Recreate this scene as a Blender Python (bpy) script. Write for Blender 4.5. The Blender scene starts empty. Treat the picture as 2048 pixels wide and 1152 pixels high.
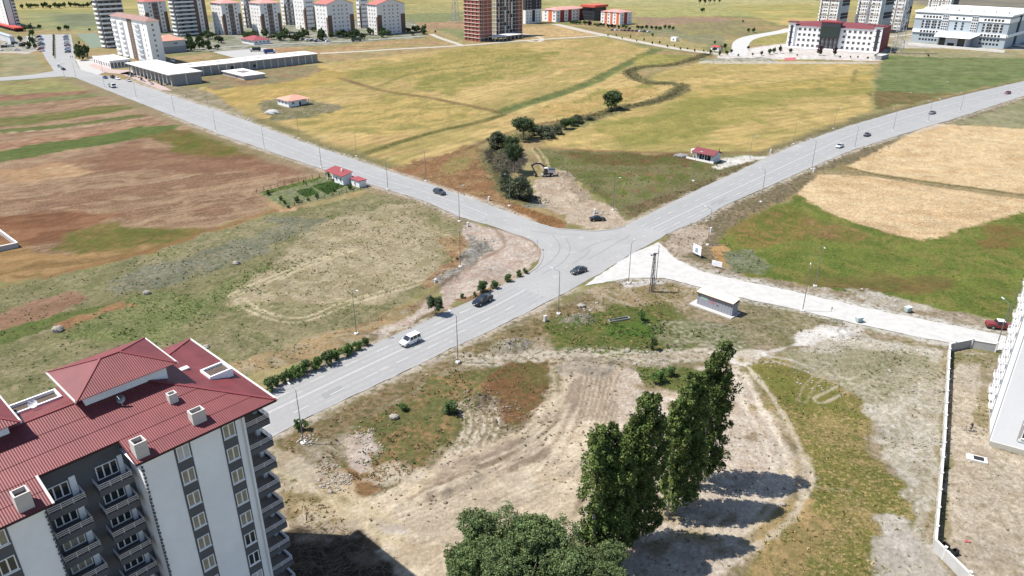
import bpy, bmesh, math, random
import numpy as np
from mathutils import Vector, Matrix
from mathutils.geometry import tessellate_polygon

R = math.radians
rnd = random.Random(7)
rng = np.random.default_rng(11)
scene = bpy.context.scene
COL = scene.collection

# ---------------------------------------------------------------- camera
CAM_H = 72.0
FPX = 1470.0                      # focal length in pixels of the 2048 px wide photograph
TILT = R(25.0)
cam_d = bpy.data.cameras.new('camera')
cam_d.sensor_width = 36.0
cam_d.lens = 36.0 * FPX / 2048.0
cam_d.clip_start = 0.5
cam_d.clip_end = 20000.0
cam = bpy.data.objects.new('camera', cam_d)
cam.location = (0, 0, CAM_H)
cam.rotation_euler = (R(90) - TILT, 0, 0)
COL.objects.link(cam)
scene.camera = cam

# ---------------------------------------------------------------- sky, sun, exposure
world = bpy.data.worlds.new('World')
scene.world = world
world.use_nodes = True
wn = world.node_tree
bg = wn.nodes['Background']
sky = wn.nodes.new('ShaderNodeTexSky')
sky.sky_type = 'NISHITA'
sky.sun_disc = False
SUN_EL = R(58.5)
sky.sun_elevation = SUN_EL
sky.sun_rotation = R(-86)
sky.altitude = 1300
sky.air_density = 1.0
sky.dust_density = 1.2
wn.links.new(sky.outputs[0], bg.inputs[0])
bg.inputs[1].default_value = 0.105
sun_d = bpy.data.lights.new('sun', 'SUN')
sun_d.energy = 4.75
sun_d.angle = R(0.5)
sun_d.color = (1.0, 0.96, 0.89)
sun = bpy.data.objects.new('sun', sun_d)
sdir = Vector((math.cos(SUN_EL), -0.06 * math.cos(SUN_EL), -math.sin(SUN_EL)))
sun.rotation_euler = sdir.to_track_quat('-Z', 'Y').to_euler()
sun.location = (-300, 0, 500)
COL.objects.link(sun)
scene.view_settings.view_transform = 'Standard'
scene.view_settings.look = 'None'
scene.view_settings.gamma = 1.0
scene.view_settings.use_curve_mapping = False
scene.view_settings.exposure = 0.75
scene.render.engine = 'CYCLES'
scene.cycles.max_bounces = 5
scene.cycles.diffuse_bounces = 2
scene.cycles.glossy_bounces = 2
scene.cycles.transmission_bounces = 3
scene.cycles.transparent_max_bounces = 4
DUST = .10                        # dry dust over everything: colours pulled a little towards grey
KEXP = 2.05                       # sunlit flat ground: picture value = albedo * KEXP

# ---------------------------------------------------------------- helpers
def lin(v):
    v = v / 255.0
    return v / 12.92 if v <= 0.04045 else ((v + 0.055) / 1.055) ** 2.4

def alb(r, g, b, k=KEXP):
    c = [lin(v) ** 1.04 * 1.02 / k for v in (r, g, b)]
    l = .3*c[0]+.55*c[1]+.15*c[2]
    return tuple(min(v+(l-v)*DUST, .85) for v in c)

CT, ST = math.cos(TILT), math.sin(TILT)
def G(px, py, z=0.0):
    """where the photograph's point (px, py) lies on the level z of the place"""
    u = (px - 1024) / FPX
    v = (py - 576) / FPX
    t = (z - CAM_H) / (-ST - v * CT)
    return (u * t, (CT - v * ST) * t)

def GL(pts, z=0.0):
    return [G(p[0], p[1], z) for p in pts]

def hgt(px, py, ptop):
    """height of a thing standing at (px, py) whose top shows at line ptop"""
    y = G(px, py)[1]
    k = (ptop - 576) / FPX
    return CAM_H - y * (ST + k * CT) / (CT - k * ST)

MATS = {}
def mat(name, col, rough=0.8, metal=0.0, var=0.0, vscale=1.0, spec=0.3, bump=0.0, bscale=8.0, col2=None, emit=None):
    if name in MATS:
        return MATS[name]
    m = bpy.data.materials.new(name)
    m.use_nodes = True
    nt = m.node_tree
    b = nt.nodes['Principled BSDF']
    b.inputs['Roughness'].default_value = rough
    b.inputs['Metallic'].default_value = metal
    b.inputs['Specular IOR Level'].default_value = spec
    b.inputs['Base Color'].default_value = (*col, 1)
    if var > 0 or bump > 0:
        tc = nt.nodes.new('ShaderNodeTexCoord')
        nz = nt.nodes.new('ShaderNodeTexNoise')
        nz.inputs['Scale'].default_value = vscale
        nz.inputs['Detail'].default_value = 6
        nz.inputs['Roughness'].default_value = 0.65
        nt.links.new(tc.outputs['Object'], nz.inputs['Vector'])
        if var > 0:
            mx = nt.nodes.new('ShaderNodeMix')
            mx.data_type = 'RGBA'
            rp = nt.nodes.new('ShaderNodeMapRange')
            rp.inputs[1].default_value = 0.3
            rp.inputs[2].default_value = 0.7
            nt.links.new(nz.outputs[0], rp.inputs[0])
            nt.links.new(rp.outputs[0], mx.inputs[0])
            d = col2 if col2 else tuple(c * (1 - var) for c in col)
            u = col if col2 else tuple(min(1, c * (1 + var * .6)) for c in col)
            mx.inputs[6].default_value = (*d, 1)
            mx.inputs[7].default_value = (*u, 1)
            nt.links.new(mx.outputs[2], b.inputs['Base Color'])
        if bump > 0:
            n2 = nt.nodes.new('ShaderNodeTexNoise')
            n2.inputs['Scale'].default_value = bscale
            n2.inputs['Detail'].default_value = 4
            nt.links.new(tc.outputs['Object'], n2.inputs['Vector'])
            bp = nt.nodes.new('ShaderNodeBump')
            bp.inputs['Strength'].default_value = 1.0
            bp.inputs['Distance'].default_value = bump
            nt.links.new(n2.outputs[0], bp.inputs['Height'])
            nt.links.new(bp.outputs[0], b.inputs['Normal'])
    if emit:
        b.inputs['Emission Color'].default_value = (*emit, 1)
        b.inputs['Emission Strength'].default_value = 1
    MATS[name] = m
    return m

def PX(x, y, z=0.0):
    D = y*CT+(CAM_H-z)*ST
    return (1024+FPX*x/D, 576+FPX*((CAM_H-z)*CT-y*ST)/D)

class MB:
    """collects faces; build() links them as ONE mesh object"""
    def __init__(s):
        s.v = []; s.f = []; s.m = []; s.mi = 0
    def add(s, vs, fs):
        o = len(s.v)
        s.v += [tuple(p) for p in vs]
        for f in fs:
            s.f.append(tuple(i + o for i in f)); s.m.append(s.mi)
        return s
    def box(s, x0, x1, y0, y1, z0, z1):
        vs = [(x0,y0,z0),(x1,y0,z0),(x1,y1,z0),(x0,y1,z0),(x0,y0,z1),(x1,y0,z1),(x1,y1,z1),(x0,y1,z1)]
        return s.add(vs, [(0,3,2,1),(4,5,6,7),(0,1,5,4),(1,2,6,5),(2,3,7,6),(3,0,4,7)])
    def quad(s, a, b, c, d):
        return s.add([a,b,c,d], [(0,1,2,3)])
    def prism(s, poly, z0, z1, cap=True):
        n = len(poly)
        a = sum(poly[i][0]*poly[(i+1)%n][1]-poly[(i+1)%n][0]*poly[i][1] for i in range(n))
        if a < 0: poly = poly[::-1]
        vs = [(x,y,z0) for x,y in poly] + [(x,y,z1) for x,y in poly]
        fs = [(i,(i+1)%n,(i+1)%n+n,i+n) for i in range(n)]
        if cap: fs += [tuple(range(n,2*n)), tuple(range(n-1,-1,-1))]
        return s.add(vs, fs)
    def cyl(s, p0, p1, r0, r1=None, n=8, cap=True):
        r1 = r0 if r1 is None else r1
        p0 = Vector(p0); p1 = Vector(p1)
        d = (p1-p0)
        if d.length < 1e-6: return s
        d.normalize()
        a = d.orthogonal().normalized(); b = d.cross(a)
        vs = []
        for p, r in ((p0,r0),(p1,r1)):
            for i in range(n):
                t = 2*math.pi*i/n
                vs.append(p + a*math.cos(t)*r + b*math.sin(t)*r)
        fs = [(i,(i+1)%n,(i+1)%n+n,i+n) for i in range(n)]
        if cap: fs += [tuple(range(n-1,-1,-1)), tuple(range(n,2*n))]
        return s.add(vs, fs)
    def bar(s, p0, p1, w, h=None):
        """square bar from p0 to p1"""
        h = h or w
        p0 = Vector(p0); p1 = Vector(p1); d = (p1-p0).normalized()
        up = Vector((0,0,1)) if abs(d.z) < .95 else Vector((0,1,0))
        a = d.cross(up).normalized()*w/2; b = a.cross(d).normalized()*h/2
        vs = [p0-a-b,p0+a-b,p0+a+b,p0-a+b,p1-a-b,p1+a-b,p1+a+b,p1-a+b]
        return s.add(vs, [(0,3,2,1),(4,5,6,7),(0,1,5,4),(1,2,6,5),(2,3,7,6),(3,0,4,7)])
    def blob(s, c, rx, ry, rz, seed=0, n=8, m=5, jit=.2):
        r_ = random.Random(seed)
        vs = [(c[0],c[1],c[2]+rz)]
        for j in range(1,m):
            t = math.pi*j/m
            for i in range(n):
                p = 2*math.pi*i/n
                k = 1+r_.uniform(-jit,jit)
                vs.append((c[0]+rx*k*math.sin(t)*math.cos(p), c[1]+ry*k*math.sin(t)*math.sin(p), c[2]+rz*k*math.cos(t)))
        vs.append((c[0],c[1],c[2]-rz))
        fs = [(0,1+i,1+(i+1)%n) for i in range(n)]
        for j in range(m-2):
            o = 1+j*n
            fs += [(o+i,o+n+i,o+n+(i+1)%n,o+(i+1)%n) for i in range(n)]
        o = 1+(m-2)*n
        fs += [(o+i,len(vs)-1,o+(i+1)%n) for i in range(n)]
        return s.add(vs, fs)
    def mesh(s, name, mats):
        me = bpy.data.meshes.new(name)
        me.from_pydata(s.v, [], s.f)
        if not isinstance(mats, (list,tuple)): mats = [mats]
        for m in mats: me.materials.append(m)
        if len(mats) > 1: me.polygons.foreach_set('material_index', s.m)
        me.update()
        return me
    def build(s, name, mats, parent=None, loc=(0,0,0), rz=0.0, smooth=False):
        me = s.mesh(name, mats)
        if smooth: me.polygons.foreach_set('use_smooth', [True]*len(me.polygons))
        return place(name, me, parent, loc, rz)

def place(name, me, parent=None, loc=(0,0,0), rz=0.0, scale=None):
    o = bpy.data.objects.new(name, me)
    o.location = loc
    if isinstance(rz, tuple): o.rotation_euler = rz
    else: o.rotation_euler = (0,0,rz)
    if scale is not None: o.scale = (scale,)*3 if not isinstance(scale, tuple) else scale
    COL.objects.link(o)
    if parent is not None: o.parent = parent
    return o

def tag(o, label, cat, group=None):
    o['label'] = label; o['category'] = cat
    if group: o['group'] = group
    return o

def struct(o, kind='structure'):
    o['kind'] = kind
    return o

def thing(name, label, cat, loc=(0,0,0), rz=0.0, group=None):
    o = bpy.data.objects.new(name, None)
    o.empty_display_size = .3
    o.location = loc; o.rotation_euler = (0,0,rz)
    COL.objects.link(o)
    return tag(o, label, cat, group)

def dup(root, loc, rz=0.0, label=None, group=None, scale=None):
    r = root.copy(); COL.objects.link(r)
    r.location = loc; r.rotation_euler = (0,0,rz)
    if scale is not None: r.scale = (scale,)*3 if not isinstance(scale, tuple) else scale
    if label: r['label'] = label
    if group: r['group'] = group
    for ch in root.children:
        c = ch.copy(); COL.objects.link(c); c.parent = r
        for g in ch.children:
            d = g.copy(); COL.objects.link(d); d.parent = c
    return r

def smooth_line(pts, n=6):
    """Catmull-Rom through 2D points"""
    out = []
    P = [pts[0]] + list(pts) + [pts[-1]]
    for i in range(1, len(P)-2):
        a, b, c, d = P[i-1], P[i], P[i+1], P[i+2]
        for k in range(n):
            t = k/n
            out.append(tuple(.5*((2*b[j]) + (-a[j]+c[j])*t + (2*a[j]-5*b[j]+4*c[j]-d[j])*t*t + (-a[j]+3*b[j]-3*c[j]+d[j])*t**3) for j in (0,1)))
    out.append(tuple(pts[-1]))
    return out

# ---------------------------------------------------------------- numpy noise
def _hash(ix, iy, seed):
    h = (ix.astype(np.int64)*374761393 + iy.astype(np.int64)*668265263 + seed*974634777) & 0xffffffff
    h = ((h ^ (h >> 13)) * 1274126177) & 0xffffffff
    return ((h ^ (h >> 16)) & 0xffffff) / float(0xffffff)
def vnoise(x, y, seed=0):
    ix = np.floor(x); iy = np.floor(y)
    fx = x-ix; fy = y-iy
    fx = fx*fx*fx*(fx*(fx*6-15)+10); fy = fy*fy*fy*(fy*(fy*6-15)+10)
    a = _hash(ix,iy,seed); b = _hash(ix+1,iy,seed); c = _hash(ix,iy+1,seed); d = _hash(ix+1,iy+1,seed)
    return (a*(1-fx)+b*fx)*(1-fy) + (c*(1-fx)+d*fx)*fy
def fbm(x, y, seed=0, octv=4, gain=.55):
    s = 0; a = 1; t = 0
    for i in range(octv):
        s = s + a*vnoise(x*2**i+17.3*i, y*2**i-9.1*i, seed+i*31); t += a; a *= gain
    return s/t
def sstep(a, b, x):
    t = np.clip((x-a)/(b-a), 0, 1)
    return t*t*(3-2*t)
def seg_dist(x, y, pts, closed):
    d = np.full(x.shape, 1e18)
    n = len(pts)
    for i in range(n if closed else n-1):
        ax, ay = pts[i]; bx, by = pts[(i+1) % n]
        dx, dy = bx-ax, by-ay
        L = dx*dx+dy*dy+1e-9
        t = np.clip(((x-ax)*dx+(y-ay)*dy)/L, 0, 1)
        d = np.minimum(d, (x-ax-t*dx)**2+(y-ay-t*dy)**2)
    return np.sqrt(d)
def inside(x, y, pts):
    r = np.zeros(x.shape, bool)
    n = len(pts)
    for i in range(n):
        ax, ay = pts[i]; bx, by = pts[(i+1) % n]
        if ay == by: continue
        r ^= ((ay > y) != (by > y)) & (x < (bx-ax)*(y-ay)/(by-ay)+ax)
    return r
# ================================================================ the ground
def _axis(lo_fine, hi_fine, step, lo, hi, g_lo, g_hi):
    a = list(np.arange(lo_fine, hi_fine, step))
    s = step; v = a[-1]
    while v < hi:
        s *= g_hi; v += s; a.append(v)
    s = step; v = a[0]; b = []
    while v > lo:
        s *= g_lo; v -= s; b.append(v)
    return np.array(b[::-1] + a)
_h = list(np.arange(0, 72.01, .38)); _s = .38
while _h[-1] < 6000: _s *= 1.0062 if _h[-1] < 430 else 1.12; _h.append(_h[-1]+_s)
gx = np.array([-v for v in _h[:0:-1]] + _h)
gy = []
s_, v_ = .38, 48.0
while v_ < 135: gy.append(v_); v_ += s_
while v_ < 1250: gy.append(v_); s_ *= 1.0085; v_ += s_
while v_ < 9000: gy.append(v_); s_ *= 1.12; v_ += s_
b_ = []; s_, v_ = .38, 48.0
while v_ > -400: s_ *= 1.12; v_ -= s_; b_.append(v_)
gy = np.array(b_[::-1] + gy)
NX, NY = len(gx), len(gy)
GXm, GYm = np.meshgrid(gx, gy)
VX = GXm.ravel(); VY = GYm.ravel()
NV = VX.size
gcol = np.zeros((NV, 3)); gflk = np.zeros((NV, 4)); gz = np.zeros(NV)
SCAT = []                                   # (polygon, density, colours, size) for the weeds

def _mix3(x, y, cs, s, rows, seed):
    if rows:
        (ax, ay), (bx, by) = G(*rows[0]), G(*rows[1])
        L = math.hypot(bx-ax, by-ay); dx, dy = (bx-ax)/L, (by-ay)/L
        st = rows[2] if len(rows) > 2 else 6.0
        u = (x*dx+y*dy)/st; v = -x*dy+y*dx
    else:
        u, v = x, y
    w = 2.2*s*(fbm(x/(s*1.7), y/(s*1.7), seed+5, 2)-.5)
    n1 = fbm((u+w)/s, (v+w)/s, seed, 5, .6)
    n2 = fbm((u-w)/(s*.37)+40, (v+w)/(s*.37), seed+90, 4, .65)
    n3 = fbm(u/(s*.06)+40, v/(s*.06), seed+190, 3, .7)
    f1 = sstep(.38, .60, n1)[:, None]; f2 = sstep(.46, .66, n2)[:, None]
    c = np.array(cs[0])*(1-f1) + np.array(cs[1])*f1
    c = c*(1-f2*.75) + np.array(cs[2])*f2*.75
    c = c*(0.66+0.68*n3)[:, None]
    if rows and len(rows) > 3:
        ph = 2*math.pi*v/rows[3]+5*fbm(x/60, y/60, seed+7, 2)
        c = c*(1+.07*np.sin(ph)*np.clip(2*fbm(x/25, y/25, seed+8, 2), 0, 1.4))[:, None]
    return c

_seed = [100]
def RG(poly, c1, c2=None, c3=None, s=14.0, soft=1.0, jit=2.5, rows=None, fl=None, famt=0.0, a=1.0, world=False, scat=None):
    _seed[0] += 7
    if jit > 1: jit *= 1.45
    sd = _seed[0]
    pts = poly if world else GL(poly)
    m = soft+jit*2+3
    x0 = min(p[0] for p in pts)-m; x1 = max(p[0] for p in pts)+m
    y0 = min(p[1] for p in pts)-m; y1 = max(p[1] for p in pts)+m
    ix0, ix1 = np.searchsorted(gx, [x0, x1]); iy0, iy1 = np.searchsorted(gy, [y0, y1])
    idx = (np.arange(iy0, iy1)[:, None]*NX + np.arange(ix0, ix1)[None, :]).ravel()
    if idx.size == 0: return
    x = VX[idx]; y = VY[idx]
    ins = inside(x, y, pts)
    d = seg_dist(x, y, pts, True)
    sgn = np.where(ins, d, -d)
    k = sgn > -(m)
    idx = idx[k]; x = x[k]; y = y[k]; sgn = sgn[k]
    j = (fbm(x/(jit*2.2+1), y/(jit*2.2+1), sd+3, 5, .65)-.5)*2.6*jit
    soft *= .5
    w = sstep(-soft, soft, sgn+j)*a
    k = w > .003
    idx = idx[k]; x = x[k]; y = y[k]; w = w[k][:, None]
    cs = [alb(*c1), alb(*(c2 or c1)), alb(*(c3 or c2 or c1))]
    c = _mix3(x, y, cs, s, rows, sd)
    gcol[idx] = gcol[idx]*(1-w) + c*w
    f = np.array([*(alb(*fl) if fl else alb(*c1)), famt])
    gflk[idx] = gflk[idx]*(1-w) + f*w
    if scat: SCAT.append((pts, *scat))

def TR(line, width, col, a=.8, soft=.5, dz=0.0, zw=None, pair=0.0, jit=.6, world=False, fl=None, famt=0.0):
    """a track, ditch or seam along a line"""
    _seed[0] += 7
    sd = _seed[0]
    pts = smooth_line(line if world else GL(line), 5)
    m = width+soft+jit*2+pair+(zw or 0)+2
    x0 = min(p[0] for p in pts)-m; x1 = max(p[0] for p in pts)+m
    y0 = min(p[1] for p in pts)-m; y1 = max(p[1] for p in pts)+m
    ix0, ix1 = np.searchsorted(gx, [x0, x1]); iy0, iy1 = np.searchsorted(gy, [y0, y1])
    idx = (np.arange(iy0, iy1)[:, None]*NX + np.arange(ix0, ix1)[None, :]).ravel()
    if idx.size == 0: return
    x = VX[idx]; y = VY[idx]
    d = seg_dist(x, y, pts, False)
    k = d < m
    idx = idx[k]; x = x[k]; y = y[k]; d = d[k]
    if pair: d2 = np.abs(d-pair)
    else: d2 = d
    j = (fbm(x/(jit*2+.8), y/(jit*2+.8), sd, 4, .65)-.5)*2.4*jit
    w = (1-sstep(width/2-soft, width/2+soft, d2+j*min(1, width)))*a*(.62+.7*np.clip(fbm(x/7, y/7, sd+9, 3), 0, 1))
    w = np.clip(w, 0, 1)[:, None]
    c = np.array(alb(*col))*(.8+.4*fbm(x/.8, y/.8, sd+4, 3))[:, None]
    gcol[idx] = gcol[idx]*(1-w) + c*w
    if fl:
        gflk[idx] = gflk[idx]*(1-w) + np.array([*alb(*fl), famt])*w
    if dz:
        gz[idx] += dz*(1-sstep(0, (zw or width)*.6, d2))

def MOUND(px, py, rx, ry, h, ang=0.0, rough=.35, col=None, a=.8):
    _seed[0] += 7
    sd = _seed[0]
    cx, cy = G(px, py)
    m = max(rx, ry)*1.3
    ix0, ix1 = np.searchsorted(gx, [cx-m, cx+m]); iy0, iy1 = np.searchsorted(gy, [cy-m, cy+m])
    idx = (np.arange(iy0, iy1)[:, None]*NX + np.arange(ix0, ix1)[None, :]).ravel()
    if idx.size == 0: return
    x = VX[idx]-cx; y = VY[idx]-cy
    u = (x*math.cos(ang)+y*math.sin(ang))/rx; v = (-x*math.sin(ang)+y*math.cos(ang))/ry
    r = np.sqrt(u*u+v*v)+(fbm(VX[idx]/2, VY[idx]/2, sd, 4, .6)-.5)*.9*rough*2
    w = 1-sstep(0, 1, r)
    gz[idx] += h*w*(1-rough+2*rough*fbm(VX[idx]/1.1, VY[idx]/1.1, sd+3, 4, .6))
    if col:
        k = (np.clip(w*2.2, 0, 1)*a)[:, None]
        gcol[idx] = gcol[idx]*(1-k) + np.array(alb(*col))*(.7+.6*fbm(VX[idx]/.9, VY[idx]/.9, sd+5, 3))[:, None]*k

# ---- whole land: dry steppe; far fields in bands
gcol[:] = _mix3(VX, VY, [alb(176,160,110), alb(150,146,92), alb(184,152,108)], 70.0, None, 5)
gflk[:] = np.array([*alb(120,120,70), .25])
# far country, top of the picture
RG([(-300,-60),(2400,-60),(2400,30),(-300,30)], (190,176,108),(160,158,92),(172,160,100), s=120, soft=12, jit=30, rows=((0,20),(1000,20),5))
RG([(40,25),(190,25),(190,60),(45,60)], (152,158,108),(140,146,100),(180,168,110), s=60, soft=6, jit=10)
RG([(110,28),(195,28),(200,50),(120,55)], (140,146,112),(128,134,100), s=40, soft=5, jit=8)
RG([(810,10),(930,8),(930,25),(812,28)], (190,172,112),(172,164,104), s=50, soft=6, jit=8)
RG([(812,28),(925,25),(925,42),(815,45)], (150,152,104),(142,146,98), s=50, soft=6, jit=6)
RG([(815,46),(930,42),(930,58),(830,60)], (184,152,114),(170,140,108), s=50, soft=6, jit=6)
RG([(880,58),(930,58),(935,80),(890,66)], (132,142,88),(150,150,100), s=30, soft=4, jit=6)
RG([(1095,-20),(1640,-20),(1640,12),(1095,15)], (196,184,128),(178,172,112), s=90, soft=8, jit=14)
RG([(1265,15),(1560,14),(1500,32),(1270,34)], (172,170,104),(186,176,112), s=60, soft=8, jit=10)
RG([(1265,34),(1450,36),(1500,52),(1300,50)], (176,144,118),(164,140,112), s=40, soft=5, jit=8)
RG([(1450,10),(1640,8),(1632,52),(1560,50)], (196,176,106),(176,168,98), s=60, soft=6, jit=8, rows=((1450,30),(1640,30),6))
RG([(1560,36),(1632,35),(1630,52),(1565,50)], (206,178,112), s=50, soft=5, jit=6)
RG([(1260,52),(1440,54),(1450,95),(1300,70)], (148,150,110),(136,140,100),(166,150,112), s=40, soft=5, jit=8)
RG([(1340,50),(1480,40),(1500,70),(1380,72)], (160,152,98),(150,140,100), s=30, soft=5, jit=8)
RG([(1500,72),(1590,62),(1580,85),(1510,92)], (184,168,98),(168,160,92), s=30, soft=3, jit=4)
RG([(1040,55),(1130,50),(1205,70),(1060,82)], (208,176,122),(196,168,116), s=40, soft=3, jit=4)
RG([(1215,72),(1350,75),(1420,100),(1390,105),(1280,84)], (190,166,112),(172,160,104), s=40, soft=3, jit=4)
RG([(1775,60),(1830,55),(1830,95),(1780,98)], (188,174,148),(170,160,120),(204,190,170), s=20, soft=3, jit=5)
RG([(1810,5),(1830,5),(1822,45),(1800,48)], (200,178,112), s=30, soft=3, jit=4)
RG([(1800,-10),(2200,-10),(2200,20),(1830,10)], (132,128,116),(150,142,124), s=40, soft=8, jit=10)
# ground around the housing estate
RG([(240,60),(500,40),(830,40),(850,75),(600,95),(420,105),(260,112)], (160,158,140),(128,134,96),(186,180,166), s=18, soft=3, jit=6)
RG([(0,75),(70,72),(80,100),(60,108),(0,104)], (206,200,190),(180,172,160),(150,150,120), s=14, soft=3, jit=3)
RG([(0,108),(62,108),(105,148),(0,158)], (150,152,112),(176,166,122),(168,150,112), s=18, soft=2, jit=4)
RG([(260,105),(300,103),(430,108),(410,120),(330,122)], (190,160,120),(150,148,98), s=20, soft=2, jit=4)
RG([(530,96),(700,90),(860,74),(900,86),(640,106),(540,108)], (196,164,118),(168,152,98),(180,140,104), s=24, soft=2.5, jit=4)
# ---- fields left of the road
RG([(-400,205),(-100,175),(110,160),(215,184),(330,226),(440,270),(560,310),(690,350),(660,352),(515,388),(540,420),(0,566),(-400,660)],
   (166,134,104),(148,114,86),(184,156,122), s=9, soft=2, jit=4, rows=((0,430),(640,330),7,3.5), fl=(188,160,124), famt=.25, scat=(.006,[(150,118,84),(120,112,70)],.35))
RW = ((0,250),(300,222),8)
RG([(-300,190),(130,160),(205,184),(0,190)], (154,152,92),(140,142,92),(178,166,100), s=10, soft=2, jit=3, rows=RW)
RG([(-300,212),(0,192),(200,180),(235,192),(0,212)], (160,118,92),(140,104,80),(172,138,108), s=6, soft=2, jit=3, rows=RW)
RG([(-200,222),(0,203),(90,196),(225,181),(245,188),(130,201),(0,214)], (124,130,76),(140,140,92), s=6, soft=1.5, jit=2.5, rows=RW)
RG([(-200,268),(0,236),(140,223),(260,206),(295,213),(150,236),(0,256)], (120,124,62),(142,128,78),(108,116,52), s=7, soft=2, jit=3, rows=RW)
RG([(-200,282),(0,259),(150,246),(280,228),(295,232),(150,252),(0,268)], (110,118,58),(120,124,68), s=6, soft=.8, jit=1.5, rows=RW)
TR([(-100,276),(0,266),(140,256),(300,234)], .8, (206,190,160), .9, .3)
TR([(-100,270),(0,257),(140,246),(290,226)], .6, (200,180,146), .7, .3)
RG([(-200,318),(0,284),(150,264),(300,240),(400,256),(150,280),(0,298)], (180,142,112),(160,116,90),(196,164,128), s=6, soft=2, jit=3, rows=RW)
RG([(-200,345),(0,301),(60,290),(170,275),(280,253),(370,249),(340,263),(200,290),(60,315),(0,325)], (106,120,56),(118,126,66),(96,110,52), s=7, soft=1.2, jit=2.5, rows=RW, fl=(110,140,60), famt=.2)
RG([(280,273),(360,259),(430,270),(530,302),(560,322),(430,312),(350,302)], (116,114,44),(132,112,60),(106,112,42), s=9, soft=3, jit=5)
RG([(20,330),(200,306),(270,282),(330,302),(520,320),(600,338),(300,345),(150,335)], (146,106,80),(160,122,92),(136,96,72), s=7, soft=5, jit=8, rows=RW, a=.8)
RG([(-20,342),(150,326),(170,346),(10,372)], (200,170,128),(184,146,106), s=5, soft=2, jit=4, rows=RW)
RG([(-300,470),(0,430),(150,420),(240,428),(110,480),(0,492)], (146,100,68),(160,116,82),(128,88,58), s=8, soft=4, jit=6, rows=RW)
RG([(120,470),(220,446),(290,456),(400,466),(300,500),(230,526),(120,520)], (122,116,52),(140,120,66),(104,112,46), s=8, soft=4, jit=7)
RG([(-200,560),(0,494),(130,510),(280,502),(150,541),(0,578)], (172,136,84),(150,120,72),(186,150,100), s=8, soft=4, jit=5, rows=RW)
TR([(-60,600),(0,582),(180,532),(300,503),(420,462),(540,424),(600,408)], 3.2, (158,118,74), .85, .9)
# ---- weedy field
RG([(-400,700),(0,574),(300,508),(540,424),(740,388),(850,402),(900,430),(925,470),(915,520),(870,566),(760,640),(560,730),(400,790),(0,900),(-300,1000)],
   (150,142,100),(166,154,116),(126,128,80), s=8, soft=1.2, jit=2.5, fl=(116,120,74), famt=.35, scat=(.10,[(104,124,58),(128,132,78),(150,146,100),(92,108,60)],.5))
RG([(190,562),(300,522),(500,470),(570,440),(650,446),(490,520),(350,572),(220,597)], (150,148,132),(128,130,112),(160,150,122), s=5, soft=2, jit=6, a=.8, fl=(104,112,74), famt=.4, scat=(.15,[(120,122,112),(128,132,100)],.45))
RG([(110,660),(250,604),(400,584),(540,522),(610,520),(500,604),(300,690),(160,700)], (120,130,72),(138,140,88),(108,120,64), s=6, soft=2, jit=4, fl=(150,150,98), famt=.35, scat=(.22,[(100,128,52),(120,140,62),(140,148,84)],.55))
RG([(-60,655),(40,615),(150,582),(185,592),(100,640),(0,668)], (172,136,108),(158,122,94), s=5, soft=1.2, jit=2)
RG([(-60,690),(0,664),(160,620),(240,606),(230,616),(100,652),(0,690)], (98,116,54),(112,122,62), s=5, soft=1, jit=2)
RG([(80,652),(240,608),(260,614),(110,668)], (166,122,84),(176,140,96), s=5, soft=1, jit=2)
RG([(640,442),(850,408),(922,472),(870,552),(740,612),(560,590),(468,604),(480,580),(600,490)], (190,172,138),(168,154,116),(198,182,150), s=6, soft=3, jit=5, fl=(134,132,90), famt=.3, scat=(.12,[(128,128,84),(150,144,100),(170,160,110),(110,120,72)],.45))
TR([(470,590),(500,575),(600,535),(700,500)], .8, (214,198,160), .9, .25, pair=1.0)
TR([(480,600),(520,625),(600,640),(700,605),(860,560)], .8, (214,198,160), .9, .25, pair=1.0)
TR([(560,560),(640,520),(760,490),(860,480)], .7, (208,192,154), .7, .25)
TR([(600,470),(700,455),(820,450),(890,470)], .7, (204,186,146), .7, .25)
RG([(880,480),(930,470),(935,500),(915,540),(860,580),(845,570),(900,520)], (166,130,96),(184,156,112),(156,124,92), s=4, soft=1, jit=1.6, scat=(.3,[(166,124,80),(180,150,96)],.5))
RG([(440,735),(600,690),(760,630),(860,590),(870,600),(760,668),(700,690),(520,748)], (184,156,112),(160,138,98),(182,168,138), s=5, soft=1.2, jit=2.2, scat=(.12,[(170,136,84),(140,128,80)],.45))
# verge of the road on the left
TR([(140,158),(330,230),(560,316),(690,356)], 9, (168,148,116), .8, 2.5, jit=2.5, fl=(112,118,72), famt=.4)
TR([(740,378),(850,404),(935,448)], 6, (170,152,124), .85, 1.5, jit=1.6, fl=(130,110,80), famt=.4)
# ---- between the two roads
WH = dict(fl=(214,186,112), famt=.2)
RG([(360,182),(640,128),(930,94),(1210,74),(1305,100),(1270,130),(1250,150),(1290,165),(1345,168),(1330,190),(1230,215),(1150,235),(1060,250),(985,275),(930,290),(880,328),(780,338),(720,314),(600,270),(540,248),(440,222)],
   (208,180,114),(180,162,94),(198,166,106), s=30, soft=1.5, jit=2.5, rows=((640,200),(1000,130),4,5.0), **WH)
RG([(640,150),(800,125),(930,98),(1050,95),(1080,105),(900,140),(700,165)], (178,158,84),(146,142,70), s=16, soft=8, jit=10, rows=((640,200),(1000,130),5), a=.9)
RG([(820,135),(1000,108),(1110,105),(1010,160),(900,190),(850,185)], (146,142,68),(188,166,94),(132,136,62), s=15, soft=7, jit=9, rows=((640,200),(1000,130),4), a=.9)
RG([(560,230),(800,185),(960,215),(950,232),(780,270),(640,262)], (170,152,78),(202,174,100),(146,142,72), s=13, soft=6, jit=8, rows=((640,250),(900,220),5), a=.85)
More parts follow.
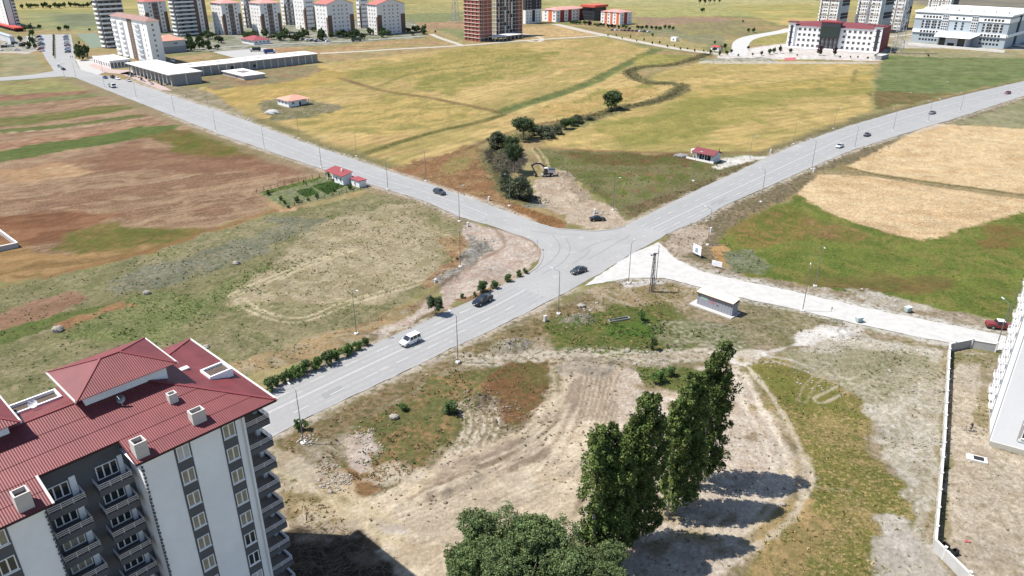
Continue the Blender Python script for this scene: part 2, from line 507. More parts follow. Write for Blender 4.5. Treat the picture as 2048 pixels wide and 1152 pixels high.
RG([(1060,225),(1200,180),(1310,165),(1320,185),(1230,210),(1150,232)], (196,164,96),(150,146,70),(204,176,108), s=9, soft=3, jit=5, rows=((1050,235),(1250,180),4))
RG([(360,182),(470,175),(560,165),(640,128),(700,150),(560,200),(440,215)], (204,172,98),(184,160,86), s=14, soft=3, jit=5, rows=((400,200),(700,140),5))
TR([(1312,99),(1270,120),(1230,140),(1180,165),(1110,190),(1040,211),(1005,224)], 9, (110,124,66), .95, 2, dz=-.8, fl=(134,140,84), famt=.3, jit=1.6)
TR([(735,306),(800,284),(880,261),(950,246),(1005,230)], 4.5, (112,110,56), .95, 1, dz=-.4)
TR([(680,156),(760,180),(860,196),(980,220),(1010,226)], 4.5, (138,116,74), .9, 1)
TR([(760,172),(830,146),(950,131),(1060,112),(1110,104)], 3, (140,132,70), .8, .9)
TR([(1330,140),(1300,150),(1260,190),(1150,225)], 1.5, (150,138,76), .5, .6)
RG([(1270,108),(1390,110),(1350,128),(1270,134)], (184,168,92),(150,146,72), s=10, soft=1.5, jit=2)
# farmyard
RG([(508,206),(560,195),(625,200),(698,214),(610,236),(545,242),(530,225)], (158,142,112),(130,126,84),(176,160,134), s=6, soft=1.5, jit=3, fl=(110,112,66), famt=.4, scat=(.05,[(112,118,64),(140,130,84)],.5))
TR([(440,222),(540,248),(600,272),(720,316),(790,340)], 8, (140,132,88), .8, 2.5, jit=2.5, fl=(110,112,66), famt=.5)
TR([(380,190),(440,222),(500,240)], 5, (196,186,170), .8, 1.5, jit=1.5)
# yard of the concrete shell
RG([(405,165),(440,140),(560,132),(640,130),(645,145),(560,165),(430,180)], (160,126,92),(142,140,96),(176,150,110), s=9, soft=2, jit=4, fl=(150,146,120), famt=.3)
RG([(262,150),(400,178),(440,195),(500,235),(330,190)], (176,160,138),(150,140,104), s=6, soft=1.5, jit=2)
# second wheat field
RG([(1310,148),(1400,124),(1560,118),(1752,128),(1746,215),(1700,242),(1600,277),(1535,302),(1400,304),(1250,303),(1075,293),(1130,268),(1220,235),(1330,195),(1372,178),(1348,163),(1300,160)],
   (206,178,110),(178,162,92),(194,168,100), s=26, soft=1.2, jit=2, rows=((1100,290),(1700,200),5,5.0), **WH)
RG([(1330,190),(1480,170),(1740,150),(1745,190),(1600,200),(1400,215)], (198,170,92),(156,150,74), s=14, soft=6, jit=8, rows=((1300,210),(1740,180),7,5.0), a=.8)
RG([(1180,290),(1250,240),(1400,200),(1560,205),(1500,250),(1350,290)], (150,146,68),(178,162,86),(140,142,62), s=14, soft=7, jit=9, rows=((1200,280),(1560,200),4), a=.85)
TR([(1310,150),(1500,160),(1745,178)], 2, (136,130,64), .7, .8)
TR([(1712,140),(1705,165)], 2.5, (128,124,70), .7, .8)
TR([(1075,297),(1250,304),(1400,306),(1530,305)], 3, (150,116,76), .85, 1)
# rough meadow below it
RG([(1070,299),(1250,306),(1390,312),(1490,318),(1525,316),(1400,372),(1255,428),(1230,416),(1190,396),(1160,366),(1130,346),(1090,335)],
   (112,116,58),(138,132,92),(146,118,82), s=7, soft=1.5, jit=3, fl=(96,116,46), famt=.4, scat=(.05,[(100,118,48),(130,128,80),(150,124,80)],.55))
RG([(1110,304),(1250,310),(1390,314),(1380,330),(1200,325)], (112,104,56),(128,96,64),(104,112,50), s=8, soft=2.5, jit=4)
RG([(1175,350),(1260,345),(1370,340),(1330,385),(1250,405),(1190,388)], (108,120,44),(132,130,84),(146,112,84), s=6, soft=3, jit=5)
TR([(1250,430),(1400,368),(1540,308),(1600,283),(1700,247),(1850,210),(2048,164)], 9, (146,132,98), .8, 2.5, jit=2.2, fl=(110,110,66), famt=.5)
TR([(1240,452),(1290,436),(1400,379),(1535,316),(1610,284),(1760,238)], 4.0, (212,196,178), .9, 1, jit=1.5)
RG([(1250,415),(1400,366),(1500,322),(1510,326),(1405,376),(1265,432)], (128,112,78),(112,108,66),(140,118,84), s=4, soft=1, jit=1.5, scat=(.25,[(120,112,72),(104,104,62),(146,126,90)],.55))
# reddish strip between road and stream
RG([(770,342),(930,292),(962,300),(985,345),(1010,388),(1060,418),(1135,448),(1105,457),(1020,426),(900,382),(820,354)],
   (166,120,82),(178,142,100),(140,104,66), s=6, soft=1.5, jit=2.5, fl=(122,112,66), famt=.35, scat=(.06,[(156,116,76),(126,112,66)],.5))
RG([(1020,412),(1060,418),(1135,446),(1100,455),(1040,430)], (178,128,78),(150,110,66), s=3, soft=1, jit=1.5, scat=(.3,[(176,130,80),(140,116,70)],.5))
RG([(925,300),(945,292),(940,330),(900,345),(880,340)], (140,136,76),(160,140,84), s=5, soft=2, jit=3)
# the stream and its banks
SL = [(1420,106),(1390,117),(1340,130),(1285,134),(1262,142),(1268,154),(1300,166),(1350,167),(1366,174),(1340,192),(1300,205),(1240,216),(1190,231),(1130,246),(1090,260),(1040,276),(1000,291),(985,310),(1000,345),(1020,380),(1050,396),(1080,404)]
TR(SL, 9, (142,124,86), .95, 1.4, jit=3, fl=(112,116,70), famt=.5)
TR(SL, 4, (108,114,64), .9, 1.2, dz=-1.0, zw=5, jit=2, fl=(140,124,92), famt=.45)
TR([(930,300),(985,277),(1070,250),(1150,236)], 2.5, (134,98,66), .8, .8)
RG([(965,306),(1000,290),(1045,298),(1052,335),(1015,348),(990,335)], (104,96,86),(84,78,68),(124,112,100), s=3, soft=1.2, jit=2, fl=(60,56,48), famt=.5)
# dug-over earth by the excavator
RG([(1058,374),(1105,340),(1135,344),(1180,396),(1222,414),(1248,432),(1236,452),(1190,460),(1135,446),(1120,428),(1066,408)], (202,182,158),(186,164,138),(214,198,174), s=5, soft=1, jit=2, fl=(150,130,106), famt=.25)
RG([(1120,346),(1136,344),(1184,398),(1160,402)], (160,142,120),(176,158,134), s=2.5, soft=.7, jit=1.2)
RG([(1055,312),(1075,308),(1100,335),(1085,345)], (168,140,106),(150,136,90), s=3, soft=1.2, jit=2)
TR([(1070,298),(1085,318),(1092,340)], .9, (204,186,140), .9, .3, pair=1.2)
TR([(1060,412),(1075,404),(1082,412)], 3.5, (150,152,146), .9, 1)
# house court by the second wheat field
RG([(1440,318),(1490,311),(1540,313),(1505,322),(1470,330),(1435,340),(1425,333),(1445,327)], (240,236,228),(226,220,208), s=4, soft=.8, jit=1)
# green field right of the upper road, by the hospital
RG([(1768,108),(1850,113),(2048,116),(2300,118),(2300,110),(2048,158),(1880,192),(1750,220),(1745,182),(1764,130)], (122,136,80),(136,144,92),(114,126,70), s=14, soft=2, jit=3, rows=((1760,150),(2048,150),5,5.0), fl=(150,160,110), famt=.15)
RG([(1748,182),(1900,188),(1840,204),(1750,220)], (116,112,58),(136,118,74), s=6, soft=2, jit=3)
RG([(1772,100),(2048,104),(2048,116),(1850,114),(1768,110)], (176,164,128),(160,154,112), s=8, soft=2, jit=3)
TR([(1750,128),(1745,215)], 1.6, (166,160,104), .7, .5)
# ---- right of the upper road
RG([(1310,490),(1340,468),(1450,408),(1600,345),(1700,305),(1860,248),(2060,190),(2300,120),(2300,170),(2060,215),(1880,262),(1720,322),(1640,345),(1600,385),(1470,455),(1440,530),(1380,520)],
   (154,132,106),(136,122,92),(174,150,122), s=5, soft=1.2, jit=2, fl=(110,108,74), famt=.45, scat=(.10,[(132,118,86),(112,110,70),(156,136,104)],.55))
RG([(1320,486),(1350,462),(1400,450),(1420,460),(1400,500),(1350,510)], (206,190,172),(190,170,148), s=3, soft=1, jit=1.6)
RG([(1905,248),(2060,198),(2300,150),(2300,300),(2060,258)], (158,154,116),(146,148,104),(170,162,126), s=10, soft=1.5, jit=2)
ST_ = dict(fl=(240,212,164), famt=.3)
RG([(1697,332),(1862,247),(2048,258),(2300,275),(2300,440),(2048,388),(1880,365),(1745,346)], (226,196,148),(214,180,130),(232,206,160), s=9, soft=.8, jit=1.0, rows=((1700,350),(2048,300),2.5), **ST_)
RG([(1593,386),(1640,347),(1740,352),(1880,375),(2048,398),(2300,445),(2300,470),(2048,424),(1930,456),(1872,482),(1845,482),(1700,444),(1610,402)], (224,192,146),(212,178,130),(230,204,160), s=9, soft=.8, jit=1.0, rows=((1600,380),(2000,420),2.5), **ST_)
TR([(1640,345),(1740,349),(1880,371),(2048,394),(2200,424)], 5.5, (176,156,116), .95, 1, fl=(110,104,60), famt=.4)
TR([(1697,335),(1760,350),(1880,367),(2048,390)], 1.6, (118,104,58), .85, .5)
TR([(1610,404),(1700,446),(1800,474)], 1.2, (160,128,70), .7, .4)
# green field
RG([(1448,472),(1480,440),(1596,392),(1700,446),(1850,486),(1930,458),(2048,427),(2300,480),(2300,720),(2048,648),(1900,622),(1750,588),(1600,572),(1500,550),(1455,520)],
   (122,132,52),(106,122,46),(144,136,68), s=10, soft=1.2, jit=2.2, fl=(128,136,56), famt=.3, scat=(.04,[(100,122,40),(124,134,52)],.45))
RG([(1470,465),(1580,410),(1640,450),(1620,480),(1500,490)], (140,124,60),(118,122,48),(160,128,76), s=6, soft=4, jit=5)
RG([(1600,430),(1700,460),(1740,475),(1690,485),(1610,475)], (158,126,80),(128,122,56), s=4, soft=3, jit=4)
RG([(1960,450),(2048,440),(2100,490),(1960,500)], (140,112,60),(124,120,54), s=5, soft=3, jit=4)
RG([(1600,560),(1750,545),(1900,560),(1900,575),(1700,590),(1600,575)], (132,112,62),(120,116,56), s=5, soft=3, jit=4, rows=((1600,560),(1900,560),4))
RG([(1415,498),(1450,488),(1462,528),(1430,540)], (204,164,104),(184,146,92), s=3, soft=1, jit=1.6, scat=(.2,[(206,170,110),(180,144,86)],.5))
RG([(1455,508),(1500,502),(1535,530),(1530,550),(1465,545)], (128,134,98),(112,120,74),(150,150,124), s=2.5, soft=1.2, jit=2, scat=(.3,[(130,140,100),(108,120,68)],.55))
# stony verge of the pale road
RG([(1340,500),(1400,520),(1500,550),(1620,572),(1750,590),(1900,624),(2048,650),(2300,720),(2300,740),(2000,678),(1800,632),(1600,588),(1450,558),(1340,528)],
   (186,166,144),(168,146,118),(206,194,180), s=4, soft=1, jit=2, fl=(134,128,92), famt=.4, scat=(.06,[(140,130,90),(160,146,110)],.4))
RG([(1690,578),(1760,586),(1860,610),(1850,622),(1740,606)], (212,204,192),(190,180,160), s=3, soft=1.2, jit=2)
# ---- island west of the junction
RG([(922,446),(985,452),(1035,470),(1072,484),(1084,510),(1070,535),(1030,552),(960,585),(900,620),(840,650),(760,680),(730,672),(800,640),(870,590),(900,555),(940,500)],
   (206,188,172),(196,172,154),(216,204,190), s=5, soft=1, jit=1.8, fl=(168,140,118), famt=.3)
RG([(925,462),(970,480),(988,502),(920,548),(880,575),(862,562),(918,530),(935,500)], (172,166,156),(152,144,132),(188,182,174), s=2.2, soft=.8, jit=1.5, fl=(120,110,92), famt=.4)
TR([(985,452),(1010,490),(960,520),(900,560),(820,620)], 1.2, (150,122,98), .7, .5)
RG([(820,645),(870,620),(905,615),(860,640),(780,678),(740,690)], (156,132,96),(134,122,80), s=3, soft=.8, jit=1.4, scat=(.3,[(140,120,80),(120,114,70)],.5))
RG([(905,600),(950,588),(1055,542),(1060,550),(1000,580),(940,606)], (172,134,96),(150,124,84), s=2.5, soft=.6, jit=1, scat=(.3,[(160,130,88),(130,120,74)],.5))
RG([(520,760),(600,735),(700,695),(750,672),(755,690),(650,735),(545,785)], (176,158,128),(150,136,100),(190,176,152), s=3, soft=.8, jit=1.4, fl=(120,112,74), famt=.4)
# ---- foreground, both sides of the dirt road
RG([(400,960),(540,878),(700,792),(900,700),(1080,616),(1240,556),(1330,558),(1500,602),(1700,648),(1900,690),(2300,770),(2300,1600),(-200,1600),(200,1100)],
   (180,160,132),(152,138,102),(196,178,152), s=6, soft=1, jit=1.5, fl=(126,120,78), famt=.4, scat=(.035,[(138,128,84),(160,144,102),(116,116,68)],.4))
# weeds along the road, near left
RG([(560,885),(640,842),(760,782),(900,716),(1000,672),(1100,622),(1180,590),(1200,610),(1060,690),(930,728),(900,738),(760,820),(640,900),(590,920)],
   (160,134,100),(140,122,84),(178,152,120), s=3.5, soft=1, jit=2, fl=(116,112,66), famt=.45, scat=(.22,[(140,118,78),(160,128,84),(112,112,64),(176,150,108)],.5))
RG([(640,905),(760,825),(905,735),(990,738),(965,800),(905,892),(800,962),(700,965),(625,935)],
   (138,128,82),(172,136,94),(114,116,66), s=4, soft=1.2, jit=2.5, fl=(104,112,56), famt=.45, scat=(.35,[(112,118,58),(140,132,80),(166,132,86),(150,112,70),(96,108,56)],.55))
RG([(590,900),(700,860),(760,880),(700,930),(660,960),(590,935)], (176,162,142),(150,136,106),(190,176,156), s=2.5, soft=1, jit=2, fl=(132,122,80), famt=.4)
RG([(640,935),(760,925),(770,985),(690,1000),(640,975)], (160,122,80),(140,112,72), s=3, soft=1, jit=2, scat=(.35,[(160,120,76),(132,112,68)],.45))
# green tangle around the kiosk
RG([(1085,655),(1190,622),(1330,600),(1400,640),(1420,690),(1300,705),(1150,702)],
   (126,124,66),(108,118,52),(154,130,88), s=4.5, soft=1.5, jit=3, fl=(92,112,44), famt=.45, scat=(.35,[(104,120,48),(124,128,60),(90,110,44),(150,130,84)],.6))
RG([(1215,648),(1290,640),(1340,660),(1300,675),(1220,672)], (84,116,40),(96,120,44), s=3, soft=1, jit=2, scat=(.6,[(78,116,34),(96,128,44)],.6))
RG([(1300,648),(1390,640),(1490,650),(1490,690),(1400,690),(1330,690)], (184,172,150),(150,146,108),(200,188,168), s=3, soft=1.5, jit=2.5, fl=(120,126,78), famt=.5, scat=(.25,[(128,134,88),(110,122,66),(150,148,104)],.5))
RG([(1480,600),(1600,625),(1720,655),(1650,672),(1600,690),(1500,695),(1470,650)], (168,152,122),(150,140,100),(184,170,144), s=4, soft=1.2, jit=2, fl=(126,124,80), famt=.45, scat=(.25,[(140,132,90),(160,150,110),(124,126,76)],.45))
RG([(1180,585),(1250,560),(1330,558),(1420,580),(1390,600),(1250,610),(1190,612)], (172,148,112),(150,136,92),(190,176,152), s=3, soft=1, jit=2, scat=(.2,[(150,134,88),(170,140,94)],.5))
# pale spoil
RG([(1638,655),(1700,645),(1735,660),(1700,690),(1620,692),(1480,728),(1440,712),(1560,690)], (240,234,226),(226,216,204), s=4, soft=.8, jit=1.5, fl=(190,180,164), famt=.2)
RG([(1240,560),(1330,562),(1320,572),(1250,574)], (220,214,206), s=2, soft=.8, jit=1.2)
TR([(930,716),(1000,720),(1100,712),(1200,708),(1300,714),(1400,706),(1490,708)], 5, (218,204,184), .95, 1, jit=1.2)
TR([(1000,722),(1200,715),(1440,712)], .7, (186,166,140), .6, .25)
# red-brown grass island
RG([(968,752),(1020,732),(1104,726),(1108,768),(1082,808),(1042,866),(988,858),(960,806)], (142,102,68),(118,112,60),(156,112,76), s=4, soft=.7, jit=1.5, fl=(110,92,54), famt=.4, scat=(.3,[(144,102,66),(120,112,58),(126,92,58)],.45))
# bulldozed earth
RG([(1108,730),(1160,724),(1250,738),(1280,780),(1250,870),(1185,950),(1185,1070),(900,1180),(560,1200),(545,1060),(600,1010),(700,1015),(800,968),(900,905),(1010,868),(1085,812),(1112,770)],
   (228,209,180),(208,188,158),(236,218,190), s=5, soft=1, jit=2, rows=((700,1050),(1150,880),3), fl=(226,208,176), famt=.08)
RG([(840,960),(920,925),(1040,880),(1080,900),(960,960),(860,1010)], (184,164,142),(168,148,126), s=3, soft=2, jit=3, rows=((840,980),(1050,890),4))
RG([(1130,740),(1250,745),(1262,800),(1220,850),(1140,830)], (202,182,160),(182,162,140), s=3, soft=1.5, jit=2.5, rows=((1210,745),(1160,850),5))
RG([(880,1010),(1000,980),(1120,950),(1160,1000),(1000,1060),(880,1100)], (226,208,176),(208,190,164), s=4, soft=2, jit=3.5, rows=((880,1060),(1150,960),4), fl=(228,206,164), famt=.15)
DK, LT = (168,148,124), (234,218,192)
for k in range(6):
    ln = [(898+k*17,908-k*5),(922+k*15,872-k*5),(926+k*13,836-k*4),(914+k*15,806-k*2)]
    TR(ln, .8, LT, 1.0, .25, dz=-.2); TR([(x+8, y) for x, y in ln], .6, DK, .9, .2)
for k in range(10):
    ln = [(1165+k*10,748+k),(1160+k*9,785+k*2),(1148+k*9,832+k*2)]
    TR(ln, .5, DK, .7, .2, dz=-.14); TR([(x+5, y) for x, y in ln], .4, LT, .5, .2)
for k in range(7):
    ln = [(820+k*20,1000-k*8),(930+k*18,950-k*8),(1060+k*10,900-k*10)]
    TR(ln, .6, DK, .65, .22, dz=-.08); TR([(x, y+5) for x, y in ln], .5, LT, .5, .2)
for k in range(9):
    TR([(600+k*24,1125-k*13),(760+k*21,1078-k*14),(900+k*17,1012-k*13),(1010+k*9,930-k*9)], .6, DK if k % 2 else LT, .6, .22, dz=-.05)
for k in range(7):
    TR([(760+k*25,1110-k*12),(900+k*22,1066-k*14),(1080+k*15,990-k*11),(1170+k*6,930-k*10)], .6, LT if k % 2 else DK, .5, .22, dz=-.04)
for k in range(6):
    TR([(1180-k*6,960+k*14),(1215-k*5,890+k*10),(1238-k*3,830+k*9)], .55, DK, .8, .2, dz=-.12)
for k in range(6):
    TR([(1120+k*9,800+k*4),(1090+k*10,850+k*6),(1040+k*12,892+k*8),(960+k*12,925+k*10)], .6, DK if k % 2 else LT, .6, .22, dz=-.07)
TR([(1112,728),(1118,770),(1105,815)], 1.0, (214,196,166), .8, .3, pair=1.0, dz=-.1)
TR([(560,925),(620,960),(700,1010),(790,1070)], 1.4, (222,204,166), .9, .4, pair=1.3)
TR([(560,925),(620,960),(700,1010)], 1.0, (150,140,96), .7, .3)
RG([(555,905),(590,905),(640,960),(600,960),(555,940)], (208,194,168),(190,172,142), s=2.5, soft=.8, jit=1.5)
RG([(560,960),(600,975),(680,1030),(700,1060),(600,1060),(565,1000)], (158,138,96),(138,126,82),(186,160,116), s=3, soft=1, jit=2, scat=(.3,[(150,134,84),(176,148,98),(120,118,68)],.5))
RG([(640,1045),(720,1060),(800,1152),(820,1250),(560,1250),(560,1060)], (108,92,72),(128,108,84),(92,80,62), s=2.5, soft=1, jit=2)  # cast shadow of the red roofed block darkened into the earth colour
RG([(760,1050),(800,1045),(812,1066),(770,1072)], (232,224,214), s=1.5, soft=.6, jit=1)
RG([(700,880),(742,868),(748,935),(722,955),(706,930)], (216,202,188),(196,176,158), s=1.6, soft=.6, jit=1.2)
# around the poplars
RG([(1235,742),(1300,735),(1480,735),(1545,800),(1600,900),(1605,950),(1580,1010),(1490,1130),(1300,1200),(1200,1200),(1180,1060),(1240,880)],
   (222,204,184),(206,186,164),(230,216,198), s=4, soft=1.2, jit=2, fl=(176,156,128), famt=.12, scat=(.02,[(150,140,92),(120,124,70)],.4))
RG([(1270,735),(1420,728),(1450,745),(1380,790),(1290,775)], (100,118,52),(120,124,64), s=3, soft=1, jit=2, scat=(.5,[(90,116,44),(116,128,60)],.55))
# dry grass drifting over the earth round the poplars and on the lot
for k_ in range(46):
    px_, py_ = rnd.uniform(1270, 1590), rnd.uniform(760, 1130)
    r_ = rnd.uniform(8, 26)
    RG([(px_+r_*1.3*math.cos(a_)*rnd.uniform(.6,1.2), py_+r_*.55*math.sin(a_)*rnd.uniform(.6,1.2)) for a_ in (0,.9,1.8,2.7,3.6,4.5,5.4)], *rnd.choice((((196,172,132),(170,150,104)),((160,148,100),(186,166,124)),((214,196,170),(190,168,138)),((176,152,116),(158,138,100)))), s=2, soft=1.5, jit=1.6, fl=(140,134,88), famt=.3, a=.8)
for k_ in range(40):
    px_, py_ = rnd.uniform(600, 1160), rnd.uniform(930, 1130)
    r_ = rnd.uniform(10, 34)
    RG([(px_+r_*1.6*math.cos(a_)*rnd.uniform(.6,1.2), py_+r_*.45*math.sin(a_)*rnd.uniform(.6,1.2)) for a_ in (0,.9,1.8,2.7,3.6,4.5,5.4)], *rnd.choice((((226,206,168),(206,184,148)),((190,170,146),(204,186,160)),((236,222,198),(216,198,172)))), s=2, soft=1.5, jit=1.8, a=.7)
# olive grass
RG([(1498,722),(1570,722),(1660,752),(1720,790),(1745,835),(1738,900),(1796,965),(1806,1060),(1770,1200),(1480,1200),(1500,1125),(1592,1012),(1608,950),(1585,880),(1545,800)],
   (136,130,64),(166,146,92),(120,124,56), s=5, soft=1.2, jit=2.5, fl=(180,156,104), famt=.35, scat=(.22,[(132,130,60),(160,142,84),(116,124,54),(176,152,100)],.45))
RG([(1505,735),(1600,740),(1690,790),(1720,830),(1600,830),(1540,800)], (120,126,52),(136,130,62), s=4, soft=2, jit=3, scat=(.25,[(112,124,46),(130,132,60)],.4))
RG([(1500,1040),(1600,1010),(1640,1060),(1600,1200),(1480,1200)], (196,166,112),(166,144,92),(150,140,84), s=3, soft=1.5, jit=3, scat=(.25,[(196,168,112),(150,142,80)],.45))
# pale weedy ground by the wall
RG([(1600,700),(1700,672),(1890,700),(1888,900),(1870,1092),(1925,1160),(1925,1200),(1770,1200),(1806,1060),(1800,970),(1745,900),(1748,830),(1700,775),(1570,715)],
   (210,198,178),(188,176,152),(218,210,196), s=4, soft=1.2, jit=2.5, fl=(150,150,116), famt=.32, scat=(.12,[(140,148,112),(120,130,86),(160,156,120),(176,150,110)],.45))
RG([(1560,705),(1700,690),(1880,705),(1880,770),(1760,800),(1690,760)], (192,180,154),(172,162,130), s=4, soft=2, jit=3, fl=(142,142,104), famt=.38, scat=(.18,[(140,142,100),(120,130,80)],.45))
RG([(1770,1040),(1866,1080),(1920,1160),(1800,1200)], (214,206,194),(196,186,170), s=3, soft=1.5, jit=2.5)
TR([(1485,738),(1525,790),(1565,860),(1600,935),(1596,975),(1560,1030),(1490,1085)], 1.0, (234,218,196), .75, .35, pair=1.4, dz=-.06)
TR([(1485,738),(1525,790),(1565,860),(1600,935),(1596,975),(1560,1030),(1490,1085)], 1.0, (176,158,124), .5, .3)
TR([(1478,750),(1500,810),(1540,880),(1560,950)], 1.0, (234,218,196), 1.0, .3, pair=1.2, dz=-.12)
TR([(1440,1060),(1500,1000),(1560,960)], 1.0, (230,214,190), .8, .3, pair=1.2)
TR([(1500,720),(1560,720),(1640,748),(1740,785),(1800,795)], .6, (208,198,176), .8, .25, pair=1.0)
TR([(1640,800),(1700,770),(1735,752)], .45, (206,192,164), .8, .2, pair=1.0)
TR([(1605,800),(1620,770),(1650,745)], .4, (180,166,126), .7, .2, pair=.8)
TR([(1600,960),(1640,975),(1700,980)], .5, (196,178,140), .6, .2)
# fenced yard
RG([(1894,704),(1988,709),(1982,892),(2110,930),(2300,1000),(2300,1400),(1960,1300),(1920,1150),(1870,1092)],
   (212,196,174),(200,182,158),(220,206,184), s=3.5, soft=.4, jit=.8, fl=(150,140,104), famt=.3, scat=(.03,[(150,146,104),(130,130,84)],.3))
RG([(1895,706),(1985,712),(1980,745),(1960,728),(1905,730)], (140,138,88),(176,160,124), s=2, soft=.6, jit=1.2, scat=(.5,[(130,132,74),(150,142,88)],.45))
RG([(1960,720),(1985,720),(1982,880),(1950,870)], (160,146,108),(180,164,130), s=2, soft=.8, jit=1.4, scat=(.4,[(150,140,90),(126,128,76)],.45))
RG([(1888,720),(1905,720),(1890,1090),(1872,1090)], (140,132,84),(180,164,130), s=2, soft=.6, jit=1.2, scat=(.4,[(136,134,84),(112,120,68)],.45))
# garden plot by the roadside cottage
RG([(515,386),(660,352),(738,376),(572,416)], (150,150,112),(134,142,92),(168,162,132), s=3, soft=.6, jit=.8, fl=(100,116,60), famt=.4, scat=(.15,[(104,126,56),(130,140,84)],.45))
RG([(622,372),(665,361),(690,372),(655,389)], (62,92,34),(74,104,40), s=2, soft=.3, jit=.4, scat=(1.2,[(58,92,28),(74,110,38)],.5))
RG([(592,383),(620,374),(640,386),(612,395)], (66,98,36),(80,108,44), s=2, soft=.3, jit=.4, scat=(1.2,[(60,94,30),(80,114,42)],.5))
RG([(520,384),(640,354),(645,358),(530,390)], (96,118,48),(110,126,60), s=2, soft=.4, jit=.5, scat=(.8,[(92,120,40),(110,130,56)],.5))
RG([(530,405),(572,418),(600,410),(590,422),(560,424)], (206,172,126),(186,150,110), s=2, soft=.8, jit=1)
# school forecourt, hospital court
RG([(1432,112),(1500,96),(1590,84),(1780,98),(1762,122),(1600,118),(1440,120)], (238,230,222),(226,216,208), s=8, soft=1.5, jit=1.5)
RG([(1800,96),(2048,100),(2200,104),(2200,90),(1800,80)], (206,198,186),(190,184,170), s=8, soft=2, jit=2)
RG([(1400,118),(1530,114),(1560,124),(1410,124)], (118,138,96),(190,182,168), s=3, soft=1.5, jit=2)
RG([(1400,122),(1760,124),(1755,128),(1395,127)], (206,194,170), s=6, soft=1.5, jit=1.5)

# dusty shoulders
for ln in ([(540,880),(640,824),(781,759),(900,700),(1000,654),(1080,614),(1150,577)],[(1345,466),(1400,443),(1450,414),(1530,379),(1620,339),(1700,305),(1800,273),(1900,243),(2048,195)],[(560,775),(650,734),(745,692),(830,653),(900,623)],[(1000,576),(1050,548)],[(330,228),(440,271),(560,312),(640,339),(700,359),(780,383),(850,404),(918,436)],[(262,161),(340,188),(430,217),(500,242),(600,280),(700,314),(780,341),(850,363),(900,381),(960,401),(1020,423),(1070,442)]):
    TR(ln, 2.2, (214,200,182), .9, .8, jit=1.3)
TR([(1345,519),(1400,541),(1500,563),(1600,584),(1700,607),(1800,628),(1900,648),(2010,671)], 3, (226,220,210), .9, 1.2, jit=1.5)
TR([(1240,558),(1330,558),(1400,576),(1500,602),(1600,622),(1700,647),(1800,668),(1900,688)], 2.5, (222,214,202), .85, 1.0, jit=1.4)
# ---- relief
MOUND(1025,692, 6,4,1.3, .5, .5, (186,178,164))
MOUND(1150,640, 6,3,.9, .2, .6, (170,160,146))
MOUND(1180,735, 9,4,.8, .1, .6, (176,164,148))
MOUND(960,800, 4,2.5,.8, .2, .7, (136,118,96))
MOUND(730,905, 3,3,.7, .2, .6, (210,196,182))
MOUND(715,880, 2.5,2,.6, .2, .6)
MOUND(900,970, 14,3,.7, .45, .5)
MOUND(1060,840, 10,2.5,.5, .6, .5)
MOUND(1170,375, 11,3.5,1.6, -1.1, .4)
MOUND(1095,372, 8,4,.9, .6, .4)
MOUND(945,500, 12,3,.9, 1.0, .5)
MOUND(890,560, 6,3,.7, .9, .5)
MOUND(1675,668, 5,3,.6, 0, .6, (240,236,228))
MOUND(1290,575, 8,2.2,.5, .1, .6)
MOUND(1240,905, 14,4,.5, -.9, .4)
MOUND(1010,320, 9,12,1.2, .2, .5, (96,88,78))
gz += (fbm(VX/9, VY/9, 900, 3)-.5)*.10*(VY < 400)
gz += (fbm(VX/1.5, VY/1.5, 950, 3)-.5)*.10*sstep(260, 160, VY)

# outlines of the paved surfaces (photograph points, laid out on the level ground)
LOW1 = [(-30,138),(20,140),(62,146),(100,147),(124,152),(150,155),(215,181),(330,226),(440,269),(560,310),(640,337),(700,357),(780,381),(850,402),(918,434),(972,449),(1030,469),(1062,480),(1079,494),(1084,512),(1074,532),(1050,549)]
UP2L = [(1000,577),(950,602),(900,624),(830,654),(745,693),(650,735),(540,786),(440,835),(330,890)]
LOW2 = [(330,990),(440,930),(556,868),(640,822),(781,757),(900,698),(1000,652),(1080,612),(1150,575),(1205,545),(1262,508),(1335,468),(1400,440),(1450,411),(1530,376),(1620,336),(1700,302),(1800,270),(1900,240),(2048,192),(2200,140)]
UP2R = [(2200,120),(2048,162),(1900,196),(1800,222),(1700,251),(1600,286),(1530,316),(1480,341),(1400,377),(1340,407),(1290,432),(1248,452),(1215,459),(1180,461),(1110,456),(1070,444),(1020,425),(960,403),(900,383),(850,365),(780,343),(700,316),(600,282),(500,244),(430,219),(340,190),(262,163),(225,155),(190,148),(160,138),(152,125)]
BLVD = [(150,118),(150,108),(148,100),(142,70),(75,70),(80,96),(92,120),(108,142),(60,152),(0,158),(-30,162)]
ROAD = GL(LOW1 + UP2L + LOW2 + UP2R + BLVD[:-3] + [(108,143),(60,151),(-30,160)][::1])
road_poly_px = [(-30,164),(60,158),(124,153)] + LOW1[5:] + UP2L + LOW2 + UP2R + [(150,118),(150,108),(148,100),(142,69),(76,69),(80,96),(92,118),(108,142),(60,150),(-30,157)]
ROAD = GL(road_poly_px)
PALE_px = [(1168,572),(1208,544),(1262,508),(1318,484),(1346,514),(1400,543),(1500,565),(1600,586),(1700,609),(1800,630),(1900,650),(2010,673),(2200,716),(2200,752),(1990,698),(1900,686),(1800,666),(1700,645),(1600,620),(1500,600),(1400,575),(1330,557),(1255,556),(1205,566)]
PALE = GL(PALE_px)

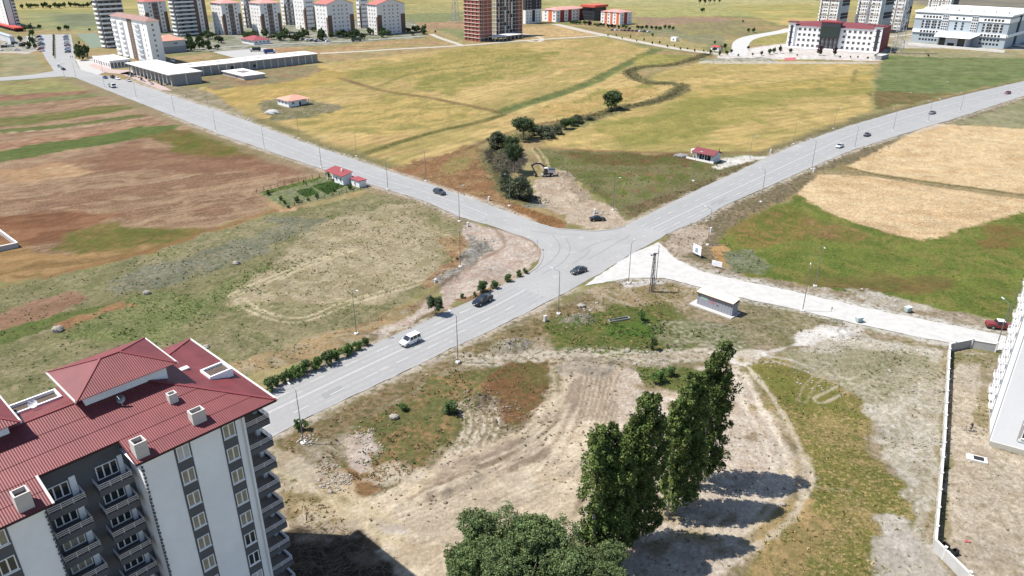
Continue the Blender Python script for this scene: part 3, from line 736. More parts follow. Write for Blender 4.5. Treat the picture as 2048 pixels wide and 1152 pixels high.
def flat_under(pts, margin, lvl=-.10):
    x0 = min(p[0] for p in pts)-8; x1 = max(p[0] for p in pts)+8
    y0 = min(p[1] for p in pts)-8; y1 = max(p[1] for p in pts)+8
    ix0, ix1 = np.searchsorted(gx, [x0, x1]); iy0, iy1 = np.searchsorted(gy, [y0, y1])
    idx = (np.arange(iy0, iy1)[:, None]*NX + np.arange(ix0, ix1)[None, :]).ravel()
    x = VX[idx]; y = VY[idx]
    d = seg_dist(x, y, pts, True)
    d = np.where(inside(x, y, pts), 0, d)
    w = 1-sstep(margin, margin+3, d)
    gz[idx] = gz[idx]*(1-w) + lvl*w*(d <= 0) + np.minimum(gz[idx], 0)*w*(d > 0)*0
flat_under(ROAD, .4)
flat_under(PALE, .3)

def zg(x, y):
    """height of the ground at a point"""
    i = min(max(int(np.searchsorted(gx, x)), 1), NX-1); j = min(max(int(np.searchsorted(gy, y)), 1), NY-1)
    return float(gz[j*NX+i]+gz[(j-1)*NX+i-1])*.5

me = bpy.data.meshes.new('ground')
nq = (NX-1)*(NY-1)
me.vertices.add(NV)
co = np.empty((NV, 3), np.float32); co[:, 0] = VX; co[:, 1] = VY; co[:, 2] = gz
me.vertices.foreach_set('co', co.ravel())
ii = (np.arange(NY-1)[:, None]*NX + np.arange(NX-1)[None, :]).ravel()
quads = np.stack([ii, ii+1, ii+NX+1, ii+NX], 1).astype(np.int32)
me.loops.add(nq*4); me.loops.foreach_set('vertex_index', quads.ravel())
me.polygons.add(nq)
me.polygons.foreach_set('loop_start', np.arange(0, nq*4, 4, dtype=np.int32))
me.polygons.foreach_set('use_smooth', np.ones(nq, bool))
me.update()
ca = me.attributes.new('soil', 'FLOAT_COLOR', 'POINT')
ca.data.foreach_set('color', np.concatenate([gcol, np.ones((NV, 1))], 1).astype(np.float32).ravel())
cb = me.attributes.new('fleck', 'FLOAT_COLOR', 'POINT')
cb.data.foreach_set('color', gflk.astype(np.float32).ravel())

def ground_mat():
    m = bpy.data.materials.new('soil_and_grass')
    m.use_nodes = True
    nt = m.node_tree; N = nt.nodes; L = nt.links
    b = N['Principled BSDF']; b.inputs['Roughness'].default_value = .95; b.inputs['Specular IOR Level'].default_value = .1
    a1 = N.new('ShaderNodeAttribute'); a1.attribute_name = 'soil'
    a2 = N.new('ShaderNodeAttribute'); a2.attribute_name = 'fleck'
    tc = N.new('ShaderNodeTexCoord')
    def noise(sc, det, ro):
        n = N.new('ShaderNodeTexNoise'); n.inputs['Scale'].default_value = sc
        n.inputs['Detail'].default_value = det; n.inputs['Roughness'].default_value = ro
        L.new(tc.outputs['Object'], n.inputs['Vector']); return n
    n1 = noise(.95, 9, .80); n2 = noise(1.9, 7, .82); n3 = noise(.12, 5, .6)
    # fleck mask: threshold falls as the amount rises
    th = N.new('ShaderNodeMath'); th.operation = 'MULTIPLY_ADD'
    L.new(a2.outputs['Alpha'], th.inputs[0]); th.inputs[1].default_value = -.34; th.inputs[2].default_value = .66
    sb = N.new('ShaderNodeMath'); sb.operation = 'SUBTRACT'; L.new(n1.outputs[0], sb.inputs[0]); L.new(th.outputs[0], sb.inputs[1])
    mr = N.new('ShaderNodeMapRange'); mr.inputs[1].default_value = -.015; mr.inputs[2].default_value = .035
    L.new(sb.outputs[0], mr.inputs[0])
    mx = N.new('ShaderNodeMix'); mx.data_type = 'RGBA'
    L.new(mr.outputs[0], mx.inputs[0]); L.new(a1.outputs['Color'], mx.inputs[6]); L.new(a2.outputs['Color'], mx.inputs[7])
    r2 = N.new('ShaderNodeMapRange'); r2.inputs[1].default_value = .38; r2.inputs[2].default_value = .62
    r2.inputs[3].default_value = .52; r2.inputs[4].default_value = 1.48
    L.new(n2.outputs[0], r2.inputs[0])
    r3 = N.new('ShaderNodeMapRange'); r3.inputs[1].default_value = .3; r3.inputs[2].default_value = .7
    r3.inputs[3].default_value = .85; r3.inputs[4].default_value = 1.15
    L.new(n3.outputs[0], r3.inputs[0])
    ga = N.new('ShaderNodeMapRange'); ga.inputs[1].default_value = .0; ga.inputs[2].default_value = .45; ga.inputs[3].default_value = .38; ga.inputs[4].default_value = 1.0
    L.new(a2.outputs['Alpha'], ga.inputs[0])
    gm = N.new('ShaderNodeMix'); gm.data_type = 'FLOAT'; gm.inputs[2].default_value = 1.0
    L.new(ga.outputs[0], gm.inputs[0]); L.new(r2.outputs[0], gm.inputs[3])
    mm = N.new('ShaderNodeMath'); mm.operation = 'MULTIPLY'; L.new(gm.outputs[0], mm.inputs[0]); L.new(r3.outputs[0], mm.inputs[1])
    vm = N.new('ShaderNodeVectorMath'); vm.operation = 'SCALE'
    L.new(mx.outputs[2], vm.inputs[0]); L.new(mm.outputs[0], vm.inputs['Scale'])
    L.new(vm.outputs[0], b.inputs['Base Color'])
    bp = N.new('ShaderNodeBump'); bp.inputs['Distance'].default_value = .30; bp.inputs['Strength'].default_value = 1.0
    L.new(n1.outputs[0], bp.inputs['Height']); L.new(bp.outputs[0], b.inputs['Normal'])
    return m
me.materials.append(ground_mat())
ground = place('ground', me)
struct(ground)

# ================================================================ roads
def sheet(name, pts, z, m, kind='structure', parent=None):
    tri = tessellate_polygon([[Vector((x, y, 0)) for x, y in pts]])
    mb = MB(); fs = []
    for t in tri:
        a, b, c = (pts[i] for i in t)
        s = (b[0]-a[0])*(c[1]-a[1])-(b[1]-a[1])*(c[0]-a[0])
        fs.append(t if s > 0 else t[::-1])
    mb.add([(x, y, z) for x, y in pts], fs)
    o = mb.build(name, m, parent)
    if parent is None: struct(o, kind)
    return o
def ribbon_mb(mb, pts, w, z, side=0.0):
    P = []
    for i, p in enumerate(pts):
        a = pts[max(i-1, 0)]; b = pts[min(i+1, len(pts)-1)]
        dx, dy = b[0]-a[0], b[1]-a[1]; L = math.hypot(dx, dy) or 1
        nx, ny = -dy/L, dx/L
        P.append(((p[0]+nx*(side-w/2), p[1]+ny*(side-w/2), z), (p[0]+nx*(side+w/2), p[1]+ny*(side+w/2), z)))
    o = len(mb.v)
    for a, b in P: mb.v += [a, b]
    for i in range(len(P)-1):
        mb.f.append((o+2*i, o+2*i+2, o+2*i+3, o+2*i+1)); mb.m.append(mb.mi)
def resample(pts, step):
    out = [pts[0]]; acc = 0
    for i in range(len(pts)-1):
        a = pts[i]; b = pts[i+1]; L = math.hypot(b[0]-a[0], b[1]-a[1]); t = step-acc
        while t <= L:
            out.append((a[0]+(b[0]-a[0])*t/L, a[1]+(b[1]-a[1])*t/L)); t += step
        acc = L-(t-step)
    return out
def ragged(pts, amp, step=2.0, seed=3):
    q = resample(list(pts)+[pts[0]], step)
    x = np.array([p[0] for p in q]); y = np.array([p[1] for p in q])
    dx = (fbm(x/2.2, y/2.2, seed, 3)-.5)*amp*2; dy = (fbm(x/2.2, y/2.2, seed+50, 3)-.5)*amp*2
    return [(float(a), float(b)) for a, b in zip(x+dx, y+dy)]

def asphalt_mat():
    m = bpy.data.materials.new('worn_asphalt'); m.use_nodes = True
    nt = m.node_tree; N = nt.nodes; L = nt.links
    b = N['Principled BSDF']; b.inputs['Roughness'].default_value = .85; b.inputs['Specular IOR Level'].default_value = .25
    tc = N.new('ShaderNodeTexCoord')
    def noise(sc, det, ro):
        n = N.new('ShaderNodeTexNoise'); n.inputs['Scale'].default_value = sc
        n.inputs['Detail'].default_value = det; n.inputs['Roughness'].default_value = ro
        L.new(tc.outputs['Object'], n.inputs['Vector']); return n
    n1 = noise(.09, 6, .6); n2 = noise(1.4, 7, .75); n3 = noise(.35, 3, .5)
    c1 = N.new('ShaderNodeMix'); c1.data_type = 'RGBA'
    r = N.new('ShaderNodeMapRange'); r.inputs[1].default_value = .35; r.inputs[2].default_value = .65
    L.new(n1.outputs[0], r.inputs[0]); L.new(r.outputs[0], c1.inputs[0])
    c1.inputs[6].default_value = (*alb(191,190,188), 1); c1.inputs[7].default_value = (*alb(201,200,198), 1)
    r2 = N.new('ShaderNodeMapRange'); r2.inputs[1].default_value = .3; r2.inputs[2].default_value = .7; r2.inputs[3].default_value = .88; r2.inputs[4].default_value = 1.1
    L.new(n2.outputs[0], r2.inputs[0])
    vm = N.new('ShaderNodeVectorMath'); vm.operation = 'SCALE'
    L.new(c1.outputs[2], vm.inputs[0]); L.new(r2.outputs[0], vm.inputs['Scale'])
    c2 = N.new('ShaderNodeMix'); c2.data_type = 'RGBA'      # dusty patches
    r3 = N.new('ShaderNodeMapRange'); r3.inputs[1].default_value = .60; r3.inputs[2].default_value = .72; r3.inputs[4].default_value = .5
    L.new(n3.outputs[0], r3.inputs[0]); L.new(r3.outputs[0], c2.inputs[0])
    L.new(vm.outputs[0], c2.inputs[6]); c2.inputs[7].default_value = (*alb(224,216,206), 1)
    L.new(c2.outputs[2], b.inputs['Base Color'])
    return m
M_ASPH = asphalt_mat()
M_PALE = mat('crushed_limestone', alb(236,233,228), .95, var=.16, vscale=.5, spec=.1, bump=.05, bscale=3)
M_PAINT = mat('road_paint_white', alb(246,246,244), .8, var=.14, vscale=1.5)
M_GRAVEL = mat('gravel_track', alb(226,216,200), .95, var=.16, vscale=.4, spec=.1)
M_TYRE = mat('tyre_rubber_on_asphalt', alb(168,167,166), .9)
M_PATCH = mat('asphalt_patch', alb(180,180,179), .9, var=.08, vscale=1.0)

road = sheet('road', ragged(ROAD, .35), .05, M_ASPH)
pale = sheet('gravel_road', ragged(PALE, .5, 1.2, 8), .044, M_PALE)
def marks(lines, name, w, z=.066, dash=None):
    for ln, side in lines:
        pts = smooth_line(GL(ln), 8)
        if dash:
            q = resample(pts, .5); per = int((dash[0]+dash[1])/.5); on = int(dash[0]/.5)
            me_ = None
            for i in range(0, len(q)-on-1, per):
                mb = MB(); ribbon_mb(mb, q[i:i+on+1], w, z, side)
                mb.build(name, M_PAINT, road)
        else:
            mb = MB(); ribbon_mb(mb, pts, w, z, side); mb.build(name, M_PAINT, road)
C2L = [(400,892),(541,824),(650,772),(760,720),(862,673),(928,641),(990,612),(1050,580)]
C2R = [(1301,458),(1400,411),(1500,364),(1625,306),(1721,264),(1882,214),(2048,172),(2150,140)]
C1 = [(190,160),(330,205),(500,264),(640,318),(760,358),(850,384),(930,412),(975,430)]
marks([(C2L, -.14), (C2L, .14), (C2R, -.14), (C2R, .14)], 'centre_line', .12)
marks([(C2L, 3.0), (C2L, -3.2), (C2R, 3.2), (C2R, -3.2)], 'lane_dash', .15, dash=(3.0, 4.5))
marks([(C1, 0.0)], 'centre_line', .14)
marks([(C1, 3.1), (C1, -3.1)], 'lane_dash', .13, dash=(3.0, 5.0))
M_WPATH = mat('polished_asphalt', alb(190,189,188), .75, var=.05, vscale=.3)
for ln in (C2L, C2R, C1):
    q = smooth_line(GL(ln), 8)
    for side in (-5.4,-3.9,-2.3,-.75,.75,2.3,3.9,5.4) if ln is not C1 else (-4.6,-3.2,-2.2,-.8,.8,2.2,3.2,4.6):
        mb = MB(); ribbon_mb(mb, q, .8, .056, side); mb.build('wheel_path', M_WPATH, road)
for ln in ([(1070,545),(1105,520),(1120,495),(1105,470)],[(1085,548),(1125,525),(1140,500),(1132,476)],[(1175,520),(1210,500),(1260,470)],[(1160,505),(1190,488),(1225,478)],[(1060,462),(1110,468),(1160,470)],[(1145,528),(1170,512),(1180,500)]):
    mb = MB(); ribbon_mb(mb, smooth_line(GL(ln), 8), .2, .060); mb.build('tyre_mark', M_TYRE, road)
for c in ([(640,790),(680,771),(690,780),(650,799)],[(1420,408),(1450,394),(1458,400),(1428,414)]):
    sheet('asphalt_patch', GL(c), .058, M_PATCH, parent=road)
# kerb edging at the junction
def kerb(name, line, w=.25, h=.13):
    pts = smooth_line(GL(line), 6)
    mb = MB(); n = len(pts)
    for i in range(n-1):
        a, b = pts[i], pts[i+1]
        mb.bar((a[0], a[1], h/2+.02), (b[0], b[1], h/2+.02), w, h)
    o = mb.build(name, mat('kerb_concrete', alb(206,200,192), .9, var=.15, vscale=2)); return struct(o)
kerb('kerb', [(972,448),(1030,468),(1062,479),(1080,494),(1086,512),(1076,533),(1058,546)])
kerb('kerb', [(1110,457.5),(1180,462.5),(1215,460.5),(1250,453)])
# pale tracks far off
def track(name, line, w, z=.05, m=None):
    mb = MB(); ribbon_mb(mb, smooth_line(GL(line), 6), w, z)
    return struct(mb.build(name, m or M_GRAVEL))
track('gravel_track', [(640,107),(700,104),(800,98),(925,91),(1050,81),(1150,75),(1212,71)], 6.0)
track('gravel_track', [(925,91),(880,76),(862,68)], 5.0, .055)
track('gravel_track', [(1050,81),(1075,84),(1082,76),(1045,67)], 4.0, .055)
track('gravel_track', [(1110,48),(1160,60),(1212,71),(1280,84),(1350,97),(1420,106),(1470,112)], 9.0, .06)
track('gravel_track', [(1475,112),(1480,98),(1484,84),(1505,74),(1560,64),(1585,58)], 13.0, .07, M_PALE)
track('service_road', [(258,112),(330,104),(420,96),(560,88),(700,82),(850,72)], 6.0, .05, mat('old_tarmac', alb(190,188,182), .9, var=.08, vscale=.3))
track('service_road', [(1780,74),(1830,68),(1900,62)], 5.0, .05, M_GRAVEL)
track('cross_street', [(-60,163),(20,157),(70,151),(110,147)], 9.0, .058, M_ASPH)
track('sports_lane', [(-40,106),(30,105),(60,106)], 4.0, .05)
sheet('paved_yard', GL([(425,104),(530,96),(560,108),(470,116)]), .05, mat('yard_concrete', alb(214,212,208), .9, var=.08, vscale=.3))
# ================================================================ red-roofed apartment block, near left
M_WHITE = mat('white_render', (.83,.84,.86), .85, var=.08, vscale=.25)
M_DARK = mat('anthracite_render', (.105,.108,.120), .85, var=.10, vscale=.5)
M_GLASS = mat('window_glass', (.030,.036,.040), .08, spec=.7)
M_FRAME = mat('white_window_frame', (.78,.78,.77), .5)
M_STEEL = mat('railing_steel', (.66,.64,.63), .5, metal=.2)
M_CURTAIN = mat('curtain_behind_glass', (.30,.27,.20), .6, var=.25, vscale=1.5)
M_CURT2 = mat('pale_curtain', (.50,.50,.48), .6, var=.15, vscale=1.5)
M_FLOORIN = mat('balcony_floor', (.26,.22,.19), .9, var=.2)
M_COPE = mat('white_metal_trim', (.56,.54,.52), .5)

def roof_red(name, c1, c2, rot, wl=.21):
    """corrugated metal sheet; ribs run down the slope (rot = world angle of the rib's cross direction)"""
    m = bpy.data.materials.new(name); m.use_nodes = True
    nt = m.node_tree; N = nt.nodes; L = nt.links
    b = N['Principled BSDF']; b.inputs['Roughness'].default_value = .55; b.inputs['Specular IOR Level'].default_value = .35
    tc = N.new('ShaderNodeTexCoord'); mp = N.new('ShaderNodeMapping'); mp.inputs['Rotation'].default_value = (0, 0, rot)
    L.new(tc.outputs['Object'], mp.inputs['Vector'])
    wv = N.new('ShaderNodeTexWave'); wv.inputs['Scale'].default_value = .314/wl*1.0; wv.inputs['Distortion'].default_value = 0
    L.new(mp.outputs[0], wv.inputs['Vector'])
    nz = N.new('ShaderNodeTexNoise'); nz.inputs['Scale'].default_value = .5; nz.inputs['Detail'].default_value = 7; nz.inputs['Roughness'].default_value = .65
    L.new(tc.outputs['Object'], nz.inputs['Vector'])
    mx = N.new('ShaderNodeMix'); mx.data_type = 'RGBA'
    r = N.new('ShaderNodeMapRange'); r.inputs[1].default_value = .3; r.inputs[2].default_value = .7
    L.new(nz.outputs[0], r.inputs[0]); L.new(r.outputs[0], mx.inputs[0])
    mx.inputs[6].default_value = (*c1, 1); mx.inputs[7].default_value = (*c2, 1)
    oi = N.new('ShaderNodeObjectInfo'); ro = N.new('ShaderNodeMapRange'); ro.inputs[3].default_value = .90; ro.inputs[4].default_value = 1.10
    L.new(oi.outputs['Random'], ro.inputs[0]); vs = N.new('ShaderNodeVectorMath'); vs.operation = 'SCALE'
    L.new(mx.outputs[2], vs.inputs[0]); L.new(ro.outputs[0], vs.inputs['Scale'])
    L.new(vs.outputs[0], b.inputs['Base Color'])
    bp = N.new('ShaderNodeBump'); bp.inputs['Distance'].default_value = .035; bp.inputs['Strength'].default_value = .6
    L.new(wv.outputs[0], bp.inputs['Height']); L.new(bp.outputs[0], b.inputs['Normal'])
    return m
RC1, RC2 = (.128,.027,.029), (.176,.040,.042)
M_ROOF_X = roof_red('red_sheet_roof_front', RC1, RC2, 0.0)
M_ROOF_Y = roof_red('red_sheet_roof_side', RC1, RC2, R(90))
M_RIDGE = mat('red_ridge_cap', (.19,.045,.048), .5)

EAVE = 29.0
NB = thing('apartment_block', 'tall white and anthracite apartment block under a red sheet metal hip roof', 'apartment block', (-24.57, 64.56, 0), R(47.55))
BL = -35.6; BDEP = 19.3; FL = 2.85
# roof plan: right wing x -14.4..0, recess x -21.3..-14.4 (y from 3.3), left wing x -35.6..-21.3
SLP = .30
def zr(y): return EAVE + SLP*min(y, BDEP-y)
RIDGE = EAVE + SLP*BDEP/2
HY = BDEP/2
def course(poly, m, name='roof_sheet', th=.05):
    """one course of roof sheet: polygon of (x,y,z) lifted by a thickness"""
    mb = MB(); n = len(poly)
    mb.add([(x,y,z+th) for x,y,z in poly] + [(x,y,z) for x,y,z in poly],
           [tuple(range(n))] + [(i, i+n, (i+1)%n+n, (i+1)%n) for i in range(n)])
    return mb.build(name, m, NB)
# front slope in courses; each upper course laps 4 cm over the lower
ys = [0.0, 1.65, 3.3, 5.4, 7.5, HY]
for i in range(len(ys)-1):
    a, b = ys[i], ys[i+1]
    up = .012*i
    za, zb = EAVE+SLP*a+up+.03, EAVE+SLP*b+up
    if b <= 3.31:
        course([(-14.4,a,za),(-a,a,za),(-b,b,zb),(-14.4,b,zb)], M_ROOF_X)
        course([(BL+a,a,za),(-21.3,a,za),(-21.3,b,zb),(BL+b,b,zb)], M_ROOF_X)
    else:
        course([(BL+a,a,za),(-a,a,za),(-b,b,zb),(BL+b,b,zb)], M_ROOF_X)
for i in range(len(ys)-1):                      # back slope
    a, b = ys[i], ys[i+1]
    za, zb = EAVE+SLP*a+.012*i+.03, EAVE+SLP*b+.012*i
    course([(BL+b,BDEP-b,zb),(-b,BDEP-b,zb),(-a,BDEP-a,za),(BL+a,BDEP-a,za)], M_ROOF_X)
for i in range(len(ys)-1):                      # end slopes
    a, b = ys[i], ys[i+1]
    za, zb = EAVE+SLP*a+.012*i+.03, EAVE+SLP*b+.012*i
    if b < HY:
        course([(-a,a,za),(-a,BDEP-a,za),(-b,BDEP-b,zb),(-b,b,zb)], M_ROOF_Y)
        course([(BL+a,BDEP-a,za),(BL+a,a,za),(BL+b,b,zb),(BL+b,BDEP-b,zb)], M_ROOF_Y)
    else:
        course([(-a,a,za),(-a,BDEP-a,za),(-b,b,zb)], M_ROOF_Y)
        course([(BL+a,BDEP-a,za),(BL+a,a,za),(BL+b,b,zb)], M_ROOF_Y)
for p, q in (((0,0,EAVE),(-HY,HY,RIDGE)),((0,BDEP,EAVE),(-HY,HY,RIDGE)),((BL,0,EAVE),(BL+HY,HY,RIDGE)),((BL,BDEP,EAVE),(BL+HY,HY,RIDGE)),((BL+HY,HY,RIDGE),(-HY,HY,RIDGE))):
    mb = MB(); mb.bar((p[0],p[1],p[2]+.10),(q[0],q[1],q[2]+.14), .30, .09); mb.build('ridge_cap', M_RIDGE, NB)
# eaves boards and white gutter
mb = MB()
for a, b in (((0,0),(-14.4,0)),((-14.4,0),(-14.4,3.3)),((-14.4,3.3),(-21.3,3.3)),((-21.3,3.3),(-21.3,0)),((-21.3,0),(BL,0)),((BL,0),(BL,BDEP)),((BL,BDEP),(0,BDEP))):
    z0 = zr(a[1]) if a[1] == b[1] else EAVE
    mb.bar((a[0],a[1],zr(a[1])-.07),(b[0],b[1],zr(b[1])-.07), .06, .18)
mb.build('fascia', mat('dark_fascia', (.045,.022,.024), .6), NB)
mb = MB(); mb.bar((.06,-.06,EAVE+.03),(.06,BDEP+.06,EAVE+.03), .22, .16); mb.build('gutter', M_COPE, NB)
mb = MB(); mb.bar((-21.3,-.04,EAVE+.06),(-21.3,3.4,zr(3.3)+.08), .20, .12); mb.build('verge_trim', M_COPE, NB)
mb = MB()
mb.add([(0,0,EAVE-.16),(-14.4,0,EAVE-.16),(-14.4,3.92,EAVE-.16),(-21.3,3.92,EAVE-.16),(-21.3,0,EAVE-.16),(BL,0,EAVE-.16),(BL,BDEP,EAVE-.16),(0,BDEP,EAVE-.16)], [tuple(range(8))])
mb.build('soffit', M_WHITE, NB)
# walls (0.6 m behind the eaves); the right corner is open for balconies
WY = .7
mb = MB()
mb.box(-13.8, -3.4, WY, BDEP-.6, 0, EAVE-.17)
mb.box(-3.4, -.7, 6.2, BDEP-.6, 0, EAVE-.17)
mb.build('wall', M_WHITE, NB)
mb = MB(); mb.box(BL+.6, -21.9, WY, BDEP-.6, 0, EAVE-.17); mb.build('wall', M_WHITE, NB)
mb = MB(); mb.box(-21.898, -13.802, 3.9, BDEP-3.5, 0, zr(3.3)-.06); mb.build('recess_wall', M_DARK, NB)

# shared window: two casements, frame and glass
def win_mesh(w, h, glass, sill=True, mull=1):
    mb = MB(); mb.mi = 0
    f = .09
    mb.box(-w/2, w/2, -.05, .04, -h/2, -h/2+f); mb.box(-w/2, w/2, -.05, .04, h/2-f, h/2)
    mb.box(-w/2, -w/2+f, -.05, .04, -h/2+f, h/2-f); mb.box(w/2-f, w/2, -.05, .04, -h/2+f, h/2-f)
    for k in range(mull):
        x = -w/2+w*(k+1)/(mull+1); mb.box(x-.06, x+.06, -.045, .035, -h/2+f, h/2-f)
    if sill: mb.box(-w/2-.06, w/2+.06, -.14, .0, -h/2-.09, -h/2-.003)
    return mb.mesh('window', M_FRAME)
def pane_mesh(w, h, g):
    mb = MB(); mb.box(-w/2+.09, w/2-.09, -.012, .0, -h/2+.09, h/2-.09); return mb.mesh('pane', g)
WM = win_mesh(1.25, 1.55, None); PM = [pane_mesh(1.25, 1.55, g) for g in (M_GLASS, M_CURTAIN, M_CURT2)]
WROT = {'f': 0.0, 'l': R(-90), 'r': R(90), 'b': R(180)}
def add_win(parent, wm, pm, loc, face='f'):
    w = place('window', wm, parent, loc, WROT[face]); place('pane', pm, w); return w
NFL = 10
for x0, x1 in ((-10.75,-9.15),(-6.0,-4.45),(-31.2,-29.6),(-26.4,-24.8)):
    mb = MB(); mb.box(x0, x1, WY-.05, WY-.002, 0, EAVE-.18); mb.build('dark_strip', M_DARK, NB)
    for k in range(NFL):
        z = EAVE-1.35-k*FL
        add_win(NB, WM, PM[rnd.choice((0,1,1,2,1))], ((x0+x1)/2, WY-.06, z))
# quoins: small dark blocks up the edges of the recess, too small to pick apart
for x in (-13.8, -21.9):
    mb = MB()
    n = int((EAVE-.6)/.42)
    for k in range(n):
        s = .14 if k % 2 else .09
        mb.box(x-s if x < -20 else x-.06, x+.06 if x < -20 else x+s, WY-.14, WY+.10, .2+k*.42, .2+k*.42+.24)
    o = mb.build('quoins', mat('quoin_grey', (.10,.10,.105), .8), NB); o['kind'] = 'stuff'

# balcony: slab, dark parapet band, steel rails
def rail_mb(pts, z, n_rail=3, h=.62, step=1.1):
    mb = MB()
    for i in range(len(pts)-1):
        a, b = Vector((*pts[i], z)), Vector((*pts[i+1], z)); L = (b-a).length
        for k in range(n_rail):
            dz = Vector((0,0,h*(k+1)/n_rail)); mb.bar(a+dz, b+dz, .06, .06)
        m_ = max(1, round(L/step))
        for k in range(m_+1):
            p = a+(b-a)*k/m_; mb.bar(p, p+Vector((0,0,h)), .05, .05)
    return mb
def balcony(x0, x1, y0, y1, z, right=False):
    """open on front (y0) and on the right end when asked"""
    mb = MB(); mb.box(x0, x1, y0, y1, z-.16, z)
    sl = mb.build('balcony', M_WHITE, NB)
    mb = MB(); mb.box(x0, x1, y0-.10, y0-.002, z-.30, z+.38)
    if right: mb.box(x1+.002, x1+.10, y0-.10, y1, z-.30, z+.38)
    else:
        mb.box(x0-.10, x0-.002, y0-.10, y1, z-.30, z+.38); mb.box(x1+.002, x1+.10, y0-.10, y1, z-.30, z+.38)
    mb.build('parapet', M_DARK, sl)
    mb = MB(); mb.box(x0+.01, x1-.01, y0+.01, y1-.01, z+.002, z+.03); mb.build('floor', M_FLOORIN, sl)
    pts = [(x0, y0-.05), (x1+.05, y0-.05), (x1+.05, y1)] if right else [(x0-.05, y1), (x0-.05, y0-.05), (x1+.05, y0-.05), (x1+.05, y1)]
    rail_mb(pts, z+.38).build('railing', M_STEEL, sl)
    return sl
WM3 = win_mesh(1.9, 1.5, None, False, 2); PM3 = [pane_mesh(1.9, 1.5, g) for g in (M_GLASS, M_CURTAIN)]
for k in range(NFL):
    z = EAVE-2.75-k*FL
    balcony(-3.4, -.75, 1.0, 6.19, z, True)                                 # corner
    balcony(-17.2, -14.35, 2.35, 3.89, z-.15)                                # recess, right column
    balcony(-21.45, -18.5, 2.35, 3.89, z-.15)                                # recess, left column
    add_win(NB, WM3, PM3[0], (-15.85, 3.84, z+1.05)); add_win(NB, WM3, PM3[rnd.choice((0,0,1))], (-20.1, 3.84, z+1.05))
    mb = MB(); mb.box(-14.80, -14.36, 3.80, 3.895, z-.10, z+2.0); mb.build('white_panel', M_WHITE, NB); mb = MB(); mb.box(-19.05, -18.5, 3.80, 3.895, z-.10, z+2.0); mb.build('white_panel', M_WHITE, NB)
    # balcony door on the side wall of the corner balcony
    mb = MB(); mb.box(-3.42, -3.36, 3.6, 5.2, z+.05, z+2.15); d = mb.build('balcony_door', M_GLASS, NB)
    mb = MB(); mb.box(-1.25, -.8, 3.2, 3.75, z+.035, z+FL-.17); mb.build('pier', M_WHITE, NB)
# drainpipe and corner pilaster
mb = MB(); mb.cyl((-3.75, WY-.12, 0), (-3.75, WY-.12, EAVE-.2), .07, n=8); mb.build('drainpipe', M_COPE, NB)

# attic storeys with their own hip roofs
def attic(x0, x1, y0, y1, z, rise, name='attic'):
    mb = MB(); mb.box(x0+.9, x1-.9, y0+.95, y1-.9, EAVE+.8, z-.05); a = mb.build(name, M_WHITE, NB)
    hx = (y1-y0)/2; xm0, xm1 = x0+hx, x1-hx
    if xm0 > xm1: xm0 = xm1 = (x0+x1)/2
    ym = (y0+y1)/2; zt = z+rise
    def part(poly, m):
        mb = MB(); n = len(poly)
        mb.add([(p[0],p[1],p[2]+.06) for p in poly]+list(poly), [tuple(range(n)), tuple(range(2*n-1,n-1,-1))]+[(i, i+n, (i+1)%n+n, (i+1)%n) for i in range(n)])
        mb.build('attic_roof', m, a)
    part([(x0,y0,z),(x1,y0,z),(xm1,ym,zt),(xm0,ym,zt)], M_ROOF_X)
    part([(x1,y1,z),(x0,y1,z),(xm0,ym,zt),(xm1,ym,zt)], M_ROOF_X)
    part([(x1,y0,z),(x1,y1,z),(xm1,ym,zt)], M_ROOF_Y)
    part([(x0,y1,z),(x0,y0,z),(xm0,ym,zt)], M_ROOF_Y)
    mb = MB()
    for p, q in (((x0,y0,z),(xm0,ym,zt)),((x0,y1,z),(xm0,ym,zt)),((x1,y0,z),(xm1,ym,zt)),((x1,y1,z),(xm1,ym,zt)),((xm0,ym,zt),(xm1,ym,zt))):
        if p != q: mb.bar((p[0],p[1],p[2]+.08),(q[0],q[1],q[2]+.08), .24, .08)
    mb.build('ridge_cap', M_RIDGE, a)
    mb = MB(); mb.bar((x1+.03,y0-.03,z),(x1+.03,y1+.03,z), .14, .16); mb.bar((x0-.03,y0-.03,z),(x0-.03,y1+.03,z), .14, .16); mb.build('white_verge', M_COPE, a)
attic(-15.85, -6.1, 7.8, 15.7, 33.0, 1.45)
attic(-30.1, -20.4, 8.1, 16.0, 33.0, 1.45)
# roof terrace cut between the attics, front hatch and shafts
def shaft(x, y, w, d, h, zoff=0.0):
    z = zr(y)-.4
    mb = MB(); t = .12
    mb.box(x-w/2, x+w/2, y-d/2, y-d/2+t, z, z+h+.4); mb.box(x-w/2, x+w/2, y+d/2-t, y+d/2, z, z+h+.4)
    mb.box(x-w/2, x-w/2+t, y-d/2+t, y+d/2-t, z, z+h+.4); mb.box(x+w/2-t, x+w/2, y-d/2+t, y+d/2-t, z, z+h+.4)
    s = mb.build('vent_shaft', mat('shaft_plaster', alb(236,228,220,1.6), .9, var=.08, vscale=1.5), NB)
    mb = MB(); mb.box(x-w/2+t, x+w/2-t, y-d/2+t, y+d/2-t, z+.2, z+h-.05); mb.build('shaft_mouth', mat('shaft_inside', (.11,.085,.07), .95, var=.3, vscale=4), s)
shaft(-7.55, 1.75, 1.35, 1.0, 1.25)
shaft(-8.25, 5.2, .85, .75, 1.0)
shaft(-13.5, .95, 1.15, 1.2, 1.55)
shaft(-23.1, 1.05, 1.2, 1.2, 1.55)
M_TERR = mat('terrace_floor', (.10,.075,.06), .95, var=.3, vscale=2)
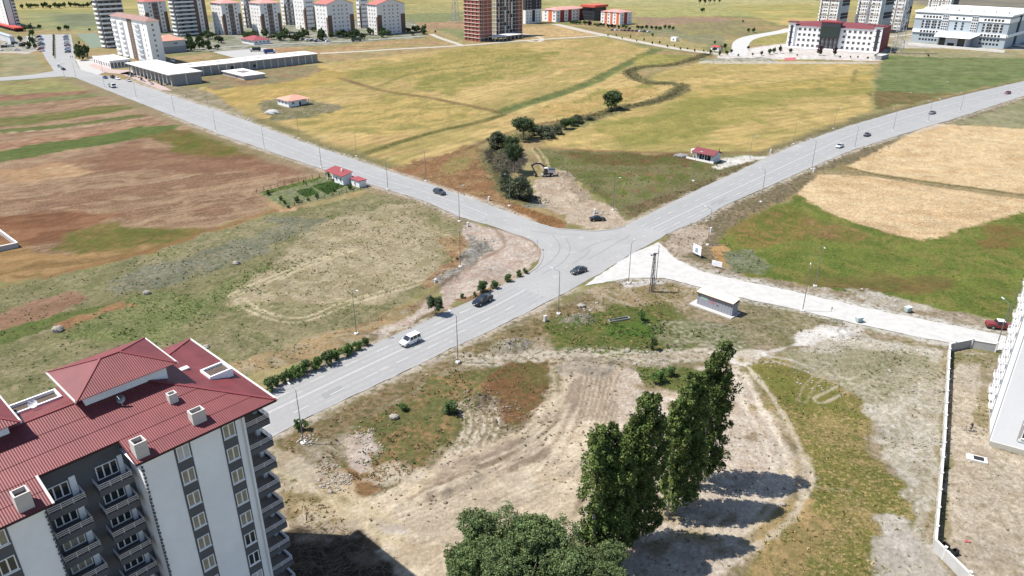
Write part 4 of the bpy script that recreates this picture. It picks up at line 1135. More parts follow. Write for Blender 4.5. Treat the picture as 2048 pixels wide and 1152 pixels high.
def terrace(x0, x1, y0, y1, zf, zw):
    mb = MB(); t = .18
    mb.box(x0, x1, y0, y0+t, zf-.6, zw); mb.box(x0, x0+t, y0+t, y1, zf-.6, zw); mb.box(x1-t, x1, y0+t, y1, zf-.6, zw); mb.box(x0+t, x1-t, y1-t, y1, zf-.6, zw)
    s = mb.build('roof_terrace', M_WHITE, NB)
    mb = MB(); mb.box(x0+t, x1-t, y0+t, y1-t, zf-.1, zf+.12); mb.build('terrace_floor', M_TERR, s)
terrace(-20.3, -15.6, 13.6, 15.6, zr(13.6)-.1, zr(13.6)+.35)
terrace(-3.5, -.9, 7.0, 9.2, EAVE+1.06, EAVE+1.42)
mb = MB(); mb.box(-5.0, -4.1, 10.2, 10.9, EAVE+1.45, EAVE+1.62); mb.build('roof_hatch', M_COPE, NB)
def dish(x, y, z, face, col, name, label):
    t = thing(name, label, 'satellite dish')
    w = NB.matrix_basis if False else None
    ca, sa = math.cos(R(47.55)), math.sin(R(47.55))
    wx, wy = -24.57+x*ca-y*sa, 64.56+x*sa+y*ca
    t.location = (wx, wy, z)
    mb = MB(); mb.cyl((0,0,-.1),(0,0,.55), .03, n=6); mb.cyl((0,0,.02),(.35,.2,-.1), .02, n=5); mb.build('mast', M_STEEL, t)
    mb = MB(); n = 14; c = Vector((0,0,.75)); f = Vector(face).normalized(); a = f.orthogonal().normalized(); b = f.cross(a)
    vs = [c-f*.10]
    for rr, dd in ((.22,-.07),(.42,.02)):
        for i in range(n):
            q = 2*math.pi*i/n; vs.append(c+a*math.cos(q)*rr+b*math.sin(q)*rr*1.05+f*dd)
    fs = [(0,1+i,1+(i+1)%n) for i in range(n)]+[(1+i,1+n+i,1+n+(i+1)%n,1+(i+1)%n) for i in range(n)]
    mb.add(vs, fs); mb.build('reflector', mat(col[0], col[1], .4), t, smooth=True)
    mb = MB(); mb.cyl(c-b*.4, c+f*.42, .014, n=5); mb.cyl(c+f*.38, c+f*.46, .04, n=6); mb.build('feed_arm', M_STEEL, t)
dish(-18.3, 12.9, zr(12.9)+.1, (.35,-.6,.55), ('white_dish', (.75,.75,.74)), 'satellite_dish', 'white satellite dish on the red roof beside the long roof terrace')
dish(-12.3, 7.1, zr(7.1)+.1, (.2,-.7,.4), ('dark_dish', (.05,.06,.08)), 'satellite_dish', 'dark satellite dish below the attic eaves on the red roof')

# ================================================================ white block at the right edge
A0 = G(1978, 891)
RB = thing('apartment_block', 'white plastered apartment block cut off by the right edge of the picture', 'apartment block', (A0[0], A0[1], 0), R(-31))
mb = MB(); mb.box(0, 26, 0, 18.5, .9, 33); mb.build('wall', mat('bright_white_render', (.80,.80,.80), .85, var=.04, vscale=.4), RB)
mb = MB(); mb.box(-.08, 26.1, -.08, 18.6, -.3, .9); mb.build('plinth', mat('plinth_cream', alb(232,226,210,1.8), .9, var=.12, vscale=1.2), RB)
M_GREYTRIM = mat('grey_window_surround', (.40,.37,.35), .8)
WMR = win_mesh(1.6, 1.5, None, True, 1); PMR = pane_mesh(1.6, 1.5, M_GLASS)
for x in (4.4, 11.0, 17.0):
    mb = MB(); mb.box(x-1.25, x+1.25, -.05, -.002, 2.2, 32); mb.build('grey_strip', M_GREYTRIM, RB)
    for k in range(10):
        mb = MB(); mb.box(x-1.1, x+1.1, -.09, -.052, 1.6+k*2.9+.6, 1.6+k*2.9+1.0); mb.build('spandrel', MATS['bright_white_render'], RB)
        add_win(RB, WMR, PMR, (x, -.08, 3.6+k*2.9))
WMS = win_mesh(1.3, 1.6, None, True, 0); PMS = pane_mesh(1.3, 1.6, M_GLASS)
for y, n in ((9.6, 10), (12.6, 10), (15.4, 10)):
    for k in range(n):
        add_win(RB, WMS, PMS, (-.03, y, 2.9+k*2.9), 'l')
        mb = MB(); mb.box(-.62, -.01, y-.95, y+.95, 1.75+k*2.9, 1.89+k*2.9); s = mb.build('balconet', M_COPE, RB)
        rail_mb([(-.02, y-.9), (-.58, y-.9), (-.58, y+.9), (-.02, y+.9)], 1.89+k*2.9, 1, .55, 1.9).build('railing', M_STEEL, s)
for y in (.9, 7.4, 18.2):
    mb = MB(); x = -.1
    mb.cyl((x, y, .2), (x, y, 32), .07, n=8); mb.build('drainpipe', mat('grey_pipe', (.30,.30,.31), .5), RB)
mb = MB(); mb.bar((-.25,17.0,.3),(-.25,17.0,1.4), .5, .3); mb.build('gas_meter_box', M_COPE, RB)
# ================================================================ buildings of the town, on a street grid turned 45 degrees
FW = {}
def far_win(w, h, fr=M_FRAME, gl=M_GLASS, f=.09, mull=1):
    key = (w, h, fr.name, gl.name, f, mull)
    if key not in FW:
        mb = MB(); mb.mi = 0
        mb.box(-w/2, w/2, -.06, .05, -h/2, -h/2+f); mb.box(-w/2, w/2, -.06, .05, h/2-f, h/2)
        mb.box(-w/2, -w/2+f, -.06, .05, -h/2+f, h/2-f); mb.box(w/2-f, w/2, -.06, .05, -h/2+f, h/2-f)
        for k in range(mull):
            x = -w/2+w*(k+1)/(mull+1); mb.box(x-.05, x+.05, -.05, .04, -h/2+f, h/2-f)
        mb.mi = 1; mb.box(-w/2+f, w/2-f, -.02, .02, -h/2+f, h/2-f)
        FW[key] = mb.mesh('window', [fr, gl])
    return FW[key]
def solve_len(px, py, xt, rot, left):
    bx, by = G(px, py); k = (xt-1024)/FPX
    a = rot+math.pi/2 if left else rot
    dx, dy = math.cos(a), math.sin(a)
    return (k*(CT*by+ST*CAM_H)-bx)/(dx-k*CT*dy)
class Bld:
    """near corner at (px,py); local x runs along the right face, local y along the left face"""
    def __init__(s, name, label, cat, px, py, xl, xr, h, wall, rot=45.0, group=None):
        s.rot = R(rot); s.L = abs(solve_len(px, py, xl, s.rot, True)); s.W = abs(solve_len(px, py, xr, s.rot, False)); s.h = h
        x, y = G(px, py)
        s.o = thing(name, label, cat, (x, y, 0), s.rot, group)
        s.wall = wall
    def body(s, z0=-.3, z1=None, inset=0, m=None, name='wall', x0=0, x1=None, y0=0, y1=None):
        mb = MB(); mb.box(x0+inset, (s.W if x1 is None else x1)-inset, y0+inset, (s.L if y1 is None else y1)-inset, z0, s.h if z1 is None else z1)
        return mb.build(name, m or s.wall, s.o)
    def win(s, face, us, zs, wm, name='window', off=.04):
        L = s.L if face in 'lr' else s.W
        for u in us:
            for z in zs:
                if face == 'f': loc = (u*L, -off, z)
                elif face == 'l': loc = (-off, u*L, z)
                else: loc = (s.W+off, u*L, z)
                place(name, wm, s.o, loc, WROT[face])
    def strip(s, face, u0, u1, z0, z1, m, name='wall_panel', t=.06):
        L = s.L if face in 'lr' else s.W
        mb = MB()
        if face == 'f': mb.box(u0*L, u1*L, -t, -.003, z0, z1)
        else: mb.box(-t, -.003, u0*L, u1*L, z0, z1)
        return mb.build(name, m, s.o)
    def hip(s, z, rise, m, over=.7, name='roof'):
        x0, x1, y0, y1 = -over, s.W+over, -over, s.L+over
        if x1-x0 > y1-y0:
            d = (y1-y0)/2; a, b = (x0+d, (y0+y1)/2, z+rise), (x1-d, (y0+y1)/2, z+rise)
            fs = [(0,1,5,4),(1,2,5),(2,3,4,5),(3,0,4)]
        else:
            d = (x1-x0)/2; a, b = ((x0+x1)/2, y0+d, z+rise), ((x0+x1)/2, y1-d, z+rise)
            fs = [(0,1,4),(1,2,5,4),(2,3,5),(3,0,4,5)]
        mb = MB(); mb.add([(x0,y0,z),(x1,y0,z),(x1,y1,z),(x0,y1,z),a,b], fs+[(3,2,1,0)])
        return mb.build(name, m, s.o)
    def gable(s, z, rise, m, over=.6):
        """gable end on the right face"""
        W, L = s.W, s.L
        mb = MB(); mb.add([(0,0,z),(W,0,z),(W/2,0,z+rise),(0,L,z),(W,L,z),(W/2,L,z+rise)], [(0,1,2),(4,3,5),(0,3,4,1)])
        mb.build('gable_wall', s.wall, s.o)
        t = .22; k = rise/(W/2)
        mb = MB()
        for sx in (0, 1):
            xe = -over if sx == 0 else W+over; ze = z-over*k
            vs = [(xe,-over,ze),(W/2,-over,z+rise),(W/2,L+over,z+rise),(xe,L+over,ze)]
            up = [(a,b,c+t) for a,b,c in vs]
            mb.add(vs+up, [(3,2,1,0),(4,5,6,7),(0,1,5,4),(1,2,6,5),(2,3,7,6),(3,0,4,7)] if sx == 0 else [(0,1,2,3),(7,6,5,4),(4,5,1,0),(5,6,2,1),(6,7,3,2),(7,4,0,3)])
        return mb.build('roof', m, s.o)
    def flat(s, m, par=.6):
        mb = MB(); W, L, h = s.W, s.L, s.h; t = .25
        mb.box(-.05, W+.05, -.05, t, h, h+par); mb.box(-.05, W+.05, L-t, L+.05, h, h+par)
        mb.box(-.05, t, t, L-t, h, h+par); mb.box(W-t, W+.05, t, L-t, h, h+par)
        mb.build('parapet', s.wall, s.o)
        mb = MB(); mb.box(t, W-t, t, L-t, h, h+.12); mb.build('roof', m, s.o)
    def balcony(s, face, u0, u1, z, d, m, hh=.95):
        L = s.L if face == 'l' else s.W
        mb = MB()
        if face == 'f': mb.box(u0*L, u1*L, -d, -.003, z, z+hh)
        else: mb.box(-d, -.003, u0*L, u1*L, z, z+hh)
        return mb.build('balcony', m, s.o)

K2 = 1.45
W_CREAM = mat('cream_render', (.76,.73,.70), .85, var=.05, vscale=.2)
W_WHITE = mat('town_white_render', (.74,.74,.73), .85, var=.05, vscale=.2)
W_GREY = mat('pale_grey_render', (.52,.53,.55), .85, var=.06, vscale=.2)
W_BROWN = mat('brown_render', (.17,.115,.09), .85, var=.1, vscale=.2)
W_DARK = mat('charcoal_cladding', (.045,.047,.055), .8, var=.1, vscale=.3)
W_RED = mat('maroon_cladding', (.19,.028,.035), .7)
W_BLUE = mat('blue_grey_cladding', (.37,.42,.455), .7, var=.06, vscale=.2)
T_SALMON = mat('salmon_tiles', (.56,.27,.20), .8, var=.15, vscale=.4)
T_RED = mat('red_tiles', (.38,.13,.115), .8, var=.15, vscale=.4)
T_PINK = mat('faded_pink_tiles', (.50,.25,.22), .8, var=.12, vscale=.3)
T_MAROON = mat('maroon_tiles', (.17,.045,.05), .75, var=.15, vscale=.5)
T_BROWN = mat('brown_tiles', (.27,.16,.14), .8, var=.2, vscale=.4)
CONC = mat('bare_concrete', (.42,.405,.385), .9, var=.15, vscale=.3)
CONC_L = mat('pale_concrete_slab', (.62,.60,.57), .9, var=.12, vscale=.12)
CONC_D = mat('grey_block_wall', (.27,.265,.26), .9, var=.12, vscale=.6)
BRICK = mat('red_block_brick', (.30,.105,.075), .9, var=.2, vscale=.5)
HOLE = mat('dark_opening', (.020,.018,.016), .9)

# ---- white block with brown strip, by the boulevard
b = Bld('apartment_block', 'white eight storey block with one brown strip beside the tree lined boulevard', 'apartment block', 308, 128.5, 237, 333, hgt(308,128.5,43), W_WHITE)
b.body(); b.hip(b.h, 2.2, T_BROWN, .9)
zs = [1.9+k*b.h/8.3 for k in range(8)]
b.win('l', (.10,.24,.72,.90), zs, far_win(1.3, 1.5))
b.strip('l', .40, .53, 0, b.h-.2, W_BROWN); b.win('l', (.465,), zs, far_win(1.6, 1.9, mull=0), off=.08)
for z in zs:
    b.balcony('l', .20, .34, z-1.2, 1.0, W_GREY); b.balcony('l', .66, .78, z-1.2, 1.0, W_WHITE); b.balcony('l', .86, .98, z-1.2, .9, W_WHITE)
b.win('f', (.45,), zs, far_win(1.3, 1.5))
b = Bld('shop_hall', 'low flat roofed shop hall with dark glass front below the brown striped block', 'shop', 222, 137, 188, 264, 4.3, W_CREAM)
b.body(); b.flat(CONC_L, .5)
for k in range(6): b.win('f', ((k+.5)/6,), (1.9,), far_win(b.W/6-.5, 3.2, M_FRAME, M_GLASS, .1, 1))
for k in range(7): b.win('l', ((k+.5)/7,), (1.9,), far_win(2.2, 2.6, M_FRAME, M_GLASS, .1, 1))

# ---- striped towers
def striped(px, py, xl, xr, top, label, n=12, panel=None):
    b = Bld('apartment_tower', label, 'tower block', px, py, xl, xr, hgt(px, py, top), mat('slate_render', (.17,.165,.17), .85))
    b.body(); b.flat(CONC, .8)
    dz = b.h/n
    for k in range(n):
        z = .8+k*dz
        b.balcony('f', .02, .62 if panel else .98, z, 1.1, W_WHITE, 1.25)
        b.balcony('l', .1, .9, z, 1.0, W_WHITE, 1.1)
        b.win('f', (.18,.45) if panel else (.14,.38,.62,.86), (z+2.0,), far_win(2.6, 1.5, W_DARK, M_GLASS, .1, 2))
    if panel:
        b.strip('f', .62, .74, 0, b.h, W_BROWN, t=.3); b.strip('f', .74, .88, 0, b.h, W_CREAM, t=.5); b.strip('f', .88, 1.0, 0, b.h, W_BROWN, t=.3)
        b.win('f', (.81,), [2+k*dz for k in range(n)], far_win(1.2, 1.4), off=.53)
    return b
striped(214, 97, 205, 262, -6, 'dark tower with white balcony bands behind the brown striped white block', 11)
striped(359, 73, 349, 420, -8, 'dark tower with white balcony bands and brown cream strips on its right', 10, True)

# ---- estate blocks, cream above and brown below
def estate(px, py, xl, xr, eave, label, roof='hip', n=8, tile=T_RED, windows=True, two=True):
    b = Bld('estate_block', label, 'apartment block', px, py, xl, xr, hgt(px, py, eave), W_CREAM, group=None)
    b.body()
    dz = b.h/n
    zs = [1.7+k*dz for k in range(n)]
    if roof == 'hip': b.hip(b.h, 3.0, tile, .8)
    else: b.gable(b.h, 4.2, tile)
    b.strip('f', 0, .16, 0, b.h*.66, W_BROWN); b.strip('f', .84, 1.0, 0, b.h*.66, W_BROWN)
    if two: b.strip('f', .36, .62, 0, b.h*.97, W_BROWN, t=.07)
    b.strip('l', 0, .12, 0, b.h*.6, W_BROWN); b.strip('l', .45, .58, 0, b.h*.12, W_BROWN)
    if windows:
        b.win('f', (.26,.74), zs, far_win(1.5, 1.4)); b.win('f', (.43,.56), zs, far_win(1.3, 1.4), off=.09)
        b.win('l', (.25,.5,.78), zs, far_win(1.3, 1.4))
    return b
estate(298, 66, 286, 342, 4, 'cream estate block with salmon roof right behind the brown striped white block')
estate(451, 70, 430, 488, 7, 'cream and brown estate block with pink roof, nearest the clump of dark trees', tile=T_PINK)
estate(527, 69, 506, 566, 7, 'cream and brown estate block above the maroon roofed pavilion', tile=T_PINK)
estate(613, 60, 592, 634, -8, 'narrow cream estate block left of the gabled pair', roof='gable', two=False)
estate(659, 74, 635, 711, 9, 'wide gabled cream estate block, left one of the gabled pair', roof='gable', two=False)
estate(757, 70, 738, 812, 10, 'wide gabled cream estate block, right one of the gabled pair beside the gravel track', roof='gable', two=False)
estate(494, 56, 489, 510, -12, 'cream estate block half hidden behind the two pink roofed blocks', windows=True)
estate(573, 50, 566, 592, -14, 'cream estate block rising behind the pink roofed block by the pavilion', windows=True)
estate(722, 56, 716, 741, -12, 'cream estate block in the gap between the two gabled blocks', roof='gable', two=False)
estate(598, 44, 586, 612, -20, 'far estate block cut by the top edge, behind the narrow gabled one', windows=True)

b = Bld('apartment_block', 'white block with vertical dark lines at the upper left corner', 'apartment block', 20, 58, -26, 43, hgt(20,58,-12), W_WHITE)
b.body(); b.flat(CONC)
zs = [2+k*2.9 for k in range(int(b.h/2.9))]
b.win('l', (.12,.32,.55,.78), zs, far_win(1.5, 1.4)); b.strip('f', .02, .10, 0, b.h, W_DARK); b.strip('f', .60, .66, 0, b.h, W_DARK)
for z in zs: b.balcony('f', .72, .98, z-1, 1.0, W_DARK)
b = Bld('market_canopy', 'red flat canopy at the foot of the white corner block', 'canopy', 30, 64, -10, 49, 3.6, mat('red_canopy', (.45,.06,.045), .7))
b.body(z0=2.4); b.body(z0=-.2, z1=2.397, inset=.8, m=HOLE, name='shop_front')
b = Bld('grey_shed', 'long grey roofed shed at the left edge behind parked cars', 'shed', 22, 86, -40, 31, 5.0, W_GREY)
b.body(); b.hip(5.0, 1.2, mat('grey_sheet_roof', (.30,.33,.36), .6, var=.1), .4)
b = Bld('kiosk_shed', 'small grey box shed by the boulevard car park', 'shed', 66, 84, 54, 73, 3.0, W_GREY)
b.body(); b.flat(W_GREY, .2)
b = Bld('gym_hall', 'grey hall under a salmon tiled hip roof beside the white brown striped block', 'hall', 322, 108, 305, 374, 8.6, W_GREY)
b.body(); b.hip(8.6, 3.6, T_SALMON, .5); b.strip('f', 0, 1, 0, 4.4, mat('mid_grey_render', (.30,.31,.33), .85)); b.win('f', (.62,), (6.6,), far_win(3.0, 1.3, mull=2))
sheet('sports_court', GL([(152,67),(192,66),(216,93),(182,97)]), .06, mat('court_green', (.14,.17,.12), .9, var=.1, vscale=.2))

# ---- maroon roofed pavilion with hedge
b = Bld('pavilion', 'small white pavilion under a maroon hip roof behind a green fence', 'pavilion', 508, 90, 484, 541, 3.4, W_WHITE)
b.body(); b.hip(3.4, 2.6, mat('pavilion_roof', (.26,.06,.07), .8, var=.1), .9)
b.win('f', (.15,.4,.62,.86), (1.9,), far_win(1.4, 1.3)); b.win('l', (.3,.7), (1.9,), far_win(1.4, 1.3))

# ---- brick shell and concrete frame
b = Bld('unfinished_tower', 'unplastered red brick tower with pale slab lines beside the concrete frame', 'building shell', 960, 84, 929, 984.5, hgt(960,84,1), BRICK)
b.body(); b.flat(T_MAROON, .5)
n = 11; dz = b.h/n
for k in range(n):
    z = (k+1)*dz
    b.strip('f', 0, 1, z-.22, z+.06, CONC_L, 'floor_slab', .12); b.strip('l', 0, 1, z-.22, z+.06, CONC_L, 'floor_slab', .5)
    b.win('l', (.18,.42,.66,.88), (z-1.5,), far_win(1.5, 1.7, BRICK, HOLE, .08, 0), 'window_opening')
for u in (.012,.14,.32,.66,.98): b.strip('f', max(u-.012,0), min(u+.012,1), 0, b.h, CONC, 'column', .10)
b.win('f', (.08,), [1.7+k*dz for k in range(n)], far_win(1.6, 1.7, CONC, HOLE, .08, 0), 'window_opening')
b.win('f', (.23,.5,.82), (1.6,), far_win(3.4, 2.6, CONC, HOLE, .1, 1), 'shop_opening')
fr = Bld('unfinished_tower', 'tall unfinished concrete frame with open storeys and brick infill at right', 'building shell', 993, 76, 986, 1044, hgt(993,76,-10), CONC)
n = 11; dz = fr.h/n
fr.body(z0=0, z1=fr.h-.2, inset=2.2, m=HOLE, name='dark_interior')
for k in range(n):
    z = (k+1)*dz
    mb = MB(); mb.box(-.5, fr.W+.5, -.5, fr.L+.5, z-.25, z); mb.build('floor_slab', CONC_L, fr.o)
for i in range(9):
    x = fr.W*i/8
    for y in (.1, fr.L*.5, fr.L-.1):
        mb = MB(); mb.box(x-.25, x+.25, y-.25, y+.25, 0, fr.h); mb.build('column', CONC, fr.o)
for k in range(n):
    z = k*dz
    for i, u in enumerate((.06,.31,.44,.56)):
        if (k*7+i*3) % 4: fr.strip('f', u, u+.055, z+.02, z+dz-.27, CONC_L if i % 2 else mat('pink_block', (.50,.32,.28), .9), 'infill_wall', .05)
    fr.strip('f', .80, .99, z+.02, z+dz-.27, BRICK, 'infill_wall', .05)
b = Bld('podium_slab', 'open ground floor slab on columns in front of the concrete frame', 'building shell', 990, 83.5, 984, 1046, 3.6, CONC)
mb = MB(); mb.box(0, b.W, 0, 12, 3.3, 3.7); mb.build('floor_slab', CONC_L, b.o)
for i in range(8):
    for y in (.4, 11.5):
        mb = MB(); x = .4+(b.W-.8)*i/7; mb.box(x-.3, x+.3, y-.3, y+.3, 0, 3.3); mb.build('column', CONC, b.o)

b = Bld('apartment_block', 'white block with charcoal upper storeys left of the orange school', 'apartment block', 1051, 48, 1046, 1082, hgt(1051,48,-6), W_WHITE)
b.body(); b.flat(CONC); b.body(z0=b.h*.52, z1=b.h+.62, inset=-.12, m=W_DARK, name='upper_cladding')
zs = [2+k*2.9 for k in range(int(b.h/2.9))]
b.win('f', (.12,.32,.70,.90), zs, far_win(1.3, 1.4), off=.16); b.strip('f', .42, .60, 1.5, b.h*.5, W_DARK, t=.2)

# ---- orange school
OR = mat('orange_render', (.62,.15,.06), .85); ORD = mat('dark_red_render', (.30,.055,.045), .85)
b = Bld('school_wing', 'white and orange school wing left of the tall glass entrance', 'school', 1112, 44.5, 1084, 1168, 11.5, W_CREAM)
b.body(); b.hip(11.5, 2.2, T_PINK, .6)
for u0, u1 in ((.14,.28),(.42,.54),(.82,.96)): b.strip('f', u0, u1, 0, 11.3, ORD)
b.strip('l', .3, .55, 0, 11.3, OR)
for z in (3.0, 6.2, 9.3): b.win('f', (.07,.35,.62,.74), (z,), far_win(2.0, 1.5)); b.win('l', (.15,.75), (z,), far_win(1.8, 1.5))
b = Bld('school_entrance', 'tall dark glass school entrance under an oversailing red roof', 'school', 1188, 42, 1164, 1211, 15.0, W_DARK)
b.body(z1=13.2); b.body(z0=13.203, z1=15.4, inset=-1.6, m=mat('orange_fascia', (.50,.10,.065), .7), name='roof')
b.win('l', [.1+.16*k for k in range(6)], (3,7,11), far_win(2.4, 3.2, W_DARK, M_GLASS, .1, 1)); b.win('f', [.15+.2*k for k in range(5)], (3,7,11), far_win(2.4, 3.2, W_DARK, M_GLASS, .1, 1))
b = Bld('school_wing', 'white and orange checked school wing right of the tall glass entrance', 'school', 1239, 50.5, 1201, 1263, 11.8, W_CREAM)
b.body(); b.hip(11.8, 2.2, T_PINK, .6)
for u0, u1 in ((.05,.18),(.38,.50),(.66,.80)): b.strip('l', u0, u1, 0, 11.6, OR)
b.strip('f', .34, .60, 0, 11.6, ORD)
for z in (2.6, 5.8, 9.0): b.win('l', (.27,.44,.59,.73,.9), (z,), far_win(1.5, 1.5)); b.win('f', (.2,.8), (z,), far_win(1.6, 1.5))

# ---- white school with maroon roof
b = Bld('school_building', 'long white four storey school with maroon roof and dark entrance bay', 'school', 1757, 106, 1572, 1773, hgt(1757,106,60), mat('school_white', (.80,.79,.78), .85, var=.04, vscale=.2), rot=57)
b.body(); b.hip(b.h, 2.6, T_MAROON, .5)
L = b.L; dz = b.h/4.15
zs = [2.1+k*dz for k in range(4)]
wm = far_win(1.9, 1.9, M_GREYTRIM, M_GLASS, .18, 1)
b.win('l', [.115+.0545*k for k in range(6)], zs, wm); b.win('l', [.655+.054*k for k in range(5)], zs, wm)
# end pavilions
for u0, u1 in ((.0,.085),(.925,1.0)):
    b.strip('l', u0, u1, 0, b.h+2.2, b.wall, 'stair_tower', 1.0); b.strip('l', u0+.025, u1-.025, 1.0, b.h+.3, W_DARK, 'stair_window', 1.1)
    for z in zs: b.strip('l', u0+.012, u1-.012, z+1.2, z+1.7, W_DARK, 'dark_band', 1.06)
    mb = MB(); mb.box(-1.7, 6.0, u0*L-.8, u1*L+.8, b.h+2.2, b.h+2.9); mb.build('tower_roof', T_MAROON, b.o)
mb = MB(); mb.box(.5, b.W-.5, -.5, -.01, 0, b.h+1.0); mb.build('maroon_fin', W_RED, b.o)
# centre bay
mb = MB(); mb.box(-2.6, 5, .435*L, .640*L, 2.2*dz, b.h+3.2); mb.build('entrance_bay', W_DARK, b.o)
mb = MB(); mb.box(-2.72, -2.603, .45*L, .63*L, 2.45*dz, b.h+.6); mb.build('glass_band', mat('green_glass', (.02,.04,.045), .1, spec=.7), b.o)
mb = MB(); mb.box(-2.7, 5.2, .425*L, .65*L, b.h+3.2, b.h+3.9); mb.build('bay_roof', W_RED, b.o)
for k in range(5):
    u = .44+.045*k; mb = MB(); mb.box(-2.4, -.02, u*L, u*L+1.0, 0, 2.2*dz-.01); mb.build('entrance_fin', W_DARK, b.o)
for k in range(4):
    b.win('l', (.465+.045*k,), (3.6,7.4), far_win(2.2, 2.6, W_WHITE, M_GREYTRIM, .15, 0), off=.3)
# red roof lettering, illegible at this distance: bar letters on a frame
for k in range(16):
    u = .455+.0105*k
    mb = MB(); y0 = u*L; z0 = b.h+4.1
    mb.box(-2.2, -2.05, y0, y0+.22, z0, z0+1.5)
    if k % 3 != 1: mb.box(-2.2, -2.05, y0+.223, y0+.8, z0+1.28, z0+1.5)
    if k % 2: mb.box(-2.2, -2.05, y0+.223, y0+.75, z0+.65, z0+.85)
    if k % 4 < 2: mb.box(-2.2, -2.05, y0+.223, y0+.8, z0, z0+.22)
    if k % 3 == 0: mb.box(-2.2, -2.05, y0+.803, y0+1.0, z0, z0+1.5)
    mb.build('roof_letter', mat('sign_red', (.62,.05,.06), .6), b.o)
mb = MB(); mb.bar((-2.0,.45*L,b.h+4.05),(-2.0,.63*L,b.h+4.05), .12); mb.build('sign_frame', M_STEEL, b.o)
mb = MB(); mb.box(b.W*.3, b.W+6, 4, 18, -.2, b.h*.62); mb.build('rear_wing', W_BLUE, b.o)
mb = MB(); mb.box(-9, -1.2, .0, L, 0, .9); mb.build('terrace_wall', mat('forecourt_stone', (.62,.58,.55), .9, var=.08, vscale=.3), b.o)
b = Bld('guard_shed', 'small dark roofed shed at the right end of the school forecourt', 'shed', 1762, 120, 1750, 1776, 2.6, CONC_D); b.body(); b.flat(W_GREY, .2)

# ---- towers behind the school
def tower(px, py, xl, xr, top, label, n=10):
    b = Bld('apartment_tower', label, 'tower block', px, py, xl, xr, hgt(px, py, top), W_WHITE)
    b.body(); b.hip(b.h, 2.4, mat('orange_tiles', (.50,.20,.13), .8), .7)
    dz = b.h/n
    zs = [1.7+k*dz for k in range(n)]
    b.strip('l', .44, .52, 0, b.h, mat('stone_brown', (.26,.22,.18), .8)); b.strip('f', 0, .25, 0, b.h, W_BLUE)
    for k in range(n):
        if k % 3 == 2: b.strip('l', .03, .97, k*dz+.2, k*dz+.9, mat('stone_brown', (.26,.22,.18), .8), t=.08)
        b.strip('f', .30, .96, k*dz+.1, k*dz+dz*.9, W_BLUE if k % 4 > 1 else W_DARK, t=.3)
    b.win('l', (.10,.30,.36,.62,.72,.9), zs, far_win(1.3, 1.5, W_WHITE, M_GLASS, .1, 0))
    b.win('l', (.2,.8), zs, far_win(1.2, 1.5, W_WHITE, mat('ochre_blind', (.45,.25,.10), .7), .1, 0))
    for z in zs: b.balcony('l', .93, 1.0, z-1.1, 1.4, W_WHITE)
    return b
tower(1668, 66, 1632, 1690, 0, 'white tower with grey shaded side directly above the school entrance')
tower(1752, 66, 1706, 1777, -2, 'white tower with orange roof above the right half of the school')
tower(1800, 60, 1766, 1815, -18, 'white tower partly hidden behind the orange roofed tower')
tower(1896, 32, 1852, 1912, -22, 'farthest white tower standing behind the big hospital roof')

# ---- hospital
b = Bld('hospital_building', 'large blue grey hospital block with white bands and broad entrance canopy', 'hospital', 2006, 98, 1820, 2062, hgt(2006,98,34), W_BLUE)
b.body()
L = b.L; h = b.h
WB = mat('white_metal_band', (.80,.80,.80), .6)
mb = MB(); mb.box(-1.0, b.W+1, -1.0, L+1, h, h+1.2); mb.build('roof', WB, b.o)
b.hip(h+1.205, 2.0, WB, -2.0, 'roof_crown')
for k in range(7):
    mb = MB(); y = L*(.06+.13*k); mb.box(6, 12, y, y+7, h+1.21, h+3.4); mb.build('roof_plant', WB, b.o)
b.strip('l', 0, 1, h*.80, h*.93, WB, 'white_band', .5); b.strip('f', 0, 1, h*.80, h*.93, WB, 'white_band', .5)
b.strip('l', 0, 1, h*.34, h*.44, WB, 'white_band', .8); b.strip('f', 0, 1, h*.34, h*.44, WB, 'white_band', .8)
b.strip('f', .30, .36, 0, h, W_DARK, 'dark_joint', .6)
wm = far_win(1.5, 1.5, W_DARK, M_GLASS, .1, 0)
for u0 in (.09,.16,.23,.74,.81,.88):
    b.strip('l', u0-.022, u0+.022, h*.46, h*.78, W_GREY, 'pale_panel', .07)
    b.win('l', (u0-.02,u0+.02), (h*.53,h*.62,h*.71), wm, off=.10); b.win('l', (u0-.018,u0+.018), (h*.87,), wm, off=.53); b.win('l', (u0-.018,u0+.018), (h*.39,), wm, off=.83)
    b.win('l', (u0-.018,u0+.018), (h*.12,h*.25), wm)
for u0 in (.47,.54): b.win('l', (u0,), (h*.53,h*.62,h*.71), wm); b.win('l', (u0,), (h*.87,), wm, off=.53)
for u0 in (.35,.66):
    b.strip('l', u0-.035, u0+.035, h*.45, h*.98, W_GREY, 'glazed_bay', .6)
    for z in (h*.50,h*.58,h*.66,h*.74,h*.84,h*.92): b.win('l', (u0-.022,u0,u0+.022), (z,), far_win(1.5, 1.4, W_WHITE, M_GLASS, .15, 0), off=.64)
c = MB(); z0 = h*.30
c.add([(-16,.30*L,z0),(-16,.68*L,z0),(0,.72*L,z0+2.2),(0,.26*L,z0+2.2),(-6,.49*L,z0+4.0)], [(0,4,1),(1,4,2),(2,4,3),(3,4,0),(0,1,2,3)])
c.build('entrance_canopy', WB, b.o)
mb = MB(); mb.box(-13, -.9, .34*L, .64*L, 0, z0-.05); mb.build('entrance_hall', W_GREY, b.o)
for u0, u1 in ((.355,.43),(.56,.625)): 
    mb = MB(); mb.box(-13.1, -13.003, u0*L, u1*L, .3, z0-.4); mb.build('dark_glass', M_GLASS, b.o)
mb = MB(); mb.box(-13.1, -13.003, .46*L, .53*L, 0, z0*.4); mb.build('doorway', HOLE, b.o)
